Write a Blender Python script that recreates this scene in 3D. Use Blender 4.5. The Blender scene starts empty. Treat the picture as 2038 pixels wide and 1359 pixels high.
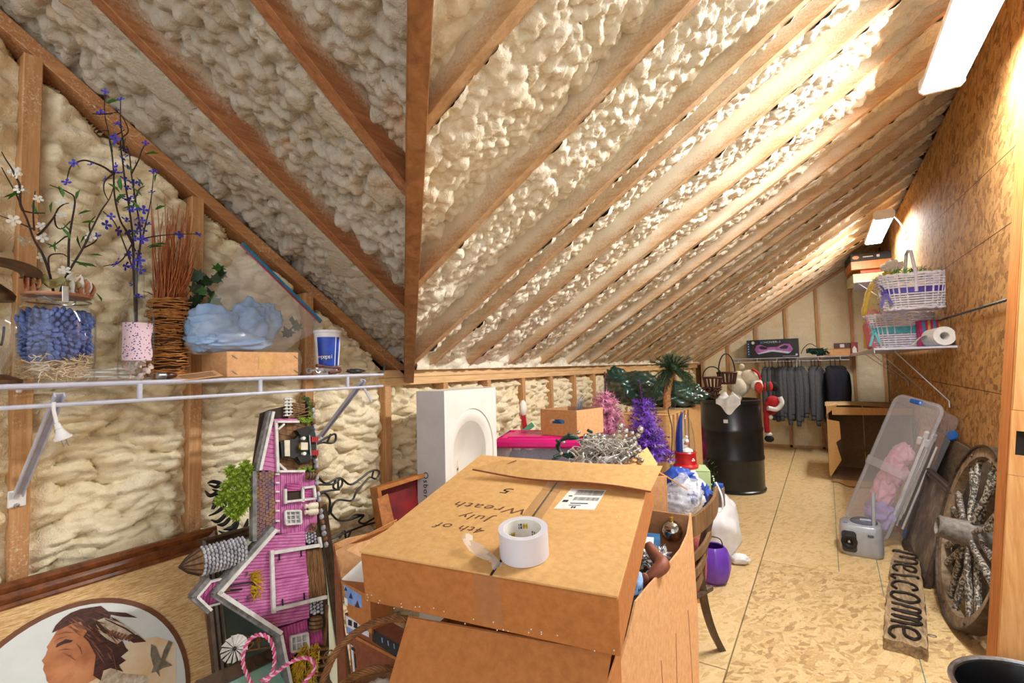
import bpy, math, random
import numpy as np
from mathutils import Vector, Matrix, Euler
S = bpy.context.scene
COL = S.collection
# ---------------------------------------------------------------- camera, world, lamps, exposure
FOC, YAW, PITCH, ROLL, EYE = 962.4, .5705, .0548, -.0246, 1.27
Fv = np.array([-math.sin(YAW)*math.cos(PITCH), math.cos(YAW)*math.cos(PITCH), math.sin(PITCH)])
_R0 = np.array([math.cos(YAW), math.sin(YAW), 0.]); _U0 = np.cross(_R0, Fv)
Rv = math.cos(ROLL)*_R0 + math.sin(ROLL)*_U0
Uv = -math.sin(ROLL)*_R0 + math.cos(ROLL)*_U0
CAM = np.array([0, 0, EYE])
cd = bpy.data.cameras.new('camera'); cam = bpy.data.objects.new('camera', cd); COL.objects.link(cam)
cd.sensor_width = 36; cd.lens = FOC/2038*36; cd.clip_start = .02; cd.clip_end = 60
m_ = Matrix.Identity(4)
for i in range(3):
    m_[i][0], m_[i][1], m_[i][2], m_[i][3] = Rv[i], Uv[i], -Fv[i], CAM[i]
cam.matrix_world = m_
S.camera = cam
w = bpy.data.worlds.new('world'); S.world = w; w.use_nodes = True
w.node_tree.nodes['Background'].inputs[0].default_value = (.96, .97, 1, 1)
w.node_tree.nodes['Background'].inputs[1].default_value = .72
S.view_settings.view_transform = 'Standard'; S.view_settings.look = 'None'
S.view_settings.exposure = 1.2; S.view_settings.gamma = 1
S.view_settings.use_curve_mapping = False
S.cycles.use_denoising = True
S.cycles.max_bounces = 8; S.cycles.transparent_max_bounces = 24
TUBE_NEAR, TUBE_FAR = 95.0, 60.0      # emission strength of the fluorescent tubes
LAMPCOL = (.97, .975, .96)

def ray(x, y): return Rv*(x-1019)/FOC + Uv*(679.5-y)/FOC + Fv
def UX(x, y, X): d = ray(x, y); return CAM + d*(X/d[0])
def UY(x, y, Y): d = ray(x, y); return CAM + d*(Y/d[1])
def UZ(x, y, Z): d = ray(x, y); return CAM + d*((Z-EYE)/d[2])
def UD(x, y, D): return CAM + ray(x, y)*D
def V(*a): return np.array(a, float)
def nrm(a): a = np.array(a, float); return a/np.linalg.norm(a)

# ---------------------------------------------------------------- materials
M = {}
def hexc(h):
    c = [int(h[i:i+2], 16)/255 for i in (0, 2, 4)]
    return tuple(x/12.92 if x <= .04045 else ((x+.055)/1.055)**2.4 for x in c)
def col(c): return hexc(c) if isinstance(c, str) else tuple(c)
class NT:
    def __init__(s, name):
        s.m = bpy.data.materials.new(name); s.m.use_nodes = True; s.t = s.m.node_tree; s.t.nodes.clear()
        s.out = s.n('ShaderNodeOutputMaterial')
    def n(s, typ, **kw):
        nd = s.t.nodes.new(typ)
        for k, v in kw.items():
            if k.startswith('i_'):
                nd.inputs[int(k[2:]) if k[2:].isdigit() else k[2:].replace('_', ' ')].default_value = v
            else: setattr(nd, k, v)
        return nd
    def l(s, a, b): s.t.links.new(a, b)
    def coord(s, scale=(1, 1, 1), rot=(0, 0, 0)):
        tc = s.n('ShaderNodeTexCoord'); mp = s.n('ShaderNodeMapping'); s.l(tc.outputs['Object'], mp.inputs[0])
        mp.inputs['Scale'].default_value = scale; mp.inputs['Rotation'].default_value = rot
        return mp.outputs[0]
    def noise(s, co, scale, detail=4, rough=.6, dist=0):
        nd = s.n('ShaderNodeTexNoise', i_Scale=scale, i_Detail=detail, i_Roughness=rough, i_Distortion=dist); s.l(co, nd.inputs['Vector']); return nd.outputs[0]
    def ramp(s, fac, stops):
        r = s.n('ShaderNodeValToRGB'); e = r.color_ramp.elements
        while len(e) < len(stops): e.new(.5)
        for k, (p, c) in enumerate(stops):
            e[k].position = p; e[k].color = (*col(c), 1) if not isinstance(c, (int, float)) else (c, c, c, 1)
        s.l(fac, r.inputs[0]); return r.outputs[0]
    def mix(s, f, a, b, mode='MIX'):
        x = s.n('ShaderNodeMix', data_type='RGBA', blend_type=mode)
        for v, i in ((f, 0), (a, 6), (b, 7)):
            if hasattr(v, 'is_linked'): s.l(v, x.inputs[i])
            elif i == 0: x.inputs[0].default_value = v
            else: x.inputs[i].default_value = (*col(v), 1)
        return x.outputs[2]
    def bsdf(s, c, rough=.6, metal=0, bump=None, bstr=.3, bdist=.01, **kw):
        b = s.n('ShaderNodeBsdfPrincipled')
        if hasattr(c, 'is_linked'): s.l(c, b.inputs['Base Color'])
        else: b.inputs['Base Color'].default_value = (*col(c), 1)
        if hasattr(rough, 'is_linked'): s.l(rough, b.inputs['Roughness'])
        else: b.inputs['Roughness'].default_value = rough
        b.inputs['Metallic'].default_value = metal
        for k, v in kw.items(): b.inputs[k.replace('_', ' ')].default_value = v
        if bump is not None:
            bp = s.n('ShaderNodeBump', i_Strength=bstr, i_Distance=bdist); s.l(bump, bp.inputs['Height']); s.l(bp.outputs[0], b.inputs['Normal'])
        s.l(b.outputs[0], s.out.inputs[0]); return b
def mat(name, c, rough=.55, c2=None, ns=30, amt=.5, bump=0, bs=None, metal=0, stretch=(1, 1, 1), bd=.004, **kw):
    """plain procedural material: two colours mixed by noise, optional fine bump"""
    if name in M: return M[name]
    t = NT(name); co = t.coord(stretch); nz = t.noise(co, ns)
    c = col(c)
    if c2 is None: c2 = tuple(x*.72 for x in c)
    cc = t.ramp(nz, [(.5-.3*amt, c2), (.5+.3*amt, c)])
    bn = t.noise(t.coord(stretch), bs or ns*4) if bump else None
    t.bsdf(cc, rough, metal, bn, bump, bd, **kw)
    M[name] = t.m; return t.m
def emis(name, c, st):
    if name in M: return M[name]
    t = NT(name); e = t.n('ShaderNodeEmission'); e.inputs[0].default_value = (*col(c), 1); e.inputs[1].default_value = st
    t.l(e.outputs[0], t.out.inputs[0]); M[name] = t.m; return t.m
def clear(name, tint=(1, 1, 1), ior=1.45, rough=.03, haze=0., hazec=(1, 1, 1), crinkle=0):
    """thin clear glass or film: transparent with a fresnel gloss, some milky haze"""
    if name in M: return M[name]
    t = NT(name); tr = t.n('ShaderNodeBsdfTransparent'); tr.inputs[0].default_value = (*tint, 1)
    gl = t.n('ShaderNodeBsdfGlossy'); gl.inputs['Roughness'].default_value = rough
    lw = t.n('ShaderNodeLayerWeight', i_Blend=.5); pw = t.n('ShaderNodeMath', operation='POWER'); pw.inputs[1].default_value = 3.5
    t.l(lw.outputs['Facing'], pw.inputs[0]); fr = t.n('ShaderNodeMath', operation='MULTIPLY_ADD'); fr.inputs[1].default_value = .8; fr.inputs[2].default_value = .05*ior/1.45
    t.l(pw.outputs[0], fr.inputs[0])
    if crinkle:
        bp = t.n('ShaderNodeBump', i_Strength=crinkle, i_Distance=.01); t.l(t.noise(t.coord(), 22, 3), bp.inputs['Height'])
        t.l(bp.outputs[0], gl.inputs['Normal']); t.l(bp.outputs[0], lw.inputs['Normal'])
    mx = t.n('ShaderNodeMixShader'); t.l(fr.outputs[0], mx.inputs[0]); t.l(tr.outputs[0], mx.inputs[1]); t.l(gl.outputs[0], mx.inputs[2])
    o = mx
    if haze:
        df = t.n('ShaderNodeBsdfDiffuse'); df.inputs[0].default_value = (*hazec, 1)
        o = t.n('ShaderNodeMixShader', i_0=haze); t.l(mx.outputs[0], o.inputs[1]); t.l(df.outputs[0], o.inputs[2])
    t.l(o.outputs[0], t.out.inputs[0]); M[name] = t.m; return t.m
def wood(name, a, b, scale=(3, 40, 40), rough=.65, dust=None, knots=True, bstr=.15):
    if name in M: return M[name]
    t = NT(name); co = t.coord(scale)
    g = t.noise(co, 1.6, 6, .65, .6); base = t.ramp(g, [(.3, b), (.68, a)])
    if knots:
        k = t.noise(t.coord(tuple(x*.16 for x in scale)), 2.2, 2); base = t.mix(t.ramp(k, [(.62, 0.), (.8, .55)]), base, b)
    if dust:
        d = t.noise(t.coord(), 160, 3, .7); p = t.noise(t.coord(), 5, 3)
        f = t.mix(1., t.ramp(d, [(.52, 0.), (.66, 1.)]), t.ramp(p, [(.4, 0.), (.72, 1.)]), 'MULTIPLY')
        base = t.mix(f, base, dust)
    t.bsdf(base, rough, 0, g, bstr, .003); M[name] = t.m; return t.m
def osb(name, a, b, c, sc=1., rough=.6, planes='xy'):
    """oriented strand board: layered long flakes, each with its own tint"""
    if name in M: return M[name]
    t = NT(name); out = None; hs = None
    for k, ang in enumerate((.25, 1.05, -.5, 1.9)):
        s3 = {'xy': (11*sc, 34*sc, 1), 'yz': (1, 30*sc, 11*sc)}[planes]
        rot = (0, 0, ang) if planes == 'xy' else (ang, 0, 0)
        tc = t.n('ShaderNodeTexCoord'); mr = t.n('ShaderNodeMapping'); mr.inputs['Rotation'].default_value = rot
        nz = t.n('ShaderNodeTexNoise', i_Scale=6., i_Detail=2.); t.l(tc.outputs['Object'], nz.inputs['Vector'])
        ad = t.n('ShaderNodeVectorMath', operation='MULTIPLY_ADD'); t.l(nz.outputs['Color'], ad.inputs[0]); ad.inputs[1].default_value = (.02, .02, .02); t.l(tc.outputs['Object'], ad.inputs[2])
        t.l(ad.outputs[0], mr.inputs[0]); mp = t.n('ShaderNodeMapping'); mp.inputs['Scale'].default_value = s3; mp.inputs['Location'].default_value = (k*7.3, k*3.1, 0)
        t.l(mr.outputs[0], mp.inputs[0])
        vo = t.n('ShaderNodeTexVoronoi', i_Scale=1., i_Randomness=1.); t.l(mp.outputs[0], vo.inputs['Vector'])
        sp = t.n('ShaderNodeSeparateColor'); t.l(vo.outputs['Color'], sp.inputs[0])
        cc = t.ramp(sp.outputs[0], [(.05, c), (.35, b), (.75, a)])
        cc = t.mix(.35, cc, t.ramp(t.noise(mp.outputs[0], 4, 3), [(.3, c), (.7, a)]))
        if out is None: out, hs = cc, sp.outputs[1]
        else:
            f = t.ramp(sp.outputs[2], [(.5, 0.), (.54, 1.)])
            out = t.mix(f, out, cc); hs = t.mix(f, hs, sp.outputs[1])
    t.bsdf(out, .75, 0, hs, .35, .002, Specular_IOR_Level=.25); M[name] = t.m; return t.m

# ---------------------------------------------------------------- mesh building
def frame(o, x, y, z=None):
    """4x4 from an origin and axes (x and y made orthonormal)"""
    x = nrm(x); y = np.array(y, float); y = nrm(y - x*(y@x)); z = np.cross(x, y)
    T = np.eye(4); T[:3, 0], T[:3, 1], T[:3, 2], T[:3, 3] = x, y, z, o
    return T
def rotz(o, a, tilt=0, roll=0):
    m = Euler((tilt, roll, a)).to_matrix(); T = np.eye(4); T[:3, :3] = np.array(m); T[:3, 3] = o; return T
class MB:
    def __init__(s, T=None): s.v, s.f, s.mi, s.T, s.n = [], [], [], np.eye(4) if T is None else T, 0
    def add(s, v, f, m=0):
        v = np.asarray(v, float); v = v@s.T[:3, :3].T + s.T[:3, 3]
        s.v.append(v); s.f += [[i+s.n for i in q] for q in f]; s.mi += [m]*len(f); s.n += len(v); return s
    def box(s, c, d, m=0, bev=.0, T=None):
        c = np.array(c, float); h = np.array(d, float)/2; b = min(bev, *(h*.9)); vs = []; fs = []
        if b <= 0:
            vs = [[(1 if i & 1 else -1)*h[0], (1 if i & 2 else -1)*h[1], (1 if i & 4 else -1)*h[2]] for i in range(8)]
            fs = [[0,2,3,1],[4,5,7,6],[0,1,5,4],[2,6,7,3],[0,4,6,2],[1,3,7,5]]
        else:
            ix = {}
            for i in range(8):
                sg = [1 if i>>k&1 else -1 for k in range(3)]
                for a in range(3):
                    ix[i, a] = len(vs); vs.append([sg[k]*(h[k] if k == a else h[k]-b) for k in range(3)])
            for a in range(3):
                o = [k for k in range(3) if k != a]
                for sd in (0, 1):
                    cs = [(sd<<a)|(p<<o[0])|(q<<o[1]) for p, q in ((0,0),(1,0),(1,1),(0,1))]
                    fs.append([ix[q, a] for q in cs])
                for p in (0, 1):
                    for q in (0, 1):
                        c0 = (p<<o[0])|(q<<o[1]); c1 = c0|(1<<a)
                        fs.append([ix[c0, o[0]], ix[c1, o[0]], ix[c1, o[1]], ix[c0, o[1]]])
            for i in range(8): fs.append([ix[i, 0], ix[i, 1], ix[i, 2]])
        vs = np.array(vs)
        if T is not None: vs = vs@T[:3, :3].T
        return s.add(vs+c, fs, m)
    def bar(s, a, b, wd, th, up=(0, 0, 1), m=0, bev=0.):
        """rectangular bar from a to b; wd along the side axis, th along up"""
        a, b = np.array(a, float), np.array(b, float); x = nrm(b-a); y = np.cross(up, x)
        y = nrm(y) if np.linalg.norm(y) > 1e-6 else V(0, 1, 0); z = np.cross(x, y)
        R = np.eye(4); R[:3, 0], R[:3, 1], R[:3, 2] = x, y, z
        return s.box((a+b)/2, (np.linalg.norm(b-a), wd, th), m, bev, R)
    def tube(s, pts, r, n=8, m=0, caps=True, closed=False):
        P = np.array(pts, float); k = len(P); r = np.broadcast_to(np.array(r, float), (k,))
        tg = np.gradient(P, axis=0) if not closed else np.roll(P, -1, 0)-np.roll(P, 1, 0)
        tg /= np.maximum(np.linalg.norm(tg, axis=1), 1e-9)[:, None]
        a = V(0, 0, 1) if abs(tg[0][2]) < .9 else V(1, 0, 0); u = nrm(np.cross(tg[0], a)); vs = []
        an = np.arange(n)*2*math.pi/n
        for i in range(k):
            u = u - tg[i]*(u@tg[i]); u = nrm(u); w_ = np.cross(tg[i], u)
            vs.append(P[i] + r[i]*(np.cos(an)[:, None]*u + np.sin(an)[:, None]*w_))
        fs = []
        for i in range(k if closed else k-1):
            j = (i+1) % k
            for q in range(n): fs.append([i*n+q, i*n+(q+1) % n, j*n+(q+1) % n, j*n+q])
        if caps and not closed: fs += [list(range(n))[::-1], [(k-1)*n+q for q in range(n)]]
        return s.add(np.concatenate(vs), fs, m)
    def lathe(s, prof, c=(0, 0, 0), n=24, m=0, ax=None, sx=1, sy=1, caps=True):
        vs = []; an = np.arange(n)*2*math.pi/n; k = len(prof)
        for r, z in prof: vs.append(np.stack([np.cos(an)*r*sx, np.sin(an)*r*sy, np.full(n, z)], 1))
        vs = np.concatenate(vs)
        if ax is not None:
            z = nrm(ax); x = nrm(np.cross(z, (0, 1, 0) if abs(z[1]) < .9 else (1, 0, 0))); y = np.cross(z, x)
            vs = vs@np.stack([x, y, z])
        fs = [[i*n+q, i*n+(q+1) % n, (i+1)*n+(q+1) % n, (i+1)*n+q] for i in range(k-1) for q in range(n)]
        if caps:
            if prof[0][0] > 1e-6: fs.append(list(range(n))[::-1])
            if prof[-1][0] > 1e-6: fs.append([(k-1)*n+q for q in range(n)])
        return s.add(vs+np.array(c, float), fs, m)
    def sph(s, c, r, nu=14, nv=9, m=0, noise=0, seed=0, T=None):
        r = np.broadcast_to(np.array(r, float), (3,)); rg = random.Random(seed)
        ph = np.linspace(0, math.pi, nv+1); vs = [[0, 0, 1]]
        for p in ph[1:-1]:
            for q in range(nu): a = q*2*math.pi/nu; vs.append([math.sin(p)*math.cos(a), math.sin(p)*math.sin(a), math.cos(p)])
        vs.append([0, 0, -1]); vs = np.array(vs)
        if noise: vs = vs*(1+noise*np.array([rg.uniform(-1, 1) for _ in vs]))[:, None]
        fs = [[0, 1+q, 1+(q+1) % nu] for q in range(nu)]
        for i in range(nv-2): fs += [[1+i*nu+q, 1+(i+1)*nu+q, 1+(i+1)*nu+(q+1) % nu, 1+i*nu+(q+1) % nu] for q in range(nu)]
        L = len(vs)-1; b = 1+(nv-2)*nu; fs += [[L, b+(q+1) % nu, b+q] for q in range(nu)]
        vs = vs*r
        if T is not None: vs = vs@np.array(T)[:3, :3].T
        return s.add(vs+np.array(c, float), fs, m)
    def prism(s, poly, z0, z1, m=0):
        n = len(poly); vs = [[x, y, z0] for x, y in poly]+[[x, y, z1] for x, y in poly]
        fs = [list(range(n))[::-1], list(range(n, 2*n))]+[[i, (i+1) % n, n+(i+1) % n, n+i] for i in range(n)]
        return s.add(vs, fs, m)
    def grid(s, P, m=0, cu=False, thick=0):
        """P: (a,b,3) array of points -> quad sheet"""
        P = np.asarray(P, float); a, b = P.shape[:2]
        fs = [[i*b+j, ((i+1) % a)*b+j, ((i+1) % a)*b+j+1, i*b+j+1] for i in range(a if cu else a-1) for j in range(b-1)]
        return s.add(P.reshape(-1, 3), fs, m)
    def pts(s): return np.concatenate(s.v)
    def build(s, name, mats, parent=None, smooth=.7, **kw):
        me = bpy.data.meshes.new(name); v = s.pts()
        o = bpy.data.objects.new(name, me)
        if parent is None:
            lo, hi = v.min(0), v.max(0); org = np.array([(lo[0]+hi[0])/2, (lo[1]+hi[1])/2, lo[2]]); o.location = org
        else:
            o.parent = parent; org = worldloc(parent)
        me.from_pydata((v-org).tolist(), [], s.f)
        for mm in (mats if isinstance(mats, (list, tuple)) else [mats]): me.materials.append(mm)
        if len(me.materials) > 1: me.polygons.foreach_set('material_index', s.mi)
        if smooth: me.shade_smooth(); me.set_sharp_from_angle(angle=3. if getattr(s, 'soft', False) else smooth)
        me.update(); COL.objects.link(o)
        for k, val in kw.items(): o[k] = val
        return o
def worldloc(o):
    p = np.zeros(3)
    while o is not None: p += np.array(o.location); o = o.parent
    return p
def thing(name, label, cat, loc, group=None):
    o = bpy.data.objects.new(name, None); COL.objects.link(o); o.location = loc; o.empty_display_size = .05
    o['label'] = label; o['category'] = cat
    if group: o['group'] = group
    return o
def tag(o, label, cat, group=None):
    o['label'] = label; o['category'] = cat
    if group: o['group'] = group
    return o
def dup(root, loc, label=None, rot=None, scale=None):
    r = root.copy(); COL.objects.link(r); r.location = loc
    if label: r['label'] = label
    if rot is not None: r.rotation_euler = (0, 0, rot)
    if scale is not None: r.scale = scale if hasattr(scale, '__len__') else (scale,)*3
    def rec(a, b):
        for ch in list(a.children):
            c = ch.copy(); COL.objects.link(c); c.parent = b; rec(ch, c)
    rec(root, r); return r
def text(name, body, T, size, m, parent, depth=.0006, align='CENTER', shear=0., wid=1., spacing=1.):
    cu = bpy.data.curves.new(name, 'FONT'); cu.body = body; cu.size = size; cu.extrude = depth; cu.align_x = align; cu.align_y = 'CENTER'
    cu.shear = shear; cu.space_character = spacing
    o = bpy.data.objects.new(name, cu); COL.objects.link(o); dg = bpy.context.evaluated_depsgraph_get()
    me = bpy.data.meshes.new_from_object(o.evaluated_get(dg)); bpy.data.objects.remove(o)
    n = len(me.vertices); c = np.zeros(n*3); me.vertices.foreach_get('co', c); c = c.reshape(-1, 3); c[:, 0] *= wid
    c = c@T[:3, :3].T + T[:3, 3] - worldloc(parent); me.vertices.foreach_set('co', c.ravel()); me.update()
    me.materials.clear(); me.materials.append(m); q = bpy.data.objects.new(name, me); COL.objects.link(q); q.parent = parent; return q
def spline(pts, n=8):
    P = [np.array(p, float) for p in pts]; P = [2*P[0]-P[1]]+P+[2*P[-1]-P[-2]]; out = []
    for i in range(1, len(P)-2):
        for k in range(n):
            t = k/n; a, b, c, d = P[i-1:i+3]
            out.append(.5*((2*b)+(c-a)*t+(2*a-5*b+4*c-d)*t*t+(3*b-a-3*c+d)*t**3))
    out.append(P[-2]); return np.array(out)
# ---- noise for modelled relief
def _h(i, j, s): x = np.sin(i*127.1+j*311.7+s*74.7)*43758.5453; return x-np.floor(x)
def vnoise(u, v, s=0):
    i, j = np.floor(u), np.floor(v); a, b = u-i, v-j; a = a*a*(3-2*a); b = b*b*(3-2*b)
    return (_h(i, j, s)*(1-a)+_h(i+1, j, s)*a)*(1-b)+(_h(i, j+1, s)*(1-a)+_h(i+1, j+1, s)*a)*b
def fbm(u, v, s=0, o=4): return sum(vnoise(u*2**k, v*2**k, s+k*9)*.5**k for k in range(o))/sum(.5**k for k in range(o))
def lumps(u, v, s=0):
    """union of jittered domes: the popcorn look of sprayed foam"""
    i, j = np.floor(u), np.floor(v); h = np.zeros_like(u)
    for di in (-1, 0, 1):
        for dj in (-1, 0, 1):
            a, b = i+di, j+dj
            px, py = a+.1+.8*_h(a, b, s), b+.1+.8*_h(a, b, s+5); r = .55+.45*_h(a, b, s+9); k = .5+.5*_h(a, b, s+13)
            d = ((u-px)**2+(v-py)**2)/(r*r); h = np.maximum(h, np.sqrt(np.maximum(0, 1-d))*r*k*1.3)
    return h
def fast_mesh(name, verts, quads, m, parent, kind=None):
    me = bpy.data.meshes.new(name); verts = np.asarray(verts)-worldloc(parent); quads = np.asarray(quads, np.int32)
    me.vertices.add(len(verts)); me.vertices.foreach_set('co', verts.astype(np.float32).ravel())
    me.loops.add(quads.size); me.loops.foreach_set('vertex_index', quads.ravel())
    me.polygons.add(len(quads)); me.polygons.foreach_set('loop_start', np.arange(len(quads), dtype=np.int32)*4)
    me.polygons.foreach_set('loop_total', np.full(len(quads), 4, np.int32))
    me.polygons.foreach_set('use_smooth', np.ones(len(quads), bool)); me.materials.append(m); me.update(calc_edges=True)
    o = bpy.data.objects.new(name, me); COL.objects.link(o); o.parent = parent
    if kind: o['kind'] = kind
    return o
def heightfield(name, o, su, sv, nu_, nv_, hfun, m, parent, keep=None, kind=None):
    """sheet o+a*su+b*sv raised by hfun(a,b) along the normal; a,b in metres"""
    lu, lv = np.linalg.norm(su), np.linalg.norm(sv); N = nrm(np.cross(su, sv))
    a, b = np.meshgrid(np.linspace(0, 1, nu_), np.linspace(0, 1, nv_), indexing='ij')
    P = np.array(o)+a[..., None]*np.array(su)+b[..., None]*np.array(sv)
    P = P+hfun(a*lu, b*lv)[..., None]*N
    idx = np.arange(nu_*nv_).reshape(nu_, nv_)
    q = np.stack([idx[:-1, :-1], idx[1:, :-1], idx[1:, 1:], idx[:-1, 1:]], -1).reshape(-1, 4)
    P = P.reshape(-1, 3)
    if keep is not None:
        c = P[q].mean(1); q = q[keep(c)]
        if len(q) == 0: return None
        used = np.unique(q); re = np.zeros(len(P), int); re[used] = np.arange(len(used)); P = P[used]; q = re[q]
    return fast_mesh(name, P, q, m, parent, kind)
random.seed(7)
CLOTHN = [0]
def crumple(mb, c, r, seed=0, amp=.15, freq=3, nu=44, nv=26, floor=None, m=0, T=None, octv=4):
    """bag or cloth bundle: an ellipsoid folded by ridged waves"""
    rg = np.random.RandomState(seed); ph = np.linspace(0.001, math.pi-.001, nv+1); th = np.arange(nu)*2*math.pi/nu
    D = np.stack([np.sin(ph)[:, None]*np.cos(th), np.sin(ph)[:, None]*np.sin(th), np.cos(ph)[:, None]+0*th], -1)
    h = np.zeros(D.shape[:2])
    mb.soft = True
    for k in range(octv):
        for q in range(2):
            a = rg.normal(size=3); a /= np.linalg.norm(a); b = rg.normal(size=3)
            h += .5*.6**k*(1-2*np.abs(np.sin(freq*1.8**k*(D@a)+rg.rand()*6+1.2*np.sin(3*D@b))))
    P = D*(1+amp*h)[..., None]*np.broadcast_to(np.array(r, float), (3,))
    if T is not None: P = P@np.array(T)[:3, :3].T
    P = P+np.array(c, float)
    if floor is not None: P[..., 2] = np.maximum(P[..., 2], floor+.004*np.abs(h))
    n = nu; vs = P.reshape(-1, 3)
    fs = [[i*n+q, (i+1)*n+q, (i+1)*n+(q+1) % n, i*n+(q+1) % n] for i in range(nv) for q in range(n)]
    return mb.add(vs, fs, m)
def UP(px, py, T):
    """pixel -> local x,y on the plane of frame T"""
    d = ray(px, py); n = T[:3, 2]; o = T[:3, 3]; t = ((o-CAM)@n)/(d@n); p = CAM+d*t-o
    return np.array([p@T[:3, 0], p@T[:3, 1]])
def upoly(pp, T, s=1., o=(0, 0)): return [tuple(UP(o[0]+x*s, o[1]+y*s, T)) for x, y in pp]
def part(name, fn, m, parent, T=None, **kw):
    b = MB(T); fn(b); return b.build(name, m, parent, **kw)
def inst(proto, parent, loc, R=None, s=1.):
    """another copy of a small part (shared mesh); loc in world space"""
    o = proto.copy(); COL.objects.link(o); o.parent = parent; o.location = Vector(np.array(loc)-worldloc(parent))
    if R is not None: o.rotation_euler = R
    o.scale = (s, s, s); return o
class Proto:
    """a part mesh made once about its own origin and used many times"""
    def __init__(s, name, mb, m, smooth=.7):
        me = bpy.data.meshes.new(name); me.from_pydata(mb.pts().tolist(), [], mb.f)
        for mm in (m if isinstance(m, (list, tuple)) else [m]): me.materials.append(mm)
        if len(me.materials) > 1: me.polygons.foreach_set('material_index', mb.mi)
        if smooth: me.shade_smooth(); me.set_sharp_from_angle(angle=smooth)
        s.me, s.name = me, name
    def put(s, parent, loc, R=(0, 0, 0), sc=1., name=None):
        o = bpy.data.objects.new(name or s.name, s.me); COL.objects.link(o)
        if parent is not None: o.parent = parent; loc = np.array(loc)-worldloc(parent)
        o.location = loc; o.rotation_euler = R; o.scale = sc if hasattr(sc, '__len__') else (sc,)*3; return o
def picture_frame(t, T, w_, h_, prof, m, name='moulding'):
    """moulding swept round a rectangle with mitred corners; prof = (inset, height) points; T origin at the lower left"""
    b = MB(T); vs = []; k = len(prof)
    for cx, cy, sx, sy in ((0, 0, 1, 1), (w_, 0, -1, 1), (w_, h_, -1, -1), (0, h_, 1, -1)):
        for d, z in prof: vs.append([cx+sx*d, cy+sy*d, z])
    fs = [[c*k+i, ((c+1) % 4)*k+i, ((c+1) % 4)*k+(i+1) % k, c*k+(i+1) % k] for c in range(4) for i in range(k)]
    b.add(vs, fs); return b.build(name, m, t, smooth=.5)
def carton(name, label, T, d, m, cat='cardboard box', group=None, tape=True, root=None, seam='x', thick=.004):
    """closed cardboard box, T at the centre of its bottom; top made of two flaps with a taped seam"""
    w_, l_, h = d; t = root or thing(name, label, cat, T[:3, 3], group)
    part('body', lambda b: b.box((0, 0, h/2-.002), (w_, l_, h-.004), bev=.003), M[m], t, T)
    for s in (-1, 1):
        if seam == 'x': part('flap', lambda b: b.box((0, s*(l_/4+.0008), h), (w_, l_/2-.0016, thick), bev=.001), M[m], t, T)
        else: part('flap', lambda b: b.box((s*(w_/4+.0008), 0, h), (w_/2-.0016, l_, thick), bev=.001), M[m], t, T)
    if tape: part('tape', lambda b: b.box((0, 0, h+.0026), (w_*.99, .05, .0006) if seam == 'x' else (.05, l_*.99, .0006)), M['tape_clear'], t, T)
    return t
def open_carton(name, label, T, d, m, cat='cardboard box', th=.005, flaps=(), inner=None, group=None):
    """open box: four walls and a bottom; flaps = list of (side, length, angle)"""
    w_, l_, h = d; t = thing(name, label, cat, T[:3, 3], group)
    part('bottom', lambda b: b.box((0, 0, th/2), (w_, l_, th)), M[m], t, T)
    for s, nm in ((-1, 0), (1, 0)):
        part('side', lambda b: b.box((s*(w_-th)/2, 0, h/2), (th, l_, h), bev=.001), M[m], t, T)
        part('side', lambda b: b.box((0, s*(l_-th)/2, h/2), (w_-2*th, th, h), bev=.001), M[m], t, T)
    for sd, ln, an in flaps:
        ax, s = sd[1], 1 if sd[0] == '+' else -1; c, sn = math.cos(an), math.sin(an)
        def f(b):
            if ax == 'x': b.bar((s*w_/2, 0, h), (s*(w_/2+ln*c), 0, h+ln*sn), l_-.01, th, up=(-s*sn, 0, c))
            else: b.bar((0, s*l_/2, h), (0, s*(l_/2+ln*c), h+ln*sn), w_-.01, th, up=(0, -s*sn, c))
        part('flap', f, M[m], t, T)
    return t
# ================================================================ THE ROOM
XK, XO, YF, Y0, ZP, SA, SB = -1.728, .735, 8.27, 1.74, 1.275, .66, .64
def zA(Y): return ZP+SA*(Y0-Y)
def zB(X): return ZP+SB*(X-XK)
def struct(name, mb, m, **kw):
    o = mb.build(name, m, None, **kw); o['kind'] = 'structure'; return o
# ---- materials of the shell
def foam_mat(name, a, b, warm, warmamt=.5):
    t = NT(name); co = t.coord()
    c = t.ramp(t.noise(co, 5, 4), [(.3, b), (.68, a)])
    c = t.mix(t.ramp(t.noise(co, 3.2, 5, .65), [(.56, 0.), (.72, warmamt)]), c, warm)
    c = t.mix(t.ramp(t.noise(co, 60, 3), [(.45, 0.), (.75, .35)]), c, tuple(x*.72 for x in col(b)))
    n1 = t.noise(co, 75, 4, .6, .8)
    t.bsdf(c, .5, 0, n1, .55, .012, Specular_IOR_Level=.2); M[name] = t.m; return t.m
foam_mat('foam_cream', 'F3ECDA', 'E8DDC4', 'E3BE78', .5)
foam_mat('foam_shaded', 'C4BBAB', 'ADA28F', 'CC8E42', .5)  # same foam as the lit slope, its shade put into the colour
foam_mat('foam_yellow', 'F4E8CA', 'EAD9B2', 'DFB56C', .35)
wood('pine_y', 'C48E5C', '9A6238', (40, 3, 40), dust='DCCFB2')
wood('pine_x', 'D6A878', 'B07E50', (3, 40, 40), dust='E3D8BE')
wood('pine_z', 'CF9F6C', 'A9733F', (40, 40, 3), dust='D9CBAA')
wood('pine_pale', 'E8C592', 'CDA068', (40, 3, 40))
wood('valley_wood', 'A87242', '744822', (14, 14, 9))
osb('osb_floor', 'DFC596', 'D6B984', 'C2A06A', 1.5)
osb('osb_floor_rough', 'DEC492', 'C9A772', '9C784C', 1.5)
osb('osb_wall', 'D2A468', 'AE7B42', '78502A', 1.35, planes='yz')
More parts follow.
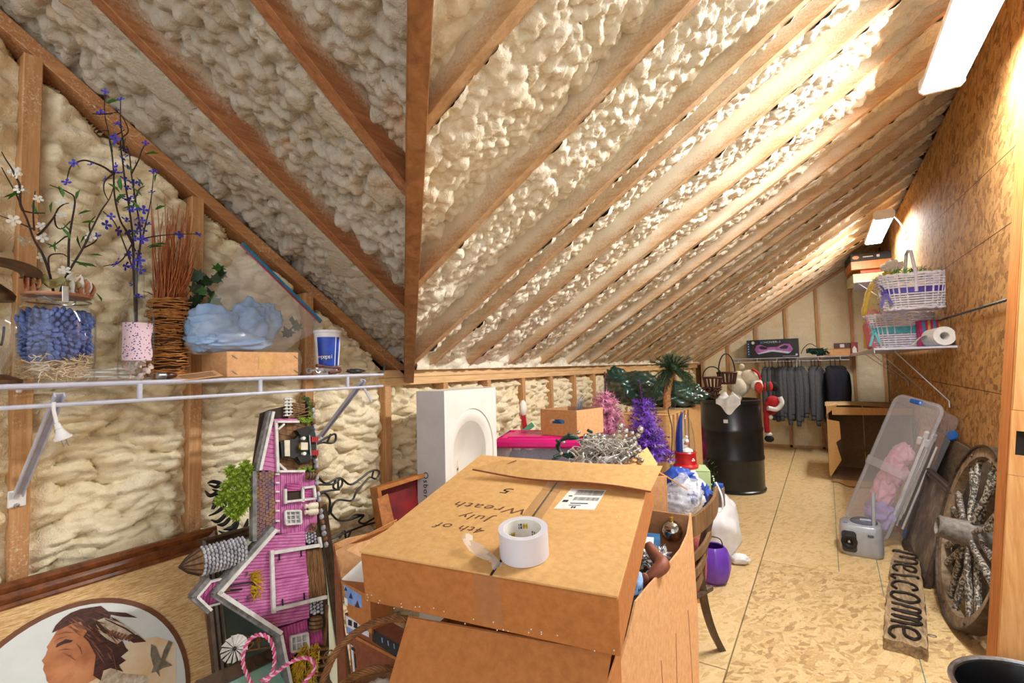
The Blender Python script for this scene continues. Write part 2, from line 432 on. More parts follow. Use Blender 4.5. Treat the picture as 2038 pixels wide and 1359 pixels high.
mat('dark_gap', '1C1712', .9); mat('chalk', '4E7C78', .9); mat('black_matte', '141414', .6)
mat('sheathing', '8A6A40', .9)

# ---- floor: subfloor with OSB panels laid on it
fl = MB(); fl.box((-.3, 3.2, -.035), (4.6, 10.6, .03)); fl = struct('floor', fl, M['dark_gap'])
def panel(x0, x1, y0, y1, m):
    b = MB(); g = .003; b.box(((x0+x1)/2, (y0+y1)/2, -.0099), (x1-x0-2*g, y1-y0-2*g, .0198), bev=.001); b.build('panel', M[m], fl)
for y0, y1, m in ((-2, 2.21, 'osb_floor'), (2.21, 4.88, 'osb_floor'), (4.88, 7.3, 'osb_floor'), (7.3, 8.4, 'osb_floor')): panel(XK-.1, -.40, y0, y1, m)
for y0, y1, m in ((-2, 1.08, 'osb_floor_rough'), (1.08, 3.525, 'osb_floor_rough'), (3.525, 5.97, 'osb_floor'), (5.97, 8.4, 'osb_floor')): panel(-.40, .82, y0, y1, m)
for y0, y1, m in ((-2, 1.9, 'osb_floor'), (1.9, 4, 'osb_floor_rough')): panel(.82, 2.0, y0, y1, m)
for x, y0, y1 in ((.015, 3.55, 6.3), (.27, 2.35, 2.78), (.21, 3.3, 3.9)):
    b = MB(); b.bar((x, y0, .0003), (x+.01, y1, .0003), .0035, .0004); b.build('chalk_line', M['chalk'], fl)

# ---- left wall: sheathing, studs, plates and sprayed foam between them
b = MB(); b.box((XK-.115, 3.4, .72), (.02, 10.4, 1.47))
b.prism([(-1.9, 1.2), (Y0+.2, 1.2), (Y0+.2, ZP+.25), (-1.9, zA(-1.9)+.28)], 0, .02); v = b.v[-1].copy(); b.v[-1] = np.stack([XK-.125+v[:, 2], v[:, 0], v[:, 1]], 1)
wl = struct('wall_left', b, M['sheathing'])
STUD = .038
def stud(y, z0, z1, m='pine_z', x=XK, wid=STUD, d=.089, par=None):
    b = MB(); b.box((x-d/2, y, (z0+z1)/2), (d, wid, z1-z0), bev=.002); b.build('stud', M[m], par or wl)
Ls = [-.03, .369, .775, 1.19]
for y in Ls: stud(y, .02, zA(y)-.046)
stud(1.605, .02, ZP-.076)
Ks = [2.02+.406*k for k in range(16)]
for y in Ks: stud(y, .02, ZP-.076)
b = MB(); b.bar((XK-.045, -1.5, zA(-1.5)-.023), (XK-.045, Y0+.0, zA(Y0)-.023), .089, .038, bev=.002); b.build('sloped_plate', M['pine_y'], wl)
b = MB(); b.box((XK-.045, (1.585+YF)/2, ZP-.057), (.089, YF-1.585, .037), bev=.002); b.build('top_plate', M['pine_pale'], wl)
b = MB(); b.box((XK-.045, (1.585+YF)/2, ZP-.019), (.089, YF-1.585, .037), bev=.002); b.build('top_plate', M['pine_pale'], wl)
b = MB(); b.box((XK-.045, 3.4, .019), (.089, 9.7, .038), bev=.002); b.build('bottom_plate', M['pine_y'], wl)
def wall_foam(y0, y1, z0, z1fun, seed, res, m, hz=1., rough=1.):
    def h(a, c):
        u, v = a, c; y = y0-.01+a
        wv = .03*fbm(u*9, v*9, seed)
        l1 = lumps(u*12*hz+wv*14, v*30+2.2*fbm(u*9, v*6, seed+3, 2), seed); l2 = lumps(u*20+wv*9, v*48+1.5*fbm(u*12, v*6, seed+4, 2), seed+1)
        ed = np.minimum(a, (y1-y0+.02)-a); e = np.clip(ed/.05, 0, 1)
        zz = .03+c; dst = np.where(y < Y0, zA(y)-.055, ZP-.085)-zz
        return -.05*np.clip(1-dst/.03, 0, 1)-.088+(.066*l1+.020*l2)*rough*(.35+.65*e)+.03*fbm(u*5, v*5, seed+7, 3)+.012*np.exp(-(ed/.016)**2)
    zt = max(z1fun(y0), z1fun(y1))
    n = lambda L: max(3, int(L/res))
    return heightfield('foam', (XK, y0-.01, .03), (0, y1-y0+.02, 0), (0, 0, zt-.03), n(y1-y0), n(zt), h, M[m], wl,
                       keep=lambda c: c[:, 2] < np.where(c[:, 1] < Y0, zA(c[:, 1])-.03, ZP)-.02)
ed = Ls+[1.605]
for k in range(len(ed)-1): wall_foam(ed[k]+.019, ed[k+1]-.019, .03, lambda y: zA(y)-.03, 11+k, .0055, 'foam_yellow')
for k, y in enumerate([1.605]+Ks[:-1]): wall_foam(y+.019, y+.387, .03, lambda y: ZP-.06, 40+k, .007 if y < 4 else .014, 'foam_yellow', 1.5)

# ---- ceiling: two roof slopes meeting in a valley; rafters and foam are its parts
b = MB()
D = .30
b.add([(XK-.3, -2, zA(-2)+D), (2.2, -2, zA(-2)+D), (2.2, Y0-(2.2-XK)*SB/SA, zB(2.2)+D), (XK, Y0, ZP+D), (XK-.3, Y0, ZP+D)], [[0, 1, 2, 3, 4]])
b.add([(XK, Y0, ZP+D), (2.2, Y0-(2.2-XK)*SB/SA, zB(2.2)+D), (2.2, YF+.2, zB(2.2)+D), (XK-.3, YF+.2, zB(XK-.3)+D), (XK-.3, Y0, zB(XK-.3)+D)], [[0, 1, 2, 3, 4]])
ce = struct('ceiling', b, M['sheathing'], smooth=0)
nA = nrm((0, SA, 1)); nB = nrm((-SB, 0, 1)); RD = .184
def vY(X): return Y0-(X-XK)*SB/SA          # where the valley passes X
def vX(Y): return XK+(Y0-Y)*SA/SB
def dusty(name, a, b_, scale, n, d0, fr):
    t = NT(name); g = t.noise(t.coord(scale), 1.6, 6, .65, .6); base = t.ramp(g, [(.3, b_), (.68, a)])
    tc = t.n('ShaderNodeTexCoord'); dt = t.n('ShaderNodeVectorMath', operation='DOT_PRODUCT'); t.l(tc.outputs['Object'], dt.inputs[0]); dt.inputs[1].default_value = tuple(n)
    sb = t.n('ShaderNodeMath', operation='SUBTRACT'); t.l(dt.outputs['Value'], sb.inputs[0]); sb.inputs[1].default_value = d0
    ns = t.noise(t.coord(), 130, 3, .7); n2 = t.noise(t.coord(), 3.5, 4)
    m1 = t.n('ShaderNodeMath', operation='MULTIPLY_ADD'); t.l(ns, m1.inputs[0]); m1.inputs[1].default_value = .09; t.l(sb.outputs[0], m1.inputs[2])
    m2 = t.n('ShaderNodeMath', operation='MULTIPLY_ADD'); t.l(n2, m2.inputs[0]); m2.inputs[1].default_value = .13; t.l(m1.outputs[0], m2.inputs[2])
    f = t.ramp(m2.outputs[0], [(fr[0], 0.), (fr[1], .92)]); base = t.mix(f, base, fr[2])
    t.bsdf(base, .7, 0, ns, .4, .003); M[name] = t.m
dusty('rafter_b', 'D6B48A', 'B58C60', (3, 40, 40), nB, float(nB@(V(XK, 0, ZP)-worldloc(ce))), (.115, .165, 'E6DCC6'))
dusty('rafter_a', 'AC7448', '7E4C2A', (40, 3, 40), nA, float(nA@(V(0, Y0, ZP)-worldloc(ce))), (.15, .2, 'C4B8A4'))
def rafterB(y, x0, x1, m='rafter_b', wd=STUD):
    a = V(x0, y, zB(x0))+nB*RD/2; c = V(x1, y, zB(x1))+nB*RD/2
    b = MB(); b.bar(a, c, wd, RD, up=nB, bev=.002); b.build('rafter', M[m], ce)
def rafterA(x, y0, y1, m='rafter_a'):
    a = V(x, y0, zA(y0))+nA*RD/2; c = V(x, y1, zA(y1))+nA*RD/2
    b = MB(); b.bar(a, c, STUD, RD, up=nA, bev=.002); b.build('rafter', M[m], ce)
BY = [.45, .875, 1.31, 1.73, 1.875, 2.19]+[2.62+.43*k for k in range(14)]
for y in BY:
    rafterB(y, XK+.02 if y > Y0 else vX(y)+.02, XO+.06 if y > 2.5 else 2.0)
AX = [XK-.36, XK+.02, XK+.33, XK+.755, XK+1.18]
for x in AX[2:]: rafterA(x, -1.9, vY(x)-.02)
# valley rafter, seen edge-on from the middle of the room
d = nrm((1, -SB/SA, SB)); sd = nrm(np.cross(d, (0, 0, 1))); up = nrm(np.cross(sd, d))
a = V(XK, Y0, ZP)-d*.02-up*.035; b = MB(); b.bar(a+up*RD/2, a+d*2.9+up*RD/2, .046, RD+.06, up=up, bev=.002); b.build('valley_rafter', M['valley_wood'], ce)
# foam in each bay of slope B: thick against the far side of one rafter, thinner at the next
def foamB(ya, yb, seed, res, m):
    L = 4.2 if ya < 2.4 else XO+.14-XK
    su = nrm((1, 0, SB))*L*math.hypot(1, SB); W_ = yb-ya+.012
    def h(a, c):
        t = c/W_; x = a-.12
        h0 = .040+(.066 if ya < 2.4 else .075)*np.clip((t-.15)/.8, 0, 1)**1.3+.07*(fbm(x*1.5, c*3, seed+3, 3)-.5)*np.clip(t*4, .2, 1)
        big = lumps(x*23+1.5*fbm(x*8, c*8, seed, 2), c*25+1.5*fbm(x*6, c*9, seed+5, 2), seed)
        mid = lumps(x*46+1.2*fbm(x*14, c*14, seed+2, 2), c*50, seed+1); f = np.clip(1.25-.9*fbm(x*1.7, c*4, seed+8, 2)*t, .3, 1)
        h0 = h0-(.040*big+.020*mid)*f
        end = np.clip(1-x/.16, 0, 1); h0 = h0*(1-end)+(.005+.03*fbm(x*9, c*9, seed))*end
        return np.where(h0 < 0, h0*np.clip(1-1.6*t, .05, .6), h0)
    keep = lambda p: (Y0-p[:, 1] < (p[:, 0]-XK)*SB/SA-.0)
    o = V(XK-.12, ya-.006, zB(XK-.12))
    heightfield('foam', o, su, (0, W_, 0), int(np.linalg.norm(su)/res), max(6, int(W_/res)), h, M[m], ce, keep)
for k in range(len(BY)-1):
    res = .0065 if BY[k] < 2.7 else .009 if BY[k] < 4.3 else .013
    foamB(BY[k]+.019, BY[k+1]-.019, 100+k, res, 'foam_cream')
foamB(-.5, .45-.019, 99, .012, 'foam_cream')
b = MB()
def foamA(xa, xb, seed, res):
    y1 = vY(xa)+.03; L = y1+.75; su = nrm((0, 1, -SA))*L*math.hypot(1, SA); W_ = xb-xa+.012
    def h(c, a):
        t = c/W_; x = a
        h0 = .045+.07*np.clip((.9-t)/.8, 0, 1)*(np.clip(c/.2, .1, 1) if seed == 200 else 1)+.05*(fbm(x*1.3, c*3, seed+3, 3)-.5)
        big = lumps(x*22+1.5*fbm(x*8, c*8, seed, 2), c*20+1.8*fbm(x*6, c*9, seed+5, 2), seed); mid = lumps(x*40+1.2*fbm(x*14, c*14, seed+2, 2), c*46, seed+1)
        h0 = h0-(.052*big+.022*mid)
        return np.maximum(h0, 0)
    o = V(xa-.006, -.75, zA(-.75))
    heightfield('foam', o, (W_, 0, 0), su, max(6, int(W_/res)), int(np.linalg.norm(su)/res), h, M['foam_shaded'], ce,
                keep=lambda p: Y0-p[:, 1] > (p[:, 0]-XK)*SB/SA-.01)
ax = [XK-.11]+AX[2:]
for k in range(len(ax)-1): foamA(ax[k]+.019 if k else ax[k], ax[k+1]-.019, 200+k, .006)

def bead(a, c): return .012+.030*lumps(a*16+1.5*fbm(a*9, c*9, 5, 2), c*18+fbm(a*7, c*9, 6, 2), 61)+.012*lumps(a*40, c*40, 62)-.03*np.clip(c/.10-.45, 0, 1)
heightfield('foam', (XK-.012, Y0+.02, ZP-.002), (0, YF-Y0-.04, 0), (0, 0, .10), 900, 16, bead, M['foam_cream'], ce)

# ---- far gable wall
b = MB(); b.prism([(XK-.2, -.02), (XO+.5, -.02), (XO+.5, zB(XO+.5)+.2), (XK-.2, zB(XK-.2)+.2)], 0, .02); v = b.v[-1].copy(); b.v[-1] = np.stack([v[:, 0], YF+.1+v[:, 2], v[:, 1]], 1)
wf = struct('wall_far', b, M['sheathing'])
for x in (-1.66, -1.27, -.865, -.455, -.05, .36, .7):
    b = MB(); z1 = zB(x)-.03; b.box((x, YF+.045, z1/2), (STUD, .089, z1), bev=.002); b.build('stud', M['pine_z'], wf)
b = MB(); b.bar((XK, YF+.045, zB(XK)-.02), (XO+.05, YF+.045, zB(XO+.05)-.02), .089, .038, up=nB, bev=.002); b.build('sloped_plate', M['pine_x'], wf)
b = MB(); b.box((-.4, YF+.045, .019), (2.4, .089, .038), bev=.002); b.build('bottom_plate', M['pine_x'], wf)
fx = [-1.66, -1.27, -.865, -.455, -.05, .36, .7]
for k in range(6):
    x0, x1 = fx[k]+.015, fx[k+1]-.015; zt = zB(x1)
    h = lambda a, c, k=k: -.03+.022*fbm(a*6, c*6, 300+k, 4)+.010*lumps(a*9, c*14+2*fbm(a*5, c*5, k), 310+k)-.02*np.exp(-(np.minimum(a, x1-x0-a)/.02)**2)
    heightfield('foam', (x0, YF, .03), (x1-x0, 0, 0), (0, 0, zt), 30, int(zt/.014), h, M['foam_yellow'], wf, keep=lambda p: p[:, 2] < zB(p[:, 0])-.02)

# ---- right wall: OSB panels on framing, a gap left under the roof
b = MB(); b.box((XO+.12, (2.62+YF)/2, 1.5), (.02, YF-2.62+.3, 3.4)); wr = struct('wall_right', b, M['sheathing'])
b = MB(); b.box((2.16, 1.2, 1.9), (.02, 5.2, 3.8)); struct('wall_side', b, mat('drywall', 'ECEAE6', .8, 'E4E2DE', ns=8))
b = MB(); b.box((1.5, 3.79, 1.9), (1.3, .02, 3.8)); struct('wall_end', b, M['drywall'])
ZT = zB(XO)-.035
for y0, y1, z0, z1 in ((2.66, 5.75, .0, 1.078), (5.75, 8.26, .0, 1.078), (2.66, 4.36, 1.082, ZT), (4.363, 6.83, 1.082, ZT), (6.833, 8.26, 1.082, ZT)):
    b = MB(); b.box((XO+.006, (y0+y1)/2, (z0+z1)/2), (.012, y1-y0-.003, z1-z0), bev=.001); b.build('panel', M['osb_wall'], wr)
mat('pencil', '4A3A28', .9)
for a, c in (((5.02, 2.285), (2.8, 2.16)), ((6.1, 1.9), (2.8, 1.86))):
    b = MB(); b.bar((XO-.0004, a[0], a[1]), (XO-.0004, c[0], c[1]), .0004, .0035, up=(0, 0, 1)); b.build('pencil_line', M['pencil'], wr)

# ---- fluorescent fixtures hung under the roof beside the right wall
M['tube_near'] = emis('tube_near', LAMPCOL, TUBE_NEAR); M['tube_far'] = emis('tube_far', LAMPCOL, TUBE_FAR)
mat('white_enamel', 'E8E6E6', .35, 'DDDCDC'); mat('white_plastic', 'ECEBEA', .4, 'E2E0DE')
def fixture(name, label, c, L, wid, tm, group):
    c = np.array(c, float)
    t = thing(name, label, 'light fixture', c, group)
    b = MB(frame(c, (1, 0, 0), (0, 1, 0)))
    prof = [(-wid/2, 0), (-wid/2+.006, -.012), (-wid*.34, .03), (wid*.34, .03), (wid/2-.006, -.012), (wid/2, 0), (wid*.36, .05), (-wid*.36, .05)]
    vs = []
    for y in (-L/2, L/2): vs += [[x, y, z] for x, z in prof]
    n = len(prof); b.add(vs, [[i, (i+1) % n, n+(i+1) % n, n+i] for i in range(n)]+[list(range(n)), list(range(n, 2*n))])
    b.build('housing', M['white_enamel'], t, smooth=.3)
    for y in (-L/2-.008, L/2+.008):
        q = MB(frame(c, (1, 0, 0), (0, 1, 0))); q.prism([(-wid/2, -.014), (-wid*.4, -.032), (wid*.4, -.032), (wid/2, -.014), (wid/2, .03), (wid*.38, .056), (-wid*.38, .056), (-wid/2, .03)], -.008, .008)
        v_ = q.v[-1]-c; q.v[-1] = np.stack([v_[:, 0], y+v_[:, 2], v_[:, 1]], 1)+c; q.build('end_cap', M['white_plastic'], t)
    for x in (-wid*.26, wid*.26):
        q = MB(); q.tube([c+V(x, -L/2+.004, -.008), c+V(x, L/2-.004, -.008)], wid*.12, 14); q.build('tube', tm, t)
    for y in (-L*.38, L*.38):
        q = MB(); zt = zB(c[0])+.02
        q.tube([c+V(0, y, .05), (c[0], c[1]+y, zt)], .003, 6); q.build('chain', M['white_enamel'], t)
    return t
fixture('shop_light', 'white twin tube shop light at the top right corner of the photo', (.51, 2.22, 2.50), 1.22, .16, M['tube_near'], 0)
fl2 = fixture('shop_light', 'smaller looking white twin tube shop light hanging near the far wall', (.535, 6.1, 2.58), 1.12, .16, M['tube_far'], 0)
# cord and pull string of the far light
b = MB(); b.tube(spline([(.60, 5.6, 2.60), (.66, 5.62, 2.5), (.68, 5.6, 2.42), (.70, 5.55, 2.5), (.725, 5.5, 2.52)]), .006, 6)
b.tube(spline([(.68, 5.6, 2.44), (.70, 5.6, 2.38), (.675, 5.6, 2.34), (.71, 5.6, 2.36)]), .006, 6); b.build('cord', M['white_plastic'], fl2)

# ---- post at the near end of the right wall, leaning a little
b = MB(); wood('post_wood', 'E3B377', 'C98A48', (30, 30, 2.5), bstr=.08); wood('post_shaded', 'CC8440', 'A86025', (30, 30, 2.5), bstr=.08)  # left face: its shade is painted in as a deeper orange wood
pa, pb = V(.470, 2.65, 0), V(.62, 2.57, 2.75)
ax_ = nrm(pb-pa)
pb = UY(2033, 95, 2.655); d_ = pb-pa; pb = pa+d_*1.25; t = thing('post', 'pale pine post with cut outlet hole at the right edge of the photo', 'post', pa)
T = frame(pa, (1, 0, 0), d_); T = np.stack([nrm(np.cross(nrm(d_), (0, -1, 0)))*-1, V(0, -1, 0), nrm(d_)], 1); 
if T[0, 0] < 0: T[:, 0] *= -1
P4 = np.eye(4); P4[:3, :3] = T; P4[:3, 3] = pa
LP = float(np.linalg.norm(pb-pa))
part('stud', lambda b: b.box((.055, .06, LP/2), (.11, .12, LP), bev=.003), M['post_shaded'], t, P4)
hz = 0.955
def fr(b):
    for x, z, w_, h in ((.0685, (LP+hz+.12)/2, .133, LP-hz-.12), (.0685, (hz-.12)/2, .133, hz-.12)): b.box((x, .127, z), (w_, .014, h), bev=.002)
    b.box((.009, .127, hz), (.014, .014, .238)); b.box((.0925, .127, hz), (.085, .014, .238))
    b.box((.033, .127, hz+.082), (.034, .014, .075)); b.box((.033, .127, hz-.082), (.034, .014, .075))
part('facing_board', fr, M['post_wood'], t, P4)
part('outlet_hole', lambda b: b.box((.033, .121, hz), (.036, .004, .09)), M['dark_gap'], t, P4)
# ================================================================ LEFT: THE WIRE SHELF AND WHAT STANDS ON IT
mat('wire_white', 'C9CBDA', .35, 'B9BBCC'); mat('card', 'C7915A', .8, 'B88049', ns=60, bump=.15, bs=300); mat('card_pale', 'DDAA78', .8, 'CE9864', ns=60, bump=.15, bs=300)
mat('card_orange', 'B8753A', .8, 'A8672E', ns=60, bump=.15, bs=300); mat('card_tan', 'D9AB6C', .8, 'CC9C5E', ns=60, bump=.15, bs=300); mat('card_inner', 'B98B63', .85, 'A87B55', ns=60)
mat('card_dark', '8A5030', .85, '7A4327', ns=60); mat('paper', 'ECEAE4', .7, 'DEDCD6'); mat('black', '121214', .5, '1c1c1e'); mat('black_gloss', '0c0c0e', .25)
mat('steel', 'B9BBC0', .3, '8E9096', metal=.9); mat('chrome', 'D8DADF', .12, metal=1); mat('brown_metal', '5A3A1E', .45, '3b2413', metal=.4)
mat('twig', '3A2418', .7, '241610'); mat('leaf', '3E7A28', .5, '25541A', ns=60); mat('leaf_dark', '1F4A24', .4, '12341A', ns=40); mat('leaf_dry', 'A7A06A', .7, '8B7E4C')
mat('petal_white', 'EFEDE2', .6, 'DAD6C8'); mat('petal_blue', '3D3CC8', .5, '2C2799', ns=90); mat('straw', 'C98F4E', .7, 'A4652E', ns=50); mat('straw_pale', 'F0DCC2', .7, 'D9B68C', ns=80)
mat('reed', 'B4672C', .65, '8A4318', ns=40); mat('cone_blue', '7388D0', .6, '262A50', ns=45, amt=.9); mat('denim', '9DBCE0', .8, '7FA3CF', ns=12); mat('red', 'B81F24', .5); mat('gold', 'B8923E', .4, metal=.6)
clear('tape_clear', (.99, .97, .94), haze=.025, hazec=(.85, .72, .55), rough=.12); clear('glass', (.96, .98, .97), rough=.02); clear('film', (.97, .97, .98), rough=.12, haze=.10, hazec=(.95, .95, .96), crinkle=.9)
SX, SZ = -1.43, 1.257
sh = thing('wire_shelf', 'white wire shelf on the foam wall carrying the pinecone jar', 'shelf', (-1.58, .5, SZ-.3))
ye = float(UX(762, 747, SX)[1])
for x, z, nm, r in ((SX, SZ, 'front_rail', .0055), (SX, SZ-.044, 'lower_rail', .005), (-1.575, SZ-.006, 'rail', .004), (XK+.012, SZ-.004, 'back_rail', .005)):
    part(nm, lambda b: b.tube([(x, -.4, z), (x, ye, z)], r, 8), M['wire_white'], sh)
def deck(b):
    y = -.38
    while y < ye-.01: b.tube([(SX, y, SZ+.004), (XK+.012, y, SZ+.001)], .0022, 5); y += .0254
part('wire_deck', deck, M['wire_white'], sh, kind='stuff')
for px in (278, 518, 692):
    y = float(UX(px, 785, SX)[1]); part('upright', lambda b: b.box((SX, y, SZ-.022), (.008, .011, .042), bev=.002), M['wire_white'], sh)
def brace(a, c, foot=True):
    def f(b):
        a_, c_ = np.array(a), np.array(c); dd = nrm(c_-a_); s = nrm(np.cross(dd, (0, 1, 0)))
        b.bar(a, c, .018, .003, up=s, bev=.001); b.bar(a_+s*.005-V(0, .008, 0), c_+s*.005-V(0, .008, 0), .003, .012, up=s); b.bar(a_+s*.005+V(0, .008, 0), c_+s*.005+V(0, .008, 0), .003, .012, up=s)
    br = part('brace', f, M['wire_white'], sh)
    q = part('foot_plate', lambda b: b.box((XK+.003, c[1], c[2]-.012), (.006, .034, .042), bev=.002), M['white_plastic'], br)
    return br
c1 = UX(33, 990, XK); brace(UX(118, 782, SX), c1+V(.008, 0, .01))
part('screw', lambda b: b.lathe([(.006, 0), (.005, .003), (0, .004)], UX(33, 1006, XK+.006), 10, ax=(1, 0, 0)), M['steel'], sh)
c2 = UX(634, 872, XK); brace(UX(722, 755, SX), c2+V(.008, 0, .01))
part('wall_clip', lambda b: b.box(UX(38, 770, XK+.005), (.01, .012, .03), bev=.003), M['white_plastic'], sh)
c3 = UX(722, 800, XK+.01); part('wall_clip', lambda b: b.bar(UX(716, 757, XK+.02), UX(740, 800, XK+.02), .012, .006, up=(1, 0, 0), bev=.002), M['wire_white'], sh)
part('end_cap', lambda b: b.tube(spline([(SX+.0, ye-.02, SZ+.004), (SX, ye+.002, SZ+.012), (SX, ye+.006, SZ+.03), (SX, ye+.0, SZ+.034)]), .004, 8), M['black'], sh)
# --- plug on its cord
cx = -1.40; p = [UX(x, y, cx) for x, y in ((107, 800), (107, 815), (110, 830), (113, 842))]
t = thing('power_cord', 'white plug and cord dangling below the wire shelf', 'cord', UX(125, 890, cx))
part('cord', lambda b: b.tube(spline(p), .0035, 8), M['white_plastic'], t)
a, c = UX(113, 842, cx), UX(127, 874, cx); ax_ = c-a; L = np.linalg.norm(ax_); ax_ = nrm(ax_)
part('plug', lambda b: b.lathe([(.005, 0), (.006, L*.25), (.007, L*.3), (.006, L*.33), (.0075, L*.45), (.013, L*.8), (.016, L*.85), (.016, L*.95), (.009, L)], a, 16, ax=ax_), M['white_plastic'], t)
for s in (-1, 1): part('prong', lambda b: b.bar(c+V(0, s*.004, -.001), c+ax_*.016+V(0, s*.004, 0), .0015, .006, up=(1, 0, .3)), M['steel'], t)
# --- jar with pinecones
JX = -1.50; jc = UX(110, 757, JX); jc[2] = SZ+.006; J = jc
jt = thing('glass_jar', 'clear clamp lid jar holding blue pinecones and straw', 'jar', jc)
JR, JH = .070, .205
def sq(prof, c, b, n=40, e=.35):
    an = np.arange(n)*2*math.pi/n; vs = []
    for r, z, k in prof:
        rr = r*(np.abs(np.cos(an))**(2/(2-k*1.2))+np.abs(np.sin(an))**(2/(2-k*1.2)))**(-(2-k*1.2)/2) if k > 0 else np.full(n, r)
        vs.append(np.stack([np.cos(an)*rr, np.sin(an)*rr, np.full(n, z)], 1)+np.array(c))
    m_ = len(prof); b.add(np.concatenate(vs), [[i*n+q, i*n+(q+1) % n, (i+1)*n+(q+1) % n, (i+1)*n+q] for i in range(m_-1) for q in range(n)])
part('glass', lambda b: sq([(.05, .0, .9), (JR-.004, .004, .9), (JR, .014, .9), (JR, JH*.78, .9), (JR-.003, JH*.83, .8), (JR-.012, JH*.875, .4), (.056, JH*.9, 0), (.056, JH*.94, 0), (.06, JH*.95, 0), (.06, JH, 0)], jc, b), M['glass'], jt)
part('bail', lambda b: (b.tube([(jc[0]+.06*math.cos(a), jc[1]+.06*math.sin(a), jc[2]+JH*.915) for a in np.linspace(0, 6.2, 30)], .0016, 6),
     b.tube(spline([jc+V(.05, -.035, JH*.93), jc+V(.072, -.018, JH*.86), jc+V(.074, -.002, JH*.84), jc+V(.072, .012, JH*.87), jc+V(.06, .014, JH*.93)]), .002, 6)), M['steel'], jt)
part('clasp', lambda b: b.bar(jc+V(.068, -.003, JH*.87), jc+V(.064, -.003, JH*1.06), .012, .004, up=(1, 0, 0), bev=.001), M['chrome'], jt)
part('gasket', lambda b: b.lathe([(.06, 0), (.062, .002), (.062, .006), (.055, .007)], jc+V(0, 0, JH*.965), 28), mat('gasket', 'C98A6A', .6), jt)
rg = random.Random(3); b = MB()
for i in range(330):
    z = rg.uniform(.008, .062); a, r = rg.uniform(0, 6.28), .062*math.sqrt(rg.random()); q = jc+V(r*math.cos(a), r*math.sin(a), z); dd = V(rg.gauss(0, 1), rg.gauss(0, 1), rg.gauss(0, .35)); dd = nrm(dd)*rg.uniform(.01, .022)
    e = q+dd; lim = lambda P: jc+V(*(np.array(P-jc)[:2]*min(1, .066/max(1e-6, math.hypot(*(P-jc)[:2])))), (P-jc)[2])
    b.tube([lim(q-dd), lim(q+V(0, 0, rg.uniform(-.004, .006))), lim(e)], .0011, 4, caps=False)
tag(b.build('straw', M['straw_pale'], None, kind='stuff'), 'pale shredded straw in the bottom of the glass jar', 'straw')
b = MB()                                            # one pinecone, overlapping scales in a spiral
b.lathe([(.004, -.02), (.013, -.012), (.014, 0), (.009, .014), (.002, .022)], n=10)
for i in range(52):
    f = i/52; z = -.019+.04*f; a = i*2.4; r = .0165*math.sin(math.pi*(.12+.84*f))**.7; b.sph((r*math.cos(a), r*math.sin(a), z), (.0058, .0058, .0032), 6, 4)
cone = Proto('pinecone', b, M['cone_blue'])
for i in range(15):
    k = i // 5; a = i*1.257+k*.6; r = .040
    o = cone.put(None, jc+V(r*math.cos(a), r*math.sin(a), .078+k*.032), (rg.uniform(-1.4, 1.4), rg.uniform(-1.4, 1.4), a), rg.uniform(1.25, 1.5))
    tag(o, 'blue painted pinecone inside the clamp lid glass jar', 'pinecone', 'pinecones in the jar')
# --- flowering branches
def blossom_mb(r, n=5):
    b = MB()
    for i in range(n):
        a = i*2*math.pi/n; T = rotz((0, 0, 0), a)
        b.add(np.array([(0, 0, 0), (r*.45, -r*.28, r*.12), (r*.85, -r*.3, r*.2), (r, 0, r*.15), (r*.85, r*.3, r*.2), (r*.45, r*.28, r*.12)])@T[:3, :3].T, [[0, 1, 2, 3, 4, 5]])
    b.sph((0, 0, r*.1), r*.18, 6, 4); return b
BLW, BLB = Proto('blossom', blossom_mb(.0115), M['petal_white']), Proto('blossom', blossom_mb(.0105, 4), M['petal_blue'])
lb = MB(); lb.add([(0, 0, 0), (.008, .005, .002), (.02, .006, .004), (.032, 0, 0), (.02, -.006, .004), (.008, -.005, .002)], [[0, 1, 2, 3], [0, 3, 4, 5]]); LEAF = Proto('leaf', lb, M['leaf'])
def spray(name, label, group, X, stems, blooms, leaves, proto, r0=.0024, jit=.05, lean=.0):
    t = thing(name, label, 'artificial flowers', UX(*stems[0][0], X)); rr = random.Random(len(stems))
    for s in stems:
        off = rr.uniform(-jit, jit); P = [UX(x, y, X+off*(i/max(1, len(s)-1))) for i, (x, y) in enumerate(s)]
        rd = np.linspace(r0*(1.2 if len(s) > 6 else .8), r0*.4, len(spline(P, 6)))
        part('branch', lambda b: b.tube(spline(P, 6), rd, 5), M['twig'], t)
    for i, (x, y) in enumerate(blooms): proto.put(t, UX(x, y, X+rr.uniform(-.02, .03)), (rr.uniform(-.6, .6), rr.uniform(.7, 1.9), rr.uniform(-1.2, .6)), rr.uniform(.8, 1.25))
    for i, (x, y, a) in enumerate(leaves): LEAF.put(t, UX(x, y, X+rr.uniform(-.01, .02)), (rr.uniform(-.5, .5), -a, 1.5+rr.uniform(-.4, .4)), rr.uniform(.8, 1.2))
    return t
c1_ = lambda L: [(x*.2575, 150+y*.2575) for x, y in L]
c2_ = lambda L: [(x*.2575, 430+y*.2575) for x, y in L]
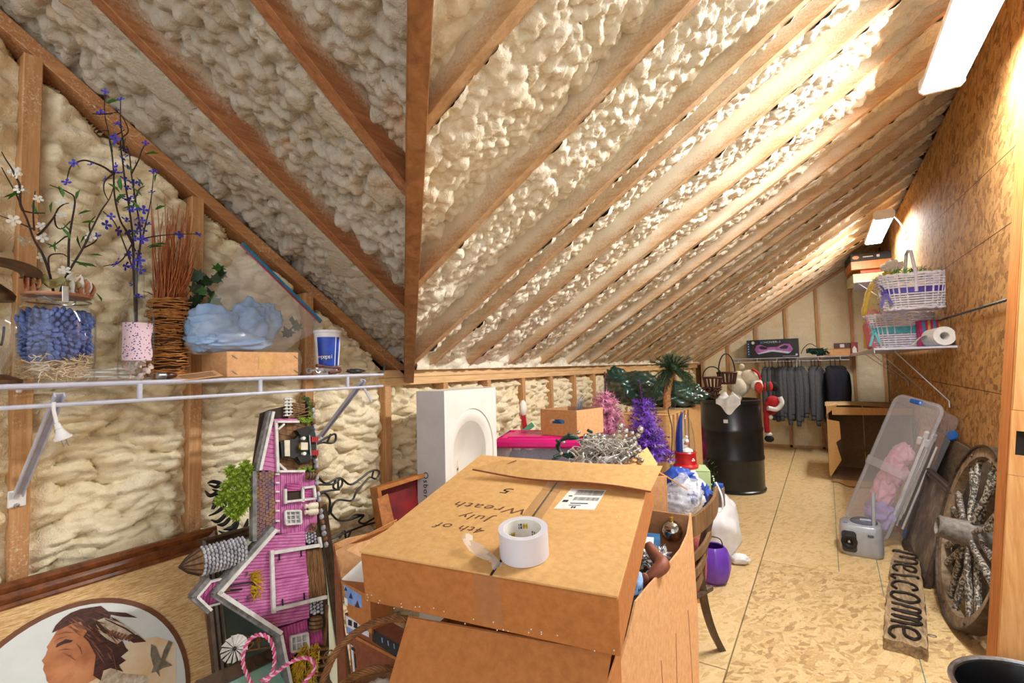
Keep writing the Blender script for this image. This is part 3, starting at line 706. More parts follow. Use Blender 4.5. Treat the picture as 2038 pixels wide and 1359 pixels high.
spray('blossom_branch', 'dark branches with small white blossoms rising from the pinecone jar', 0, JX,
  [[(108, 590), (99, 547), (85, 507), (67, 475), (55, 440), (46, 420), (38, 400), (30, 382), (15, 355), (3, 333)], [(46, 420), (40, 404), (39, 369), (30, 350), (23, 335), (12, 318), (3, 302)],
   [(115, 590), (134, 551), (137, 482), (142, 446), (149, 397), (134, 382), (115, 374), (99, 368)], [(118, 590), (131, 551), (165, 494), (180, 462), (201, 420), (218, 395), (227, 369)],
   [(136, 470), (129, 472), (112, 485), (98, 492)], [(75, 467), (80, 464), (95, 448), (108, 431), (116, 415), (128, 406), (137, 404)], [(67, 456), (48, 448), (31, 441), (0, 429)],
   [(108, 431), (112, 450), (124, 455), (140, 440)], [(68, 459), (66, 420), (70, 380)], [(180, 462), (178, 445), (190, 430)], [(46, 420), (68, 424), (90, 424)], [(165, 494), (190, 480), (192, 465)], [(98, 540), (98, 510), (122, 505), (136, 512)]],
  c1_([(90, 740), (115, 745), (135, 755), (150, 880), (175, 890), (295, 955), (470, 985), (565, 1010), (480, 1080), (330, 1250), (225, 1290), (160, 1280), (105, 1120), (320, 1165), (705, 1250), (780, 1100)])+c2_([(320, 320), (480, 430), (500, 420)]),
  [(*q, a) for q, a in zip(c1_([(20, 945), (55, 965), (395, 1065), (300, 1085), (590, 960), (600, 1075), (625, 1140), (480, 1140), (470, 1170), (620, 1300), (450, 850), (345, 1295), (660, 1320)])+c2_([(630, 260), (690, 300), (430, 280), (540, 340), (610, 355), (600, 375), (740, 590)]), [.5, .9, 1.5, 1.9, 1.3, .5, .2, -.9, -1, 1.1, -1.2, -.5, 1.2, 1.8, .1, 1.6, -.4, -.2, 0, -1])], BLW)
lz = thing('dried_leaf', 'curled olive and pink dried leaves tucked in the jar mouth', 'dried leaves', jc+V(0, 0, JH))
for (x, y, w_, h_, m_) in ((112, 562, .085, .022, 'leaf_dry'), (155, 568, .05, .045, 'petal_white'), (168, 575, .04, .04, 'gasket'), (62, 560, .03, .04, 'gasket')):
    q = UX(x, y, JX+.02); part('leaf', lambda b: b.grid([[q+V(.01*math.sin(3*i+j), (i/6-.5)*w_*math.sin(math.pi*(j+1)/6)**.5, (j/4-.5)*h_+.006*math.sin(i*2.)) for j in range(5)] for i in range(7)]), M[m_], lz)
# --- wine bottle
BX = -1.515; bc = UX(270, 753, BX); bc[2] = SZ+.006
t = thing('wine_bottle', 'clear wine bottle with a torn speckled label and blue flowers', 'bottle', bc)
part('glass', lambda b: b.lathe([(.0, .004), (.03, .002), (.037, .005), (.039, .012), (.039, .16), (.037, .178), (.028, .197), (.018, .212), (.0155, .225), (.0145, .285), (.017, .287), (.017, .298), (.0145, .3)], bc, 32), M['glass'], t)
def label(b):
    vs = []; A = np.linspace(-1.15, .62, 15)
    for i, a in enumerate(A):
        for k in range(9):
            z = .050+.098*k/8; e = a+(.1*math.sin(k*1.1) if i > 12 else 0)
            vs.append((bc[0]+.0397*math.cos(e), bc[1]+.0397*math.sin(e), bc[2]+z))
    b.add(vs, [[i*9+k, (i+1)*9+k, (i+1)*9+k+1, i*9+k+1] for i in range(14) for k in range(8)])
tn = NT('speckle_label'); co = tn.coord(); vo = tn.n('ShaderNodeTexVoronoi', i_Scale=170.); tn.l(co, vo.inputs['Vector']); cc = tn.ramp(vo.outputs['Distance'], [(.24, '4A4478'), (.34, 'E2C6D4')]); tn.bsdf(cc, .7); M['speckle_label'] = tn.m
part('label', label, M['speckle_label'], t)
b = MB(); rr = random.Random(5)
shell_b = MB(); shell_b.grid([[(.017*r_*math.cos(a), .017*r_*math.sin(a)*.8, .007*math.sin(math.pi*r_)+.001*math.cos(a*14)) for r_ in (0.05, .4, .75, 1)] for a in np.linspace(-1.2, 1.2, 12)])
SHELL = Proto('seashell', shell_b, mat('shell', 'E9D6CE', .5, 'C9A9A6', ns=90))
for i in range(16):
    a = i*2.4; r = .024*math.sqrt(rr.random()); tag(SHELL.put(None, bc+V(r*math.cos(a), r*math.sin(a), .012+.0022*i), (rr.uniform(0, 1.5), rr.uniform(-1, 1), a), .9), 'small ribbed seashell in the bottom of the wine bottle', 'seashell', 'seashells in the wine bottle')
BLs = c1_([(812, 125), (935, 187), (780, 290), (912, 268), (905, 375), (925, 385), (890, 485), (890, 525), (955, 570), (940, 640), (985, 625), (1045, 675), (900, 705), (985, 715), (890, 750), (940, 755), (815, 800), (965, 805), (1035, 830), (1075, 830), (985, 870), (1040, 935), (1125, 525), (570, 680), (705, 690), (515, 828), (1187, 745), (1175, 903), (1025, 1040), (1110, 1040), (860, 1090), (820, 1155), (910, 1200), (1060, 1110), (1100, 1120), (1145, 1150), (1070, 1160), (1060, 1205), (1110, 1200), (1000, 1225), (1045, 1260), (1100, 1270), (975, 1120), (940, 940), (1380, 1235), (1530, 1230), (745, 1245), (1000, 970), (900, 970)])+c2_([(1000, 300), (1075, 290), (1040, 350), (1080, 340), (920, 330), (970, 385), (1085, 415), (1030, 385), (895, 375), (1025, 530), (1070, 620)])
spray('blue_flower_spray', 'tall spray of tiny violet blue flowers standing in the wine bottle', 0, BX+.01,
  [[(270, 660), (268, 560), (262, 480), (240, 440), (228, 390), (226, 340), (222, 300), (215, 260), (208, 222), (209, 185)], [(270, 650), (266, 540), (265, 480), (258, 420), (250, 370), (244, 320), (240, 280), (255, 262), (248, 240), (236, 225), (222, 225)],
   [(272, 640), (272, 545), (280, 470), (270, 400), (262, 350), (258, 310), (252, 290)], [(268, 545), (245, 480), (226, 440), (210, 425), (205, 420)], [(225, 345), (208, 333), (190, 325), (170, 319), (155, 322), (142, 330), (136, 345), (133, 362)],
   [(272, 520), (290, 445), (300, 400), (306, 345)], [(262, 345), (275, 320), (282, 300), (290, 285)], [(285, 475), (310, 470), (340, 467), (395, 465)], [(222, 300), (219, 275), (238, 265), (248, 258)], [(226, 345), (209, 360), (207, 380), (216, 400)],
   [(248, 300), (240, 245), (240, 200)], [(215, 260), (205, 259), (195, 259)], [(222, 226), (200, 227), (183, 226)], [(266, 480), (240, 520), (205, 530)], [(270, 500), (250, 460), (235, 430)], [(262, 420), (275, 380), (288, 370)]],
  BLs, [(*q, a) for q, a in zip(c1_([(820, 215), (1110, 610), (1195, 830), (975, 680), (940, 890), (890, 985), (1000, 850), (945, 1030), (1010, 960), (830, 830), (875, 600), (915, 585), (955, 560), (1050, 780), (1200, 1040), (1130, 1330), (1160, 1330)])+c2_([(1150, 250), (1190, 220), (1030, 170)]), [.6, .4, 1.4, -.9, 1.7, .9, -.7, .4, -1., -.6, 1.7, .8, 1.4, -1, .6, .5, .3, .5, .2, 1.2])], BLB, jit=.04)
wd_ = thing('round_tag', 'small pale blue round tag stuck on the foam behind the reeds', 'tag', UX(286, 384, XK-.03)); part('disc', lambda b: b.lathe([(.013, 0), (.013, .003), (0, .004)], UX(286, 384, XK-.03), 18, ax=(1, 0, 0)), M['petal_white'], wd_)
# --- bound reed bundle
RX = -1.60; rc = UX(333, 742, RX); rc[2] = SZ+.006
t = thing('reed_bundle', 'sheaf of dry orange reeds bound in a twig wrapped base', 'dried reeds', rc); rr = random.Random(9)
b = MB()
for i in range(150):
    a, r = rr.uniform(0, 6.28), .034*math.sqrt(rr.random()); h = rr.uniform(.30, .52) if i > 40 else rr.uniform(.26, .34); sp = rr.uniform(1.0, 2.1) if h > .35 else 1.1
    p0 = rc+V(r*math.cos(a), r*math.sin(a), .02); p1 = rc+V(r*1.0*math.cos(a), r*math.sin(a), .22); p2 = rc+V(r*sp*math.cos(a)+rr.uniform(-.02, .02), r*sp*math.sin(a)+rr.uniform(-.01, .04), h)
    P = spline([p0, p1, (p1+p2)/2+V(*[rr.uniform(-.006, .006) for _ in '123']), p2], 3); b.tube(P, np.linspace(.0028, .0007, len(P)), 4)
part('reeds', lambda q: (q.v.extend(b.v), q.f.extend(b.f), q.mi.extend(b.mi)), M['reed'], t, kind='stuff')
b = MB()
for i in range(105):
    z = .004+.225*i/105+rr.uniform(-.006, .006); R0 = .043+.006*math.sin(z*40)+rr.uniform(-.003, .004); a0 = rr.uniform(0, 6.28); n = rr.randint(9, 20); tl = rr.uniform(-.12, .12)
    P = [rc+V((R0+rr.uniform(-.002, .002))*math.cos(a0+k*.33), (R0+rr.uniform(-.002, .002))*math.sin(a0+k*.33), max(.003, z+tl*.05*k/4+rr.uniform(-.002, .002))) for k in range(n)]
    dd = P[-1]-P[-2]; P.append(P[-1]+dd*.4+V(P[-1][0]-rc[0], P[-1][1]-rc[1], 0)*.2); b.tube(P, .0016, 4, caps=False)
part('twig_wrap', lambda q: (q.v.extend(b.v), q.f.extend(b.f), q.mi.extend(b.mi)), M['straw'], t, kind='stuff')
part('core', lambda b: b.lathe([(.036, .0), (.038, .1), (.036, .23)], rc, 16), mat('core_dark', '4A2A14', .9), t)
# --- ivy behind
t = thing('ivy', 'dark green ivy trailing behind the reed bundle and plastic bag', 'artificial ivy', UX(410, 640, -1.66)); rr = random.Random(2)
il = [(0, -.5), (.28, -.62), (.5, -.3), (.95, -.35), (.62, .05), (.75, .45), (.35, .35), (0, 1)]; pts_ = [(x, y) for x, y in il]+[(-x, y) for x, y in il[-2:0:-1]]
ib = MB(); ib.add([(x*.022, y*.024, .006*abs(x)) for x, y in pts_], [list(range(len(pts_)))]); IV = Proto('leaf', ib, M['leaf_dark']); IV2 = Proto('leaf', ib, M['leaf'])
for i, (x, y) in enumerate([(392, 548), (388, 575), (412, 560), (430, 555), (435, 534), (402, 580), (418, 585), (385, 600), (395, 615), (400, 560), (440, 545), (425, 600), (380, 625), (405, 630), (590, 650), (572, 663), (582, 640), (395, 590), (372, 610)]):
    (IV2 if i in (5, 4, 11) else IV).put(t, UX(x, y, -1.645+rr.uniform(-.02, .02)), (rr.uniform(1., 1.8), rr.uniform(-.6, .6), rr.uniform(.9, 2.)), rr.uniform(.9, 1.3))
part('stem', lambda b: b.tube(spline([UX(400, 640, -1.67), UX(395, 590, -1.66), UX(415, 560, -1.66), UX(440, 536, -1.66)]), .002, 5), M['twig'], t)
# --- small box, jeans in a zip bag
bx0, bx1 = UX(451, 751, -1.465), UX(594, 747, -1.465); bl = bx1[1]-bx0[1]; bh = float(UX(451, 699, -1.465)[2]-bx0[2])
T = frame(((-1.465-.075), (bx0[1]+bx1[1])/2, SZ+.006), (0, 1, 0), (-1, 0, 0))
t = thing('small_box', 'small stapled cardboard box on the shelf under the bagged jeans', 'cardboard box', T[:3, 3])
part('body', lambda b: b.box((0, 0, bh/2), (bl, .15, bh), bev=.002), M['card_pale'], t, T)
part('tape', lambda b: b.box((.005, -.0755, bh*.55), (bl*.22, .001, bh*.55)), M['card_tan'], t, T)
for x in (-.43, .43):
    for z in (.2, .8): part('staple', lambda b: b.bar((x*bl, -.0765, z*bh+.004), ((x+.06*(1 if x > 0 else 1))*bl, -.0765, z*bh-.006), .002, .002, up=(0, 1, 0)), M['steel'], t, T)
jx = -1.56; jcn = UX(468, 655, jx)
tb = thing('jeans', 'bundled light blue jeans inside the clear zip bag', 'clothing', UX(468, 705, jx))
def jeans(b):
    crumple(b, UX(430, 652, jx), (.05, .085, .066), 4, .17, 1.5, 80, 50, octv=3); crumple(b, UX(505, 642, jx), (.05, .095, .072), 8, .18, 1.5, 80, 50, octv=3); crumple(b, UX(475, 680, jx+.02), (.05, .12, .035), 12, .18, 1.7, 70, 40, octv=3); crumple(b, UX(408, 680, jx+.01), (.045, .05, .034), 15, .2, 1.7, 50, 30, octv=3)
part('cloth', jeans, M['denim'], tb)
def tl(p): return UX(p[0], p[1], jx+.03)
t = thing('zip_bag', 'large clear zip bag with a blue slider strip holding jeans', 'plastic bag', UX(470, 705, jx))
E_ = [((478, 487), (640, 645)), ((440, 560), (620, 665)), ((410, 615), (590, 680)), ((382, 650), (572, 695)), ((366, 685), (555, 706)), ((385, 705), (540, 708))]
for s, off in ((1, .075), (-1, -.06)):
    P = []
    for k, (l, r) in enumerate(E_):
        f = k/5; row = []
        for i in range(9):
            u = i/8; px, py = l[0]+(r[0]-l[0])*u, l[1]+(r[1]-l[1])*u; bulge = off*math.sin(math.pi*min(1, f*1.05))*math.sin(math.pi*u)**.6+s*.002
            row.append(UX(px, py, jx+.01+bulge)+V(.006*math.sin(7*u+3*f+s), 0, 0))
        P.append(row)
    part('film', lambda b: b.grid(P), M['film'], t)
a, c = UX(479, 486, jx+.012), UX(638, 642, jx+.012); n_ = nrm(np.cross(c-a, (1, 0, 0)))*(1)
if n_[2] < 0: n_ = -n_
mat('zip_blue', '1F7FA8', .35); mat('zip_red', 'B0204A', .4)
part('zip_strip', lambda b: b.bar(a+n_*.006, c+n_*.006, .010, .006, up=(1, 0, 0), bev=.001), M['zip_blue'], t); part('zip_line', lambda b: b.bar(a-n_*.002, c-n_*.002, .004, .006, up=(1, 0, 0), bev=.001), M['zip_red'], t)
# --- cup
CX = -1.50; cc_ = UX(652, 731, CX); cc_[2] = SZ+.006; topz = float(UX(650, 658, CX)[2]); ch = topz-cc_[2]
mat('cup_white', 'E8E6EA', .35, 'DEDCE2'); mat('cup_blue', '1746B0', .35, '0E2F86', ns=25); t = thing('drink_cup', 'white plastic drink cup with a blue printed panel', 'cup', cc_)
rB, rT = .036, .047
part('body', lambda b: b.lathe([(rB, 0), (rB+.0005, .004), (rT-.001, ch*.94), (rT+.002, ch*.95), (rT+.002, ch), (rT-.002, ch*.995), (rB-.003, .01)], cc_, 36), M['cup_white'], t)
cz = lambda z: rB+(rT-rB)*z/ch+.0006
fa = math.atan2(-cc_[1], -cc_[0])
def panel_(a0, a1, z0, z1, m_, nm='print'):
    A = np.linspace(a0, a1, 14)
    part(nm, lambda b: b.grid([[cc_+V(cz(z)*math.cos(fa+a), cz(z)*math.sin(fa+a), z) for z in np.linspace(z0, z1, 3)] for a in A]), M[m_], t)
panel_(-.85, .62, ch*.15, ch*.84, 'cup_blue'); panel_(.72, 1.05, ch*.15, ch*.84, 'cup_blue')
for i, chx in enumerate('pepsi'):
    a = fa-.42+.19*i; z = ch*.40; r = cz(z)+.0006; T = np.eye(4); T[:3, 0] = (-math.sin(a), math.cos(a), 0); T[:3, 1] = (0, 0, 1); T[:3, 2] = (math.cos(a), math.sin(a), 0); T[:3, 3] = cc_+V(r*math.cos(a), r*math.sin(a), z)
    text('lettering', chx, T, .021, M['petal_white'], t, .0002)
a = fa-.66; T[:3, 0] = (-math.sin(a), math.cos(a), 0); T[:3, 2] = (math.cos(a), math.sin(a), 0); T[:3, 3] = cc_+V((cz(ch*.40)+.0008)*math.cos(a), (cz(ch*.40)+.0008)*math.sin(a), ch*.40)
ag = np.linspace(.15, math.pi-.15, 10)
part('emblem_top', lambda b: b.prism([(.006*math.cos(x), .006*math.sin(x)) for x in ag], 0, .0005), M['red'], t, T)
part('emblem_bottom', lambda b: b.prism([(.006*math.cos(-x), .006*math.sin(-x)) for x in ag], 0, .0005), mat('emblem_blue', '2F8FE0', .4), t, T)
part('emblem_band', lambda b: b.prism([(-.006, -.0009), (.006, -.0009), (.006, .0009), (-.006, .0009)], 0, .0005), M['petal_white'], t, T)
# --- small things along the front of the shelf
def on(px, py, x=-1.45, dz=.008): p = UX(px, py, x); p[2] = SZ+dz; return p
t = thing('metal_clamp', 'pile of small metal clamps and a brown leather strap by the cup', 'clamp', on(650, 742))
def strap(b):
    for k, (x, y) in enumerate(((615, 742), (632, 738), (645, 735))):
        q = on(x, y); b.lathe([(.006, -.003), (.010, -.003), (.010, .003), (.006, .003), (.006, -.003)], q+V(0, 0, .012), 14, ax=(1, .5*k-.5, .4), caps=False)
        b.bar(q+V(0, 0, .012), on(x+35, y-3)+V(0, 0, .022+.004*k), .008, .006, bev=.001)
part('clamp', strap, M['steel'], t)
part('strap', lambda b: b.tube(spline([on(630, 738)+V(0, 0, .03), on(655, 735)+V(0, 0, .022), on(672, 735)+V(.0, 0, .022), on(675, 742)+V(0, 0, .008), on(655, 742)+V(0, 0, .004)]), .006, 6), mat('leather', '6A3B2C', .5, '4a2519'), t)
t = thing('black_pouch', 'black knitted pouch at the right end of the wire shelf', 'pouch', on(715, 742)); part('pouch', lambda b: crumple(b, on(708, 742)+V(0, 0, .008), (.02, .045, .009), 5, .2, 5, 30, 16, floor=SZ+.005), M['black'], t)
t = thing('cable_coil', 'coil of white cable lying behind the pinecone jar', 'cable', on(195, 746, -1.58)); q = on(185, 746, -1.6)
part('cable', lambda b: b.tube([q+V((.04+.005*math.sin(a*.3))*math.cos(a), (.085+.006*math.cos(a*.7))*math.sin(a), .004+.0018*a) for a in np.linspace(0, 15, 90)], .0028, 6), M['white_plastic'], t)
t = thing('light_bulb', 'small bulb base and socket lying beside the bottle', 'bulb', on(322, 748)); part('socket', lambda b: b.lathe([(.008, 0), (.009, .004), (.008, .006), (.009, .012), (.008, .014), (.009, .02), (.005, .024)], on(312, 748)+V(0, 0, .008), 14, ax=(0, 1, 0)), M['steel'], t); part('bulb', lambda b: b.sph(on(336, 747)+V(0, 0, .008), (.009, .02, .009)), mat('bulb_brown', '4A2A20', .2), t)
t = thing('leaflet', 'curled printed leaflet lying in front of the small stapled box', 'leaflet', on(385, 748)); T = frame(on(385, 748, -1.45, .012), (.1, 1, .12), (-1, .1, .25)); part('sheet', lambda b: b.box((0, 0, 0), (.125, .06, .002)), M['card_pale'], t, T)
for k in range(4): part('print_line', lambda b: b.box((.01, -.02+.011*k, .0015), (.08, .0025, .0004)), M['black'], t, T)
# --- lantern cut off by the left border
LX = -1.49; lc = UX(-18, 690, LX); lc[2] = SZ+.006; tz = float(UX(0, 520, LX)[2])-lc[2]
t = thing('hurricane_lantern', 'glass hurricane lantern with a brown metal collar at the left border', 'lantern', lc)
part('globe', lambda b: b.lathe([(.022, .0), (.025, .03), (.05, .07), (.058, .11), (.05, .15), (.035, .18)], lc, 24), M['glass'], t)
def crescent(b):
    A = np.linspace(-.35, 1.75, 18); o_ = [(lc[1]+.082*math.cos(a)*.9, lc[2]+tz-.022+.028*math.sin(a)) for a in A]; i_ = [(lc[1]+.05*math.cos(a)*.9, lc[2]+tz-.024+.016*math.sin(a)) for a in A]
    b.prism(o_+i_[::-1], -.02, .02); v = b.v[-1].copy(); b.v[-1] = np.stack([lc[0]+v[:, 2], v[:, 0], v[:, 1]], 1)
part('handle', crescent, M['brown_metal'], t); part('collar', lambda b: b.lathe([(.034, .178), (.036, .19), (.03, .2), (.012, .215)], lc, 20), M['brown_metal'], t); part('base', lambda b: b.lathe([(.05, 0), (.05, .008), (.024, .02)], lc, 24), M['brown_metal'], t)
part('clip', lambda b: b.tube(spline([UX(8, 650, LX+.05), UX(6, 672, LX+.05), UX(2, 688, LX+.05)]), .002, 6), M['black'], t)
# ================================================================ LOWER LEFT: FRAMES, BARN PLAQUE, WIRE ART
wood('frame_brown', '8A4E24', '4A2410', (20, 20, 20), .35, bstr=.1); wood('frame_dark', '57402A', '2A1C12', (20, 20, 20), .4, bstr=.1)
tn = NT('burlap'); co = tn.coord((30, 30, 420)); g = tn.noise(co, 1.2, 4, .7); cc = tn.ramp(g, [(.38, 'B98A50'), (.52, 'DDB780'), (.68, 'F0D7A8')]); tn.bsdf(cc, .85, 0, g, .4, .002); M['burlap'] = tn.m
mat('print_paper', 'DFE4E4', .6, 'D2D6D2', ns=6); mat('hair', '5A3226', .7, '331A14', ns=60, stretch=(1, 1, 4)); mat('skin_print', 'C98858', .6, 'A8643C', ns=18); mat('feather', 'D9CDBB', .7, 'A8937C', ns=70); mat('wash_tan', 'DDB27A', .7, 'E8D9BE', ns=8); mat('eagle', '8F8575', .7, '6a604f', ns=60); mat('mat_brown', '7A4A2A', .6)
FT = UX(427, 1040, -1.69); FT[2] = .782
u_ = nrm(V(-.24, 0, .76)); Y_ = V(0, 1, 0)
W1, H1 = .76, .80
T = frame(FT-Y_*W1-u_*H1, Y_, u_)
t = thing('framed_portrait', 'big brown framed oval portrait of a person with feathers, burlap mat', 'framed picture', T[:3, 3]+V(0, W1/2, 0))
picture_frame(t, T, W1, H1, [(0, -.012), (0, .012), (.004, .022), (.014, .026), (.022, .018), (.026, .012), (.034, .013), (.04, .017), (.046, .013), (.05, .006), (.058, .008), (.062, .003), (.062, -.012)], M['frame_brown'])
part('burlap_mat', lambda b: b.box((W1/2, H1/2, -.004), (W1-.1, H1-.1, .008)), M['burlap'], t, T)
oc = UP(150, 1440, T); ra = abs(UP(374, 1359, T)[0]-oc[0])*1.03; rb = UP(190, 1185, T)[1]-oc[1]
an = np.linspace(0, 2*math.pi, 64, endpoint=False)
part('oval_bevel', lambda b: b.prism([(oc[0]+ra*math.cos(a), oc[1]+rb*math.sin(a)) for a in an], 0, .0022), M['mat_brown'], t, T)
part('print', lambda b: b.prism([(oc[0]+(ra-.012)*math.cos(a), oc[1]+(rb-.012)*math.sin(a)) for a in an], 0, .0030), M['print_paper'], t, T)
c7 = lambda L: [(x*.2494, 1020+y*.2494) for x, y in L]
def flat(name, L, z, m, tt=None, TT=None): 
    q = upoly(L, T if TT is None else TT); part(name, lambda b: b.prism(q, z, z+.0004), M[m], tt or t, T if TT is None else TT, smooth=0)
flat('print_wash', c7([(960, 1060), (1120, 1010), (1240, 990), (1400, 1040), (1400, 1359), (700, 1500), (700, 1300)]), .0030, 'wash_tan')
flat('print_robe', c7([(820, 1290), (900, 1230), (960, 1280), (1180, 1300), (1170, 1400), (700, 1500)]), .0034, 'feather')
flat('print_face', c7([(690, 840), (520, 905), (450, 945), (410, 1010), (385, 1050), (368, 1072), (378, 1090), (360, 1140), (330, 1180), (350, 1210), (340, 1250), (360, 1290), (370, 1340), (420, 1400), (600, 1420), (800, 1300), (780, 1000)]), .0034, 'skin_print')
flat('print_hair', c7([(410, 960), (440, 900), (500, 840), (560, 800), (640, 770), (730, 755), (800, 745), (860, 790), (1000, 800), (1090, 840), (960, 830), (880, 815), (870, 850), (960, 1000), (1000, 1080), (1020, 1100), (960, 1150), (1000, 1180), (940, 1220), (980, 1270), (880, 1240), (820, 1260), (800, 1340), (740, 1300), (760, 1140), (700, 1030), (660, 990), (690, 950), (640, 870), (560, 890), (480, 930)]), .0038, 'hair')
flat('print_feather', c7([(770, 860), (830, 840), (960, 880), (1080, 960), (1160, 1030), (1060, 1040), (940, 980), (860, 950)]), .0042, 'feather')
flat('print_feather', c7([(760, 890), (820, 960), (900, 990), (970, 1020), (930, 1050), (850, 1010), (790, 960)]), .0042, 'feather')
flat('print_feather_tip', c7([(1030, 970), (1090, 975), (1160, 1030), (1060, 1040), (1000, 1000)]), .0046, 'hair'); flat('print_quill', c7([(830, 845), (1000, 920), (1150, 1028), (1145, 1032), (990, 930), (828, 850)]), .0047, 'hair')
flat('print_brow', c7([(450, 1050), (520, 1010), (580, 1020), (560, 1035), (500, 1050), (440, 1078)]), .0042, 'hair')
flat('print_eagle', c7([(1200, 1050), (1240, 1070), (1260, 1130), (1280, 1170), (1300, 1100), (1340, 1020), (1370, 1040), (1340, 1110), (1310, 1180), (1370, 1220), (1300, 1240), (1260, 1260), (1270, 1310), (1240, 1270), (1200, 1280), (1220, 1230), (1195, 1140)]), .0046, 'eagle')
mat('hair_light', '8A5A44', .7, '6A3F2E', ns=60); rr = random.Random(14)
for i in range(46):
    x, y = rr.uniform(560, 960), 0; x0 = rr.uniform(520, 900); y0 = 770+.25*abs(x0-720)+rr.uniform(0, 330)*(.35 if x0 < 660 else 1); a = .25+.9*(y0-770)/330+rr.uniform(-.2, .2); L = rr.uniform(70, 190); dx, dy = L*math.cos(a), L*math.sin(a)
    flat('print_strand', c7([(x0, y0), (x0+dx*.5-6, y0+dy*.5+5), (x0+dx, y0+dy), (x0+dx*.5+3, y0+dy*.5-5)]), .0040+.00001*i, 'hair_light' if i % 3 else 'hair')
for L in ([(420, 1040), (470, 1000), (540, 985), (470, 1008)], [(455, 1100), (520, 1085), (580, 1095), (520, 1093)], [(430, 975), (520, 950), (600, 960), (520, 958)], [(600, 1040), (640, 1080), (650, 1130), (632, 1085)], [(500, 1120), (560, 1140), (600, 1180), (552, 1148)]): flat('print_crease', c7(L), .0045, 'hair_light')
for i in range(7): x, y = 1040-25*i, 985-8*i; flat('print_bar', c7([(x, y), (x+18, y+6), (x-14, y+46), (x-30, y+34)]), .0047, 'hair_light')
# --- second frame, dark with pale mat, behind the barn plaque
T = frame(UX(452, 1078, -1.60)*1, (0, 1, 0), (-.18, 0, .75)); tr = UX(640, 1006, -1.60); wd2 = tr[1]-T[1, 3]+.02; 
F2H = .70; org = UX(420, 1085, -1.58); org[2] = tr[2]-.68; org[0] = -1.44; T = frame(org+V(0, -.02, 0), (0, 1, 0), (-.16, 0, .68)); w2 = tr[1]-org[1]+.035
t = thing('framed_print', 'dark framed print with pale mat half hidden behind the pink barn plaque', 'framed picture', T[:3, 3]+V(0, w2/2, 0))
picture_frame(t, T, w2, F2H, [(0, -.012), (0, .010), (.006, .018), (.014, .014), (.02, .018), (.03, .008), (.034, .01), (.036, -.012)], M['frame_dark'])
mat('mat_pale', 'D8DCC2', .6, 'CFD2B4', ns=10); mat('dark_print', '2D4048', .5, '4d5a48', ns=9, amt=.9)
part('mat_board', lambda b: b.box((w2/2, F2H/2, -.004), (w2-.05, F2H-.05, .006)), M['mat_pale'], t, T)
part('print', lambda b: b.box((w2*.46, F2H/2, .0005), (w2*.72, F2H-.2, .003)), M['dark_print'], t, T)
# --- black wire wall art
t = thing('wire_wall_art', 'black bent wire wall art with long curls against the foam wall', 'wall art', UX(650, 1060, -1.66))
c5 = lambda L: [(350+x*.2428, 770+y*.2428) for x, y in L]
for L in ([(1150, 720), (1230, 790), (1340, 745), (1430, 800), (1530, 740), (1580, 700), (1640, 680), (1668, 700), (1640, 752), (1590, 740), (1540, 790), (1480, 860), (1440, 930), (1330, 925), (1280, 980), (1270, 1040)],
          [(1160, 880), (1220, 870), (1262, 930), (1250, 1050)], [(1160, 800), (1290, 795), (1355, 750), (1362, 800), (1325, 840), (1290, 820), (1310, 760)], [(1150, 465), (1190, 440), (1300, 385), (1306, 440), (1270, 460), (1200, 455), (1150, 470)], [(1270, 385), (1240, 455)],
          [(1270, 1035), (1330, 1090), (1430, 1085), (1540, 1050), (1500, 1100), (1540, 1120), (1600, 1090), (1665, 1050)], [(1430, 1085), (1470, 1050), (1540, 1050)], [(1260, 1250), (1330, 1220), (1400, 1190), (1480, 1160), (1560, 1130), (1640, 1110)], [(1340, 1240), (1380, 1180), (1400, 1250), (1440, 1170)],
          [(1165, 870), (1250, 850), (1340, 840)], [(1620, 690), (1605, 745)], [(1330, 760), (1330, 840)]):
    part('wire', lambda b: b.tube(spline([UX(x, y, -1.655) for x, y in c5(L)], 5), .0042, 6), M['black'], t)
for L in ([(260, 790), (300, 775), (360, 790), (330, 820), (270, 800)], [(240, 850), (280, 890), (340, 860), (300, 840)], [(270, 1055), (330, 1030), (390, 980), (400, 940), (330, 960), (300, 1000), (330, 930)], [(290, 1090), (350, 1100), (430, 1020), (470, 960)], [(340, 1130), (400, 1120), (470, 1040)], [(350, 1180), (420, 1200), (490, 1150), (520, 1080)], [(390, 1170), (460, 1150), (500, 1090)], [(530, 1200), (570, 1150), (590, 1080)], [(300, 960), (340, 900), (360, 860)]):
    part('wire', lambda b: b.tube(spline([UX(x, y, -1.655) for x, y in c5(L)], 5), np.interp(np.linspace(0, 1, (len(L)-1)*5+1), [0, .3, .7, 1], [.002, .0065, .0065, .002]), 6), M['black'], t)
# --- barn plaque standing on its end
mat('barn_pink', 'D886B8', .65, 'A84A88', ns=26, stretch=(6, 1, 1), amt=.8); mat('barn_pink_dark', 'C25A98', .65, '9a3a74', ns=40, stretch=(5, 1, 1)); mat('trim_white', 'E2E0DC', .6, 'C9C6C0', ns=50); mat('trim_grey', '8C8A88', .7, '5E5C5A', ns=50)
mat('shingle', '8E6A44', .75, '6B5068', ns=35); mat('board_brown', '8A6238', .7, '5A3C1E', ns=30, stretch=(1, 4, 1)); mat('stone', 'C4C3C8', .7, '8D8C93', ns=50); mat('foliage', '8FA82C', .6, '66801C', ns=50); mat('foliage_dark', '55702A', .6, '38501A'); mat('hay', 'D9B41E', .65, 'A67F0C', ns=60); mat('cream', 'E2D9C2', .5, 'CDC3A8'); mat('void', '3A2A1C', .8)
BO = UX(575, 1075, -1.40); T = frame(BO, (.16, .987, 0), (-.14, .02, .99))
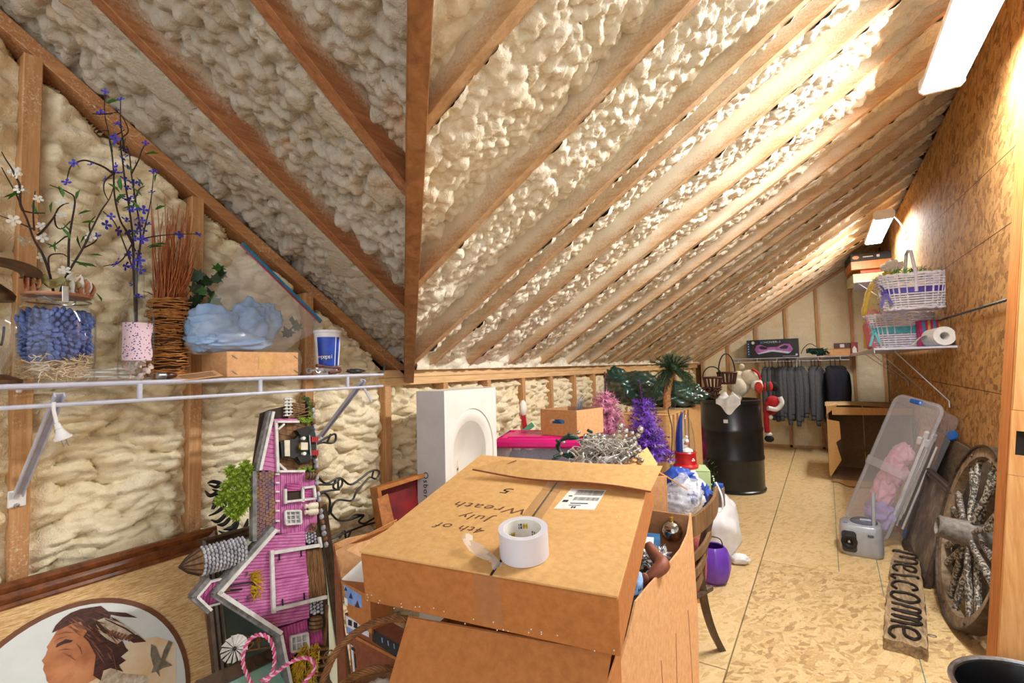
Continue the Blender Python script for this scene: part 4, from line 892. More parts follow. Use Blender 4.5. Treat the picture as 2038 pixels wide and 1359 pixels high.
bt = thing('barn_plaque', 'pink barn wall plaque with stone silo and windmill, stood on end', 'wall plaque', T[:3, 3]-V(0, 0, .42))
c6 = lambda L: [(350+x*.2347, 1040+y*.2347) for x, y in L]
def pl(name, L, z0, z1, m, par=None): q = upoly(L, T); return part(name, lambda b: b.prism(q, z0, z1), M[m], par or bt, T, smooth=.3)
def strip(name, a, c, w_, z0, z1, m, par=None):
    a, c = np.array(UP(*a, T)), np.array(UP(*c, T)); d_ = nrm(c-a); n_ = np.array([-d_[1], d_[0]])*w_/2
    return part(name, lambda b: b.prism([tuple(a-n_), tuple(c-n_), tuple(c+n_), tuple(a+n_)], z0, z1), M[m], par or bt, T, smooth=.3)
def disc(name, c, r, z0, z1, m, par=None, n=18):
    c = UP(*c, T); return part(name, lambda b: b.prism([(c[0]+r*math.cos(a), c[1]+r*math.sin(a)) for a in np.linspace(0, 6.283, n, endpoint=False)], z0, z1), M[m], par or bt, T, smooth=.3)
def planks(name, L, n, ang_px, z0, z1, m, gap=.0012, par=None):
    """wall of separate boards clipped to a convex-ish outline L: boards run along ang_px in the picture"""
    poly = upoly(L, T); c = np.mean(poly, 0); a0, a1 = UP(500, 1100, T), UP(500+math.cos(ang_px)*40, 1100+math.sin(ang_px)*40, T); d_ = nrm(a1-a0); nn = np.array([-d_[1], d_[0]])
    s = [float((np.array(p)-c)@nn) for p in poly]; lo, hi = min(s), max(s); rr = random.Random(n)
    for k in range(n):
        l, h = lo+(hi-lo)*k/n+gap/2, lo+(hi-lo)*(k+1)/n-gap/2; out = list(poly)
        for sg, lim in ((1, l), (-1, -h)):
            res = []
            for i in range(len(out)):
                p, q = np.array(out[i]), np.array(out[(i+1) % len(out)]); dp, dq = sg*float((p-c)@nn)-lim, sg*float((q-c)@nn)-lim
                if dp >= 0: res.append(tuple(p))
                if dp*dq < 0: res.append(tuple(p+(q-p)*dp/(dp-dq)))
            out = res
            if len(out) < 3: break
        if len(out) >= 3: part(name, lambda b: b.prism(out, z0, z1+rr.uniform(-.0012, .0012)), M[m], par or bt, T, smooth=.3)
pl('backing', [(520, 822), (537, 815), (615, 798), (626, 870), (632, 1000), (652, 1180), (655, 1290), (640, 1375), (575, 1375), (545, 1270), (428, 1180), (525, 1065), (503, 1075), (503, 935)], -.012, .0, 'void')
# garage wing (top of the picture)
planks('board', c5([(770, 265), (830, 265), (830, 690), (815, 700), (668, 672)]), 12, 0.05, 0, .010, 'barn_pink')
planks('board', c5([(830, 262), (985, 262), (990, 285), (830, 285)]), 2, .05, 0, .010, 'barn_pink')
strip('roof_edge', c5([(752, 205)])[0], c5([(640, 690)])[0], .013, .0, .030, 'trim_grey'); strip('roof_trim', c5([(768, 210)])[0], c5([(660, 685)])[0], .008, .0, .034, 'trim_white')
planks('floor_board', c5([(830, 300), (1110, 300), (1120, 665), (835, 690)]), 9, .05, -.004, .002, 'board_brown')
strip('door_frame', c5([(805, 280)])[0], c5([(822, 700)])[0], .008, 0, .018, 'trim_white'); strip('door_frame', c5([(800, 288)])[0], c5([(995, 288)])[0], .007, 0, .018, 'trim_white'); strip('door_frame', c5([(815, 692)])[0], c5([(1040, 690)])[0], .007, 0, .018, 'trim_white')
strip('brace', c5([(825, 350)])[0], c5([(875, 305)])[0], .006, 0, .016, 'trim_white'); strip('brace', c5([(830, 630)])[0], c5([(890, 685)])[0], .006, 0, .016, 'trim_white')
# old truck in the garage
tr_ = pl('truck', c5([(835, 450), (900, 430), (950, 430), (1000, 380), (1040, 330), (1100, 320), (1120, 400), (1130, 590), (1060, 600), (1000, 640), (960, 590), (905, 580), (845, 580)]), .0, .022, 'black')
pl('windshield', c5([(862, 440), (905, 440), (905, 570), (866, 570)]), .022, .027, 'cream', tr_); disc('radiator', c5([(1005, 490)])[0], .0125, .022, .034, 'gold', tr_, 8); pl('grille', c5([(985, 460), (1040, 460), (1040, 520), (985, 520)]), .034, .037, 'cream', tr_)
for q in ((1010, 425), (1015, 550)): disc('headlight', c5([q])[0], .0055, .022, .036, 'petal_white', tr_, 12)
for y in (435, 542):
    for k in range(4): pl('tail_light', c5([(1080+14*k, y-20), (1090+14*k, y-20), (1090+14*k, y+22), (1080+14*k, y+22)]), .02, .032, 'red', tr_)
strip('bumper', c5([(1062, 400)])[0], c5([(1075, 590)])[0], .004, .02, .03, 'steel', tr_)
for k in range(2): pl('fender', c5([(960, 360+215*k), (1040, 330+215*k), (1090, 360+215*k), (1050, 400+215*k), (990, 410+215*k)]), .0, .03, 'black_gloss', tr_)
# fence, lumber and shrubs at the top end
for k in range(6): strip('picket', c5([(880, 100+27*k)])[0], c5([(945, 100+27*k)])[0], .0045, .0, .012, 'trim_white')
for x in (900, 930): strip('fence_rail', c5([(x, 88)])[0], c5([(x+5, 240)])[0], .004, -.004, .008, 'trim_white')
planks('crate_slat', c5([(950, 130), (1050, 140), (1050, 215), (945, 215)]), 5, 0, 0, .008, 'board_brown')
for k in range(3): strip('pole', c5([(910, 245+6*k)])[0], c5([(1085, 165+32*k)])[0], .003, .008, .013, 'board_brown')
def bush(L, m, r=.010, z=.012, n=7, nm='shrub'):
    def f(b):
        rr = random.Random(len(L))
        for x, y in L:
            c = UP(x, y, T)
            for i in range(n*3):
                d_ = nrm([rr.gauss(0, 1), rr.gauss(0, 1), abs(rr.gauss(0, .8))]); s = nrm(np.cross(d_, (0.3, .2, 1)))*r*.17; p = V(c[0], c[1], z*.5)
                b.add([p, p+d_*r*.55+s, p+d_*r*1.1, p+d_*r*.55-s], [[0, 1, 2, 3]])
            b.sph((c[0], c[1], z*.4), r*.55, 8, 6)
    return part(nm, f, M[m], bt, T)
bush(c5([(1040, 95), (1070, 110), (1090, 150), (1085, 180)]), 'foliage_dark', .012); bush(c5([(1010, 260), (1040, 275), (1075, 285), (1100, 260), (1095, 220)]), 'foliage', .012); bush(c5([(1010, 680), (1050, 670), (1090, 665), (1120, 690), (1130, 740)]), 'foliage', .009)
# stone edging along the foot of the barn
for k in range(26):
    f = k/25; x, y = (1115+60*f if f < .6 else 1151+90*(f-.6)*2.0), 150+(1290-150)*f
    q = UP(*c5([(x, y)])[0], T); part('edging_stone', lambda b: b.sph((q[0], q[1], .006), (.007, .010, .010), 8, 5, noise=.12, seed=k), M['stone' if k % 3 else 'board_brown'], bt, T)
# tree crown
for k, (x, y) in enumerate([(430, 690), (480, 720), (550, 650), (580, 690), (560, 740), (430, 790), (480, 780), (540, 800), (400, 820), (380, 880), (350, 930), (430, 900), (490, 870), (560, 860), (580, 930), (520, 930), (450, 930), (500, 990), (540, 980), (430, 1010), (480, 1050), (515, 1010)]): bush(c5([(x, y)]), 'foliage', .020, .03, 14, 'leaf_cluster')
# long shed roof
def shingles(L4, nu_, nv_, m, z=.012):
    A, B, C_, D_ = [np.array(q) for q in upoly(L4, T)]; rr = random.Random(4)
    for i in range(nu_):
        for j in range(nv_):
            o_ = (.5 if i % 2 else 0)
            u0, u1 = i/nu_, (i+1)/nu_-.012; v0, v1 = max(0, (j+o_)/nv_), min(1, (j+1+o_)/nv_)-.006
            if v1 <= v0: continue
            P = lambda u, v: (A*(1-u)+B*u)*(1-v)+(D_*(1-u)+C_*u)*v
            part('shingle', lambda b: b.prism([tuple(P(u0, v0)), tuple(P(u1, v0)), tuple(P(u1, v1)), tuple(P(u0, v1))], .004, z+rr.uniform(-.002, .003)+.006*(1-u0)), M[m], bt, T, smooth=.3)
shingles(c5([(638, 685), (790, 680), (802, 1190), (640, 1250)]), 6, 17, 'shingle')
strip('ridge_board', c5([(618, 688)])[0], c5([(618, 1258)])[0], .0115, .0, .028, 'trim_grey')
# middle wing
planks('board', c5([(800, 702), (1050, 700), (1130, 760), (1150, 1105), (1100, 1190), (803, 1200)]), 22, math.pi/2+.0, 0, .008, 'barn_pink')
for y in (715, 785, 858, 933, 1012, 1095, 1175): strip('rafter_end', c5([(800, y)])[0], c5([(832, y)])[0], .005, .008, .018, 'trim_white')
pl('opening', c5([(900, 850), (1015, 850), (1015, 925), (905, 925)]), .008, .010, 'void'); planks('hatch_board', c5([(890, 790), (1005, 780), (1008, 848), (892, 855)]), 4, 0, .008, .016, 'barn_pink_dark'); planks('half_door_board', c5([(1030, 845), (1105, 838), (1110, 905), (1032, 915)]), 4, 0, .008, .012, 'barn_pink_dark')
for a, c in (((880, 835), (882, 955)), ((1022, 825), (1024, 940)), ((1115, 815), (1125, 920)), ((1020, 828), (1120, 815)), ((885, 940), (1130, 912))): strip('window_frame', c5([a])[0], c5([c])[0], .0065, .008, .02, 'trim_white')
def win(c, A, B, C_, D_, nx, ny):
    pl('window_pane', c([A, B, C_, D_]), .008, .011, 'stone'); A, B, C_, D_ = [np.array(q, float) for q in (A, B, C_, D_)]
    for i in range(nx+1): f = i/nx; strip('muntin', c([tuple(A+(B-A)*f)])[0], c([tuple(D_+(C_-D_)*f)])[0], .0055 if i in (0, nx) else .0025, .010, .020 if i in (0, nx) else .016, 'trim_white')
    for i in range(ny+1): f = i/ny; strip('muntin', c([tuple(A+(D_-A)*f)])[0], c([tuple(B+(C_-B)*f)])[0], .0055 if i in (0, ny) else .0025, .010, .019 if i in (0, ny) else .015, 'trim_white')
win(c5, (880, 1015), (1003, 1012), (1008, 1115), (885, 1125), 3, 3)
def can(y):
    a, c = UP(*c5([(1035, y)])[0], T), UP(*c5([(1140, y-8)])[0], T); d_ = c-a; L = np.linalg.norm(d_)
    part('milk_can', lambda b: b.lathe([(.005, 0), (.0075, .002), (.0075, L*.12), (.005, L*.2), (.0095, L*.36), (.0105, L*.45), (.0105, L*.97), (.008, L)], (a[0], a[1], .018), 14, ax=(d_[0], d_[1], 0)), M['cream'], bt, T)
can(978); can(1026)
def keg(A, B, r, nm='barrel'):
    a, c = UP(*A, T), UP(*B, T); d_ = c-a; L = np.linalg.norm(d_); k = part(nm, lambda b: b.lathe([(r*.8, 0), (r, L*.3), (r, L*.7), (r*.8, L)], (a[0], a[1], .014), 14, ax=(d_[0], d_[1], 0)), M['board_brown'], bt, T)
    for f in (.2, .5, .8): part('hoop', lambda b: b.lathe([(r*1.0, -.0015), (r*1.04, 0), (r*1.0, .0015)], (a[0]+d_[0]*f, a[1]+d_[1]*f, .014), 14, ax=(d_[0], d_[1], 0)), M['black'], k, T)
keg(c5([(1052, 725)])[0], c5([(1125, 728)])[0], .013, 'planter'); keg(c6([(1172, 792)])[0], c6([(1165, 905)])[0], .021)
def wheel(c, r, z, nsp=8):
    c = UP(*c, T); w_ = part('cart_wheel', lambda b: b.tube([(c[0]+r*math.cos(a), c[1]+r*math.sin(a), z) for a in np.linspace(0, 6.283, 22, endpoint=False)], .0022, 6, closed=True), M['board_brown'], bt, T)
    for k in range(nsp): a = k*math.pi*2/nsp; part('spoke', lambda b: b.tube([(c[0], c[1], z), (c[0]+r*math.cos(a), c[1]+r*math.sin(a), z)], .0011, 5), M['board_brown'], w_, T)
    part('hub', lambda b: b.sph((c[0], c[1], z), .003, 8, 6), M['void'], w_, T)
wheel(c5([(1100, 1150)])[0], .013, .016); wheel(c6([(1268, 1128)])[0], .019, .024, 12)
def cobbles(c, L4, nx, ny, nm='stone', z=.006):
    A, B, C_, D_ = [np.array(q) for q in upoly(c(L4), T)]; rr = random.Random(8)
    for i in range(nx):
        for j in range(ny):
            u, v = (i+.5+rr.uniform(-.12, .12))/nx, (j+.5+(.25 if i % 2 else -.25)+rr.uniform(-.1, .1))/ny; v = min(.96, max(.04, v)); P = (A*(1-u)+B*u)*(1-v)+(D_*(1-u)+C_*u)*v
            part(nm, lambda b: b.sph((P[0], P[1], z), (np.linalg.norm(B-A)/nx*.50, np.linalg.norm(D_-A)/ny*.52, .006), 8, 5, noise=.1, seed=i*9+j), M['stone'], bt, T)
cobbles(c5, [(1045, 1185), (1140, 1180), (1150, 1275), (1050, 1285)], 4, 4, 'foundation_stone'); cobbles(c6, [(1120, 665), (1240, 645), (1245, 765), (1125, 780)], 4, 4, 'foundation_stone')
# big barn
planks('board', c6([(745, 115), (1075, 70), (1085, 240), (1110, 640), (1115, 800), (830, 880), (340, 585)]), 30, -.06, 0, .014, 'barn_pink')
for a, c, cc_, dd in (((285, 590), (785, 38), (318, 592), (805, 52)), ((285, 588), (838, 938), (322, 572), (846, 912))):
    strip('roof_edge', c6([a])[0], c6([c])[0], .016, 0, .040, 'trim_grey'); strip('roof_trim', c6([cc_])[0], c6([dd])[0], .010, .0, .046, 'trim_white')
strip('roof_edge', c6([(832, 930)])[0], c6([(925, 1400)])[0], .014, 0, .036, 'trim_grey'); strip('roof_trim', c6([(850, 930)])[0], c6([(945, 1400)])[0], .007, 0, .040, 'trim_white')
A, B = np.array((270, 588.)), np.array((775, 35.)); C2 = np.array((830, 950.))
for k in range(20):
    for P0, P1 in ((A, B), (A, C2)):
        p, q = P0+(P1-P0)*k/20, P0+(P1-P0)*(k+.8)/20; strip('roof_shingle', c6([tuple(p)])[0], c6([tuple(q)])[0], .010, .004, .037, 'trim_grey')
planks('board', c6([(845, 900), (1100, 815), (1110, 900), (1230, 900), (1240, 1030), (1060, 1060), (910, 1200)]), 14, math.pi/2-.1, 0, .008, 'barn_pink_dark')
planks('door_board', c6([(810, 262), (1075, 225), (1090, 425), (815, 470)]), 8, -.12, .014, .019, 'barn_pink'); planks('door_board', c6([(818, 492), (1100, 440), (1105, 635), (830, 690)]), 8, -.12, .014, .019, 'barn_pink')
for a, c, w_ in (((788, 230), (805, 755), .0095), ((800, 250), (1200, 185), .0095), ((822, 722), (1250, 620), .0095), ((1190, 120), (1205, 205), .007)): strip('door_trim', c6([a])[0], c6([c])[0], w_, .014, .026, 'trim_white')
for q in ((850, 285), (1035, 255), (878, 665), (1060, 615)): strip('hinge', c6([(q[0], q[1]-28)])[0], c6([(q[0]+3, q[1]+28)])[0], .003, .019, .023, 'black')
planks('ramp_board', c6([(1085, 232), (1215, 205), (1255, 600), (1112, 632)]), 10, math.pi/2-.07, .0, .016, 'board_brown')
for q in ((495, 450), (585, 425), (500, 655), (590, 630)): strip('hinge', c6([(q[0], q[1]-18)])[0], c6([(q[0]+2, q[1]+18)])[0], .0035, .014, .02, 'steel')
part('hoist_rope', lambda b: b.tube(spline([(*UP(*q, T), .02) for q in c6([(385, 575), (540, 555), (430, 560), (415, 530), (620, 500), (648, 525), (632, 560)])], 5), .002, 6), M['black'], bt, T); strip('hoist_beam', c6([(380, 560)])[0], c6([(430, 555)])[0], .006, .014, .028, 'board_brown')
def hayf(c, L, r, n):
    def f(b):
        rr = random.Random(n)
        for x, y, dx, dy in L:
            p = UP(*c([(x, y)])[0], T); e = UP(*c([(x+dx, y+dy)])[0], T)
            for i in range(n):
                q = V(p[0]+rr.uniform(-r, r), p[1]+rr.uniform(-r, r), .014); z = V(e[0]+rr.uniform(-r, r)*1.6, e[1]+rr.uniform(-r, r)*1.6, .022+rr.uniform(0, .012)); b.tube([q, (q+z)/2+V(0, 0, .005), z], (.0018, .0016, .0005), 4)
    part('hay', f, M['hay'], bt, T)
hayf(c6, [(635, 440, 40, -20), (640, 470, 45, 10), (640, 540, 45, 20), (640, 590, 20, 25)], .008, 16)
hayf(c6, [(1080-20*k, 1060+60*k, -50+8*k, 70) for k in range(5)]+[(1150-10*k, 1060+60*k, -10, 60) for k in range(4)]+[(1010, 1150, -30, 90), (1020, 1220, -40, 90), (1100, 1280, 0, 70)], .014, 26)
for k in range(4): strip('wagon_rail', c6([(1030+5*k, 1085+70*k)])[0], c6([(1260-3*k, 1050+70*k)])[0], .006, .012, .028, 'board_brown')
win(c6, (955, 960), (1095, 925), (1105, 1060), (960, 1085), 3, 2)
strip('post', c6([(1262, 690)])[0], c6([(1238, 1030)])[0], .005, .01, .022, 'board_brown')
# silo of stones with a boarded cap
a, c = UP(*c6([(192, 325)])[0], T), UP(*c6([(560, 225)])[0], T); d_ = c-a; L = float(np.linalg.norm(d_)); ux_ = d_/L; uy_ = np.array([-ux_[1], ux_[0]]); RS = float(np.linalg.norm(UP(*c6([(192, 205)])[0], T)-UP(*c6([(192, 440)])[0], T))/2)
part('silo', lambda b: b.lathe([(RS*.92, 0), (RS*.92, L)], (a[0], a[1], .012), 20, ax=(d_[0], d_[1], 0)), M['trim_grey'], bt, T)
n = 0
for i in range(12):
    for j in range(9):
        th = math.pi*(j+.5+(.25 if i % 2 else -.25))/9; p = a+ux_*L*(i+.5)/12+uy_*math.cos(th)*RS*.95; n += 1
        part('silo_stone', lambda b: b.sph((p[0], p[1], .012+math.sin(th)*RS*.95), (L/24*.97, RS*.19, RS*.19), 8, 5, noise=.1, seed=n, T=np.array([[ux_[0], -ux_[1], 0, 0], [ux_[1], ux_[0], 0, 0], [0, 0, 1, 0], [0, 0, 0, 1]])), M['stone'], bt, T)
g = a-ux_*RS*.55; part('silo_cap', lambda b: b.lathe([(.0, -RS*1.35), (RS*.55, -RS*.8), (RS*.98, -RS*.05), (RS*1.02, 0), (RS*.9, .002)], (a[0], a[1], .012), 12, ax=(d_[0], d_[1], 0)), M['board_brown'], bt, T, smooth=.2)
for k in range(12): an_ = k*math.pi/6; part('cap_rib', lambda b: b.tube([tuple(np.array([*(a-ux_*RS*r_[1]*-1), .012])+np.array([*(uy_*math.cos(an_)*r_[0]), math.sin(an_)*r_[0]])) for r_ in ((RS*.02/RS*RS, -1.35), (RS*.57, -.8), (RS*1.0, -.05))], .0018, 5), M['void'], bt, T)
# cupola
planks('cupola_board', c6([(160, 600), (235, 510), (350, 480), (330, 600), (345, 650), (230, 700)]), 7, math.pi/2+.2, .0, .022, 'barn_pink_dark')
for a, c, e, f in (((110, 620), (250, 460), (150, 615), (268, 478)), ((110, 620), (250, 742), (150, 612), (268, 725))):
    strip('roof_edge', c6([a])[0], c6([c])[0], .010, 0, .034, 'trim_grey'); strip('roof_trim', c6([e])[0], c6([f])[0], .006, 0, .038, 'trim_white')
strip('trim', c6([(240, 500)])[0], c6([(365, 470)])[0], .005, .01, .026, 'trim_white'); strip('trim', c6([(240, 700)])[0], c6([(350, 672)])[0], .005, .01, .026, 'trim_white')
# windmill
wc = UP(*c6([(460, 1045)])[0], T); RW = float(np.linalg.norm(UP(*c6([(460, 930)])[0], T)-wc))
wm = part('windmill_hub', lambda b: b.sph((wc[0], wc[1], .034), .005, 10, 7), M['black'], bt, T)
for k in range(14):
    a = k*2*math.pi/14; a1 = a+.40; part('windmill_blade', lambda b: b.add([(wc[0]+RW*.15*math.cos(a+.1), wc[1]+RW*.15*math.sin(a+.1), .034), (wc[0]+RW*math.cos(a), wc[1]+RW*math.sin(a), .038), (wc[0]+RW*math.cos(a1), wc[1]+RW*math.sin(a1), .030), (wc[0]+RW*.15*math.cos(a+.25), wc[1]+RW*.15*math.sin(a+.25), .032)]+[(wc[0]+RW*.15*math.cos(a+.1), wc[1]+RW*.15*math.sin(a+.1), .0325), (wc[0]+RW*math.cos(a), wc[1]+RW*math.sin(a), .0365), (wc[0]+RW*math.cos(a1), wc[1]+RW*math.sin(a1), .0285), (wc[0]+RW*.15*math.cos(a+.25), wc[1]+RW*.15*math.sin(a+.25), .0305)], [[0, 1, 2, 3], [7, 6, 5, 4], [0, 4, 5, 1], [1, 5, 6, 2], [2, 6, 7, 3]]), M['trim_white'], wm, T, smooth=0)
for p, q in (((470, 1045), (830, 960)), ((570, 960), (800, 990)), ((560, 1080), (800, 1040)), ((590, 955), (580, 1075)), ((680, 960), (690, 1065)), ((590, 1070), (690, 965))): strip('tower_strut', c6([p])[0], c6([q])[0], .004, .004, .016, 'board_brown')

# --- frame lying at the front with a pink and mint print
pA, pB = UD(385, 1361, 1.20), UD(600, 1266, 1.54)
T = frame(pA, pB-pA, V(.55, -.05, -.45)); q = np.linalg.norm(pB-pA)
t = thing('poster_frame', 'ridged dark frame lying flat below the windmill with pink and mint print', 'framed picture', UD(430, 1380, 1.25)); w3, h3 = float(q), .34
picture_frame(t, T, w3, h3, [(0, -.012), (0, .010), (.004, .014), (.010, .008), (.016, .013), (.022, .007), (.028, .010), (.034, .003), (.036, -.012)], M['frame_dark'])
mat('pink_paper', 'E6A9B6', .6, 'DE9BAA', ns=10); mat('mint_paper', '9FCFC0', .6, '8DBFB0', ns=10)
part('print', lambda b: b.box((w3/2, h3/2, .002), (w3-.05, h3-.05, .006)), M['mint_paper'], t, T); part('print_panel', lambda b: b.box((.105, h3/2, .006), (.12, h3-.06, .003)), M['pink_paper'], t, T); part('print_badge', lambda b: b.box((.10, .07, .008), (.03, .02, .002)), M['gold'], t, T)
# --- pink twisted wire
t = thing('pink_twisted_wire', 'pink and white twisted wire loops hanging over the barn plaque', 'wire', UD(540, 1330, 1.0))
def twist(L, dpt, r, n=2, pitch=.018, rs=.0022, m='pink_wire', par=None, nm='strand'):
    P = spline([UD(x, y, d) for (x, y), d in zip(L, np.linspace(dpt[0], dpt[1], len(L)))], 12); s = np.concatenate([[0], np.cumsum(np.linalg.norm(np.diff(P, axis=0), axis=1))])
    Q = np.array([[np.interp(x, s, P[:, k]) for k in range(3)] for x in np.linspace(0, s[-1], int(s[-1]/pitch*7))]); ss = np.linspace(0, s[-1], len(Q)); tg = np.gradient(Q, axis=0); tg /= np.linalg.norm(tg, axis=1)[:, None]
    a = np.cross(tg, Fv); a /= np.linalg.norm(a, axis=1)[:, None]; c = np.cross(tg, a)
    for k in range(n): th = ss/pitch*2*math.pi+k*2*math.pi/n; part(nm, lambda b: b.tube(Q+r*(np.cos(th)[:, None]*a+np.sin(th)[:, None]*c), rs, 6), M[m if not isinstance(m, tuple) else m[k % len(m)]], par)
mat('pink_wire', 'E0528C', .4); mat('pink_pale', 'F0B8CC', .4)
twist(c6([(650, 1400), (610, 1300), (575, 1220), (570, 1120), (610, 1010), (680, 955), (760, 960), (812, 1020), (836, 1120), (830, 1230), (795, 1310), (750, 1370)]), (1.02, 1.02), .0024, 2, m=('pink_wire', 'pink_pale'), par=t)
twist(c6([(720, 1340), (830, 1285), (930, 1210), (1020, 1160), (1110, 1145), (1172, 1190), (1170, 1260), (1120, 1320), (1060, 1390)]), (1.02, .98), .0022, 2, m=('pink_wire', 'pink_pale'), par=t)
# --- big wicker basket
t = thing('wicker_basket', 'brown wicker basket with a twisted handle in front of the boxes', 'basket', UD(730, 1420, .95)); mat('wicker', '8A5A2C', .6, '5E3717', ns=60)
twist([(636, 1375), (650, 1336), (664, 1305), (684, 1280), (714, 1255), (748, 1238), (786, 1231), (816, 1234), (838, 1245)], (.93, 1.0), .0052, 7, .06, .0024, 'wicker', t, 'handle_strand')
twist([(664, 1385), (684, 1359), (705, 1345), (739, 1333), (775, 1330), (815, 1336)], (.90, .98), .0050, 7, .06, .0026, 'wicker', t, 'rim_strand')
q = UD(750, 1400, .95); part('weave', lambda b: b.lathe([(.09, -.12), (.115, 0), (.118, .0)], q+V(0, 0, -.01), 24, caps=False), M['wicker'], t)
t = thing('paper_bag', 'crumpled white paper peeking over the wicker basket', 'paper', UD(735, 1390, .92)); part('sheet', lambda b: crumple(b, UD(755, 1385, .93), (.05, .04, .022), 3, .18, 2, 24, 14), M['paper'], t)
# ================================================================ MIDDLE: BOXES, CHAIR, TREES AND THE HEAP BEHIND
# --- the big carton with the tape roll on it
A_, B_, C_ = UD(716, 1098, 1.02), UD(1230, 1188, .82), UD(1318, 934, 1.36)
bw = float(np.linalg.norm(B_-A_)); x_ = nrm(B_-A_); y_ = nrm((C_-B_)-x_*((C_-B_)@x_)); bd = float((C_-B_)@y_); z_ = np.cross(x_, y_)
BH = .112; T = frame((A_+B_)/2+y_*bd/2-z_*BH, x_, y_); TOP = frame((A_+B_)/2+y_*bd/2, x_, y_)
t = thing('wreath_box', 'large flat taped cardboard box with handwriting, tape roll on top', 'cardboard box', T[:3, 3])
part('body', lambda b: b.box((0, 0, BH/2-.002), (bw, bd, BH-.004), bev=.003), M['card_orange'], t, T)  # shade on front and sides painted in: card darker than the top
sx_ = UP(1100, 1000, TOP)[0]; sx_ = float(np.mean([UP(985, 1100, TOP)[0], UP(1110, 985, TOP)[0]]))
for x0, x1 in ((-bw/2, sx_-.003), (sx_+.003, bw/2)): part('flap', lambda b: b.box(((x0+x1)/2, 0, BH), (x1-x0, bd+.004, .004), bev=.001), M['card_tan'], t, T)
part('seam', lambda b: b.box((sx_, 0, BH-.001), (.008, bd*.99, .003)), M['black_matte'], t, T)
part('tape', lambda b: (b.box((sx_, .02, BH+.0025), (.05, bd*.9, .0004)), b.box((sx_-.01, -bd/2-.0008, BH*.55), (.055, .0006, BH*.9))), M['tape_clear'], t, T)
def L_(px, py): return UP(px, py, TOP)
def LH(px, py, h): F_ = TOP.copy(); F_[:3, 3] = TOP[:3, 3]+TOP[:3, 2]*h; return np.array([*UP(px, py, F_), BH+h])
P0, P1, P2, P3 = LH(1295, 977, .020), LH(941, 935, .022), LH(1000, 915, .045), LH(1319, 927, .040)
part('loose_flap', lambda b: b.grid([[(P0*(1-u)+P1*u)*(1-v)+(P3*(1-u)+P2*u)*v+V(0, 0, .005*math.sin(u*7)*(1-v)) for v in np.linspace(0, 1, 6)] for u in np.linspace(0, 1, 14)]), M['card_tan'], t, T)
part('flap_edge', lambda b: b.tube([P0*(1-u)+P1*u+V(0, 0, .005*math.sin(u*7)-.002) for u in np.linspace(0, 1, 14)], .0024, 6), M['card_dark'], t, T)
part('flap_fold', lambda b: b.bar(LH(975, 935, .0225), LH(1028, 916, .0455), .003, .001), M['card_dark'], t, T)
mat('ink', '6A4526', .8); mat('ink_black', '1E1B1A', .7)
def hand(body, px, py, size, m='ink', wid=1.): 
    c = L_(px, py); R = np.eye(4); R[:3, :3] = TOP[:3, :3]@np.diag([-1, -1, 1.]); R[:3, 3] = TOP[:3, 3]+TOP[:3, 0]*c[0]+TOP[:3, 1]*c[1]+TOP[:3, 2]*.0022
    return text('handwriting', body, R, size, M[m], t, .0002, shear=.25, wid=wid, spacing=1.15)
hand('4th of', 918, 1052, .036, wid=1.2); hand('July', 948, 1031, .038, wid=1.3); hand('Wreath', 977, 1012, .042, wid=1.3); hand('5', 1012, 978, .045, 'ink_black', 1.3)
lq = [L_(1102, 1014), L_(1183, 1016), L_(1207, 977), L_(1137, 974)]
lab = part('label', lambda b: b.prism([tuple(q) for q in lq], BH+.0021, BH+.0025), M['paper'], t, T, smooth=0)
def lb_(b, u0, u1, v0, v1):
    P = lambda u, v: tuple((np.array(lq[0])*(1-u)+np.array(lq[1])*u)*(1-v)+(np.array(lq[3])*(1-u)+np.array(lq[2])*u)*v)
    b.prism([P(u0, v0), P(u1, v0), P(u1, v1), P(u0, v1)], BH+.0025, BH+.0027)
rr = random.Random(4); 
def bars(b):
    for v0, v1, u0 in ((.68, .95, .22), (.42, .58, .3)):
        u = u0
        while u < .95: w_ = rr.choice((.006, .012, .02)); lb_(b, u, u+w_, v0, v1); u += w_+rr.choice((.008, .014))
    lb_(b, .1, .2, .6, .65); lb_(b, .06, .2, .32, .42); lb_(b, .3, .75, .25, .29); lb_(b, .3, .6, .16, .19); lb_(b, .4, .44, .04, .13); lb_(b, .47, .51, .04, .13); lb_(b, .43, .48, .075, .1)
part('barcode', bars, M['ink_black'], lab, T)
part('torn_tape', lambda b: b.grid([[(*L_(922+55*u+20*v-10*math.sin(6*u), 1092+45*u-8*v), BH+.003+.022*(1-u)+.006*math.sin(9*u+4*v)) for v in np.linspace(0, 1, 4)] for u in np.linspace(0, 1, 9)]), clear('tape_loose', (.95, .95, .95), haze=.35, hazec=(.85, .85, .85), rough=.2), t, T)
rr = random.Random(11)
tag(MB(T).build('x', M['paper'], None) if 0 else t, t['label'], 'cardboard box')
def glit(b):
    for i in range(60): x, y = rr.uniform(-bw/2, bw/2), rr.uniform(-bd/2, bd/2); b.sph((x, y, BH+.0026), .0013, 5, 3)
    for i in range(26): b.sph((rr.uniform(-bw/2, bw/2), -bd/2-.0015, rr.uniform(0, .02)), .0016, 5, 3)
part('glitter', glit, M['petal_white'], t, T, kind='stuff')
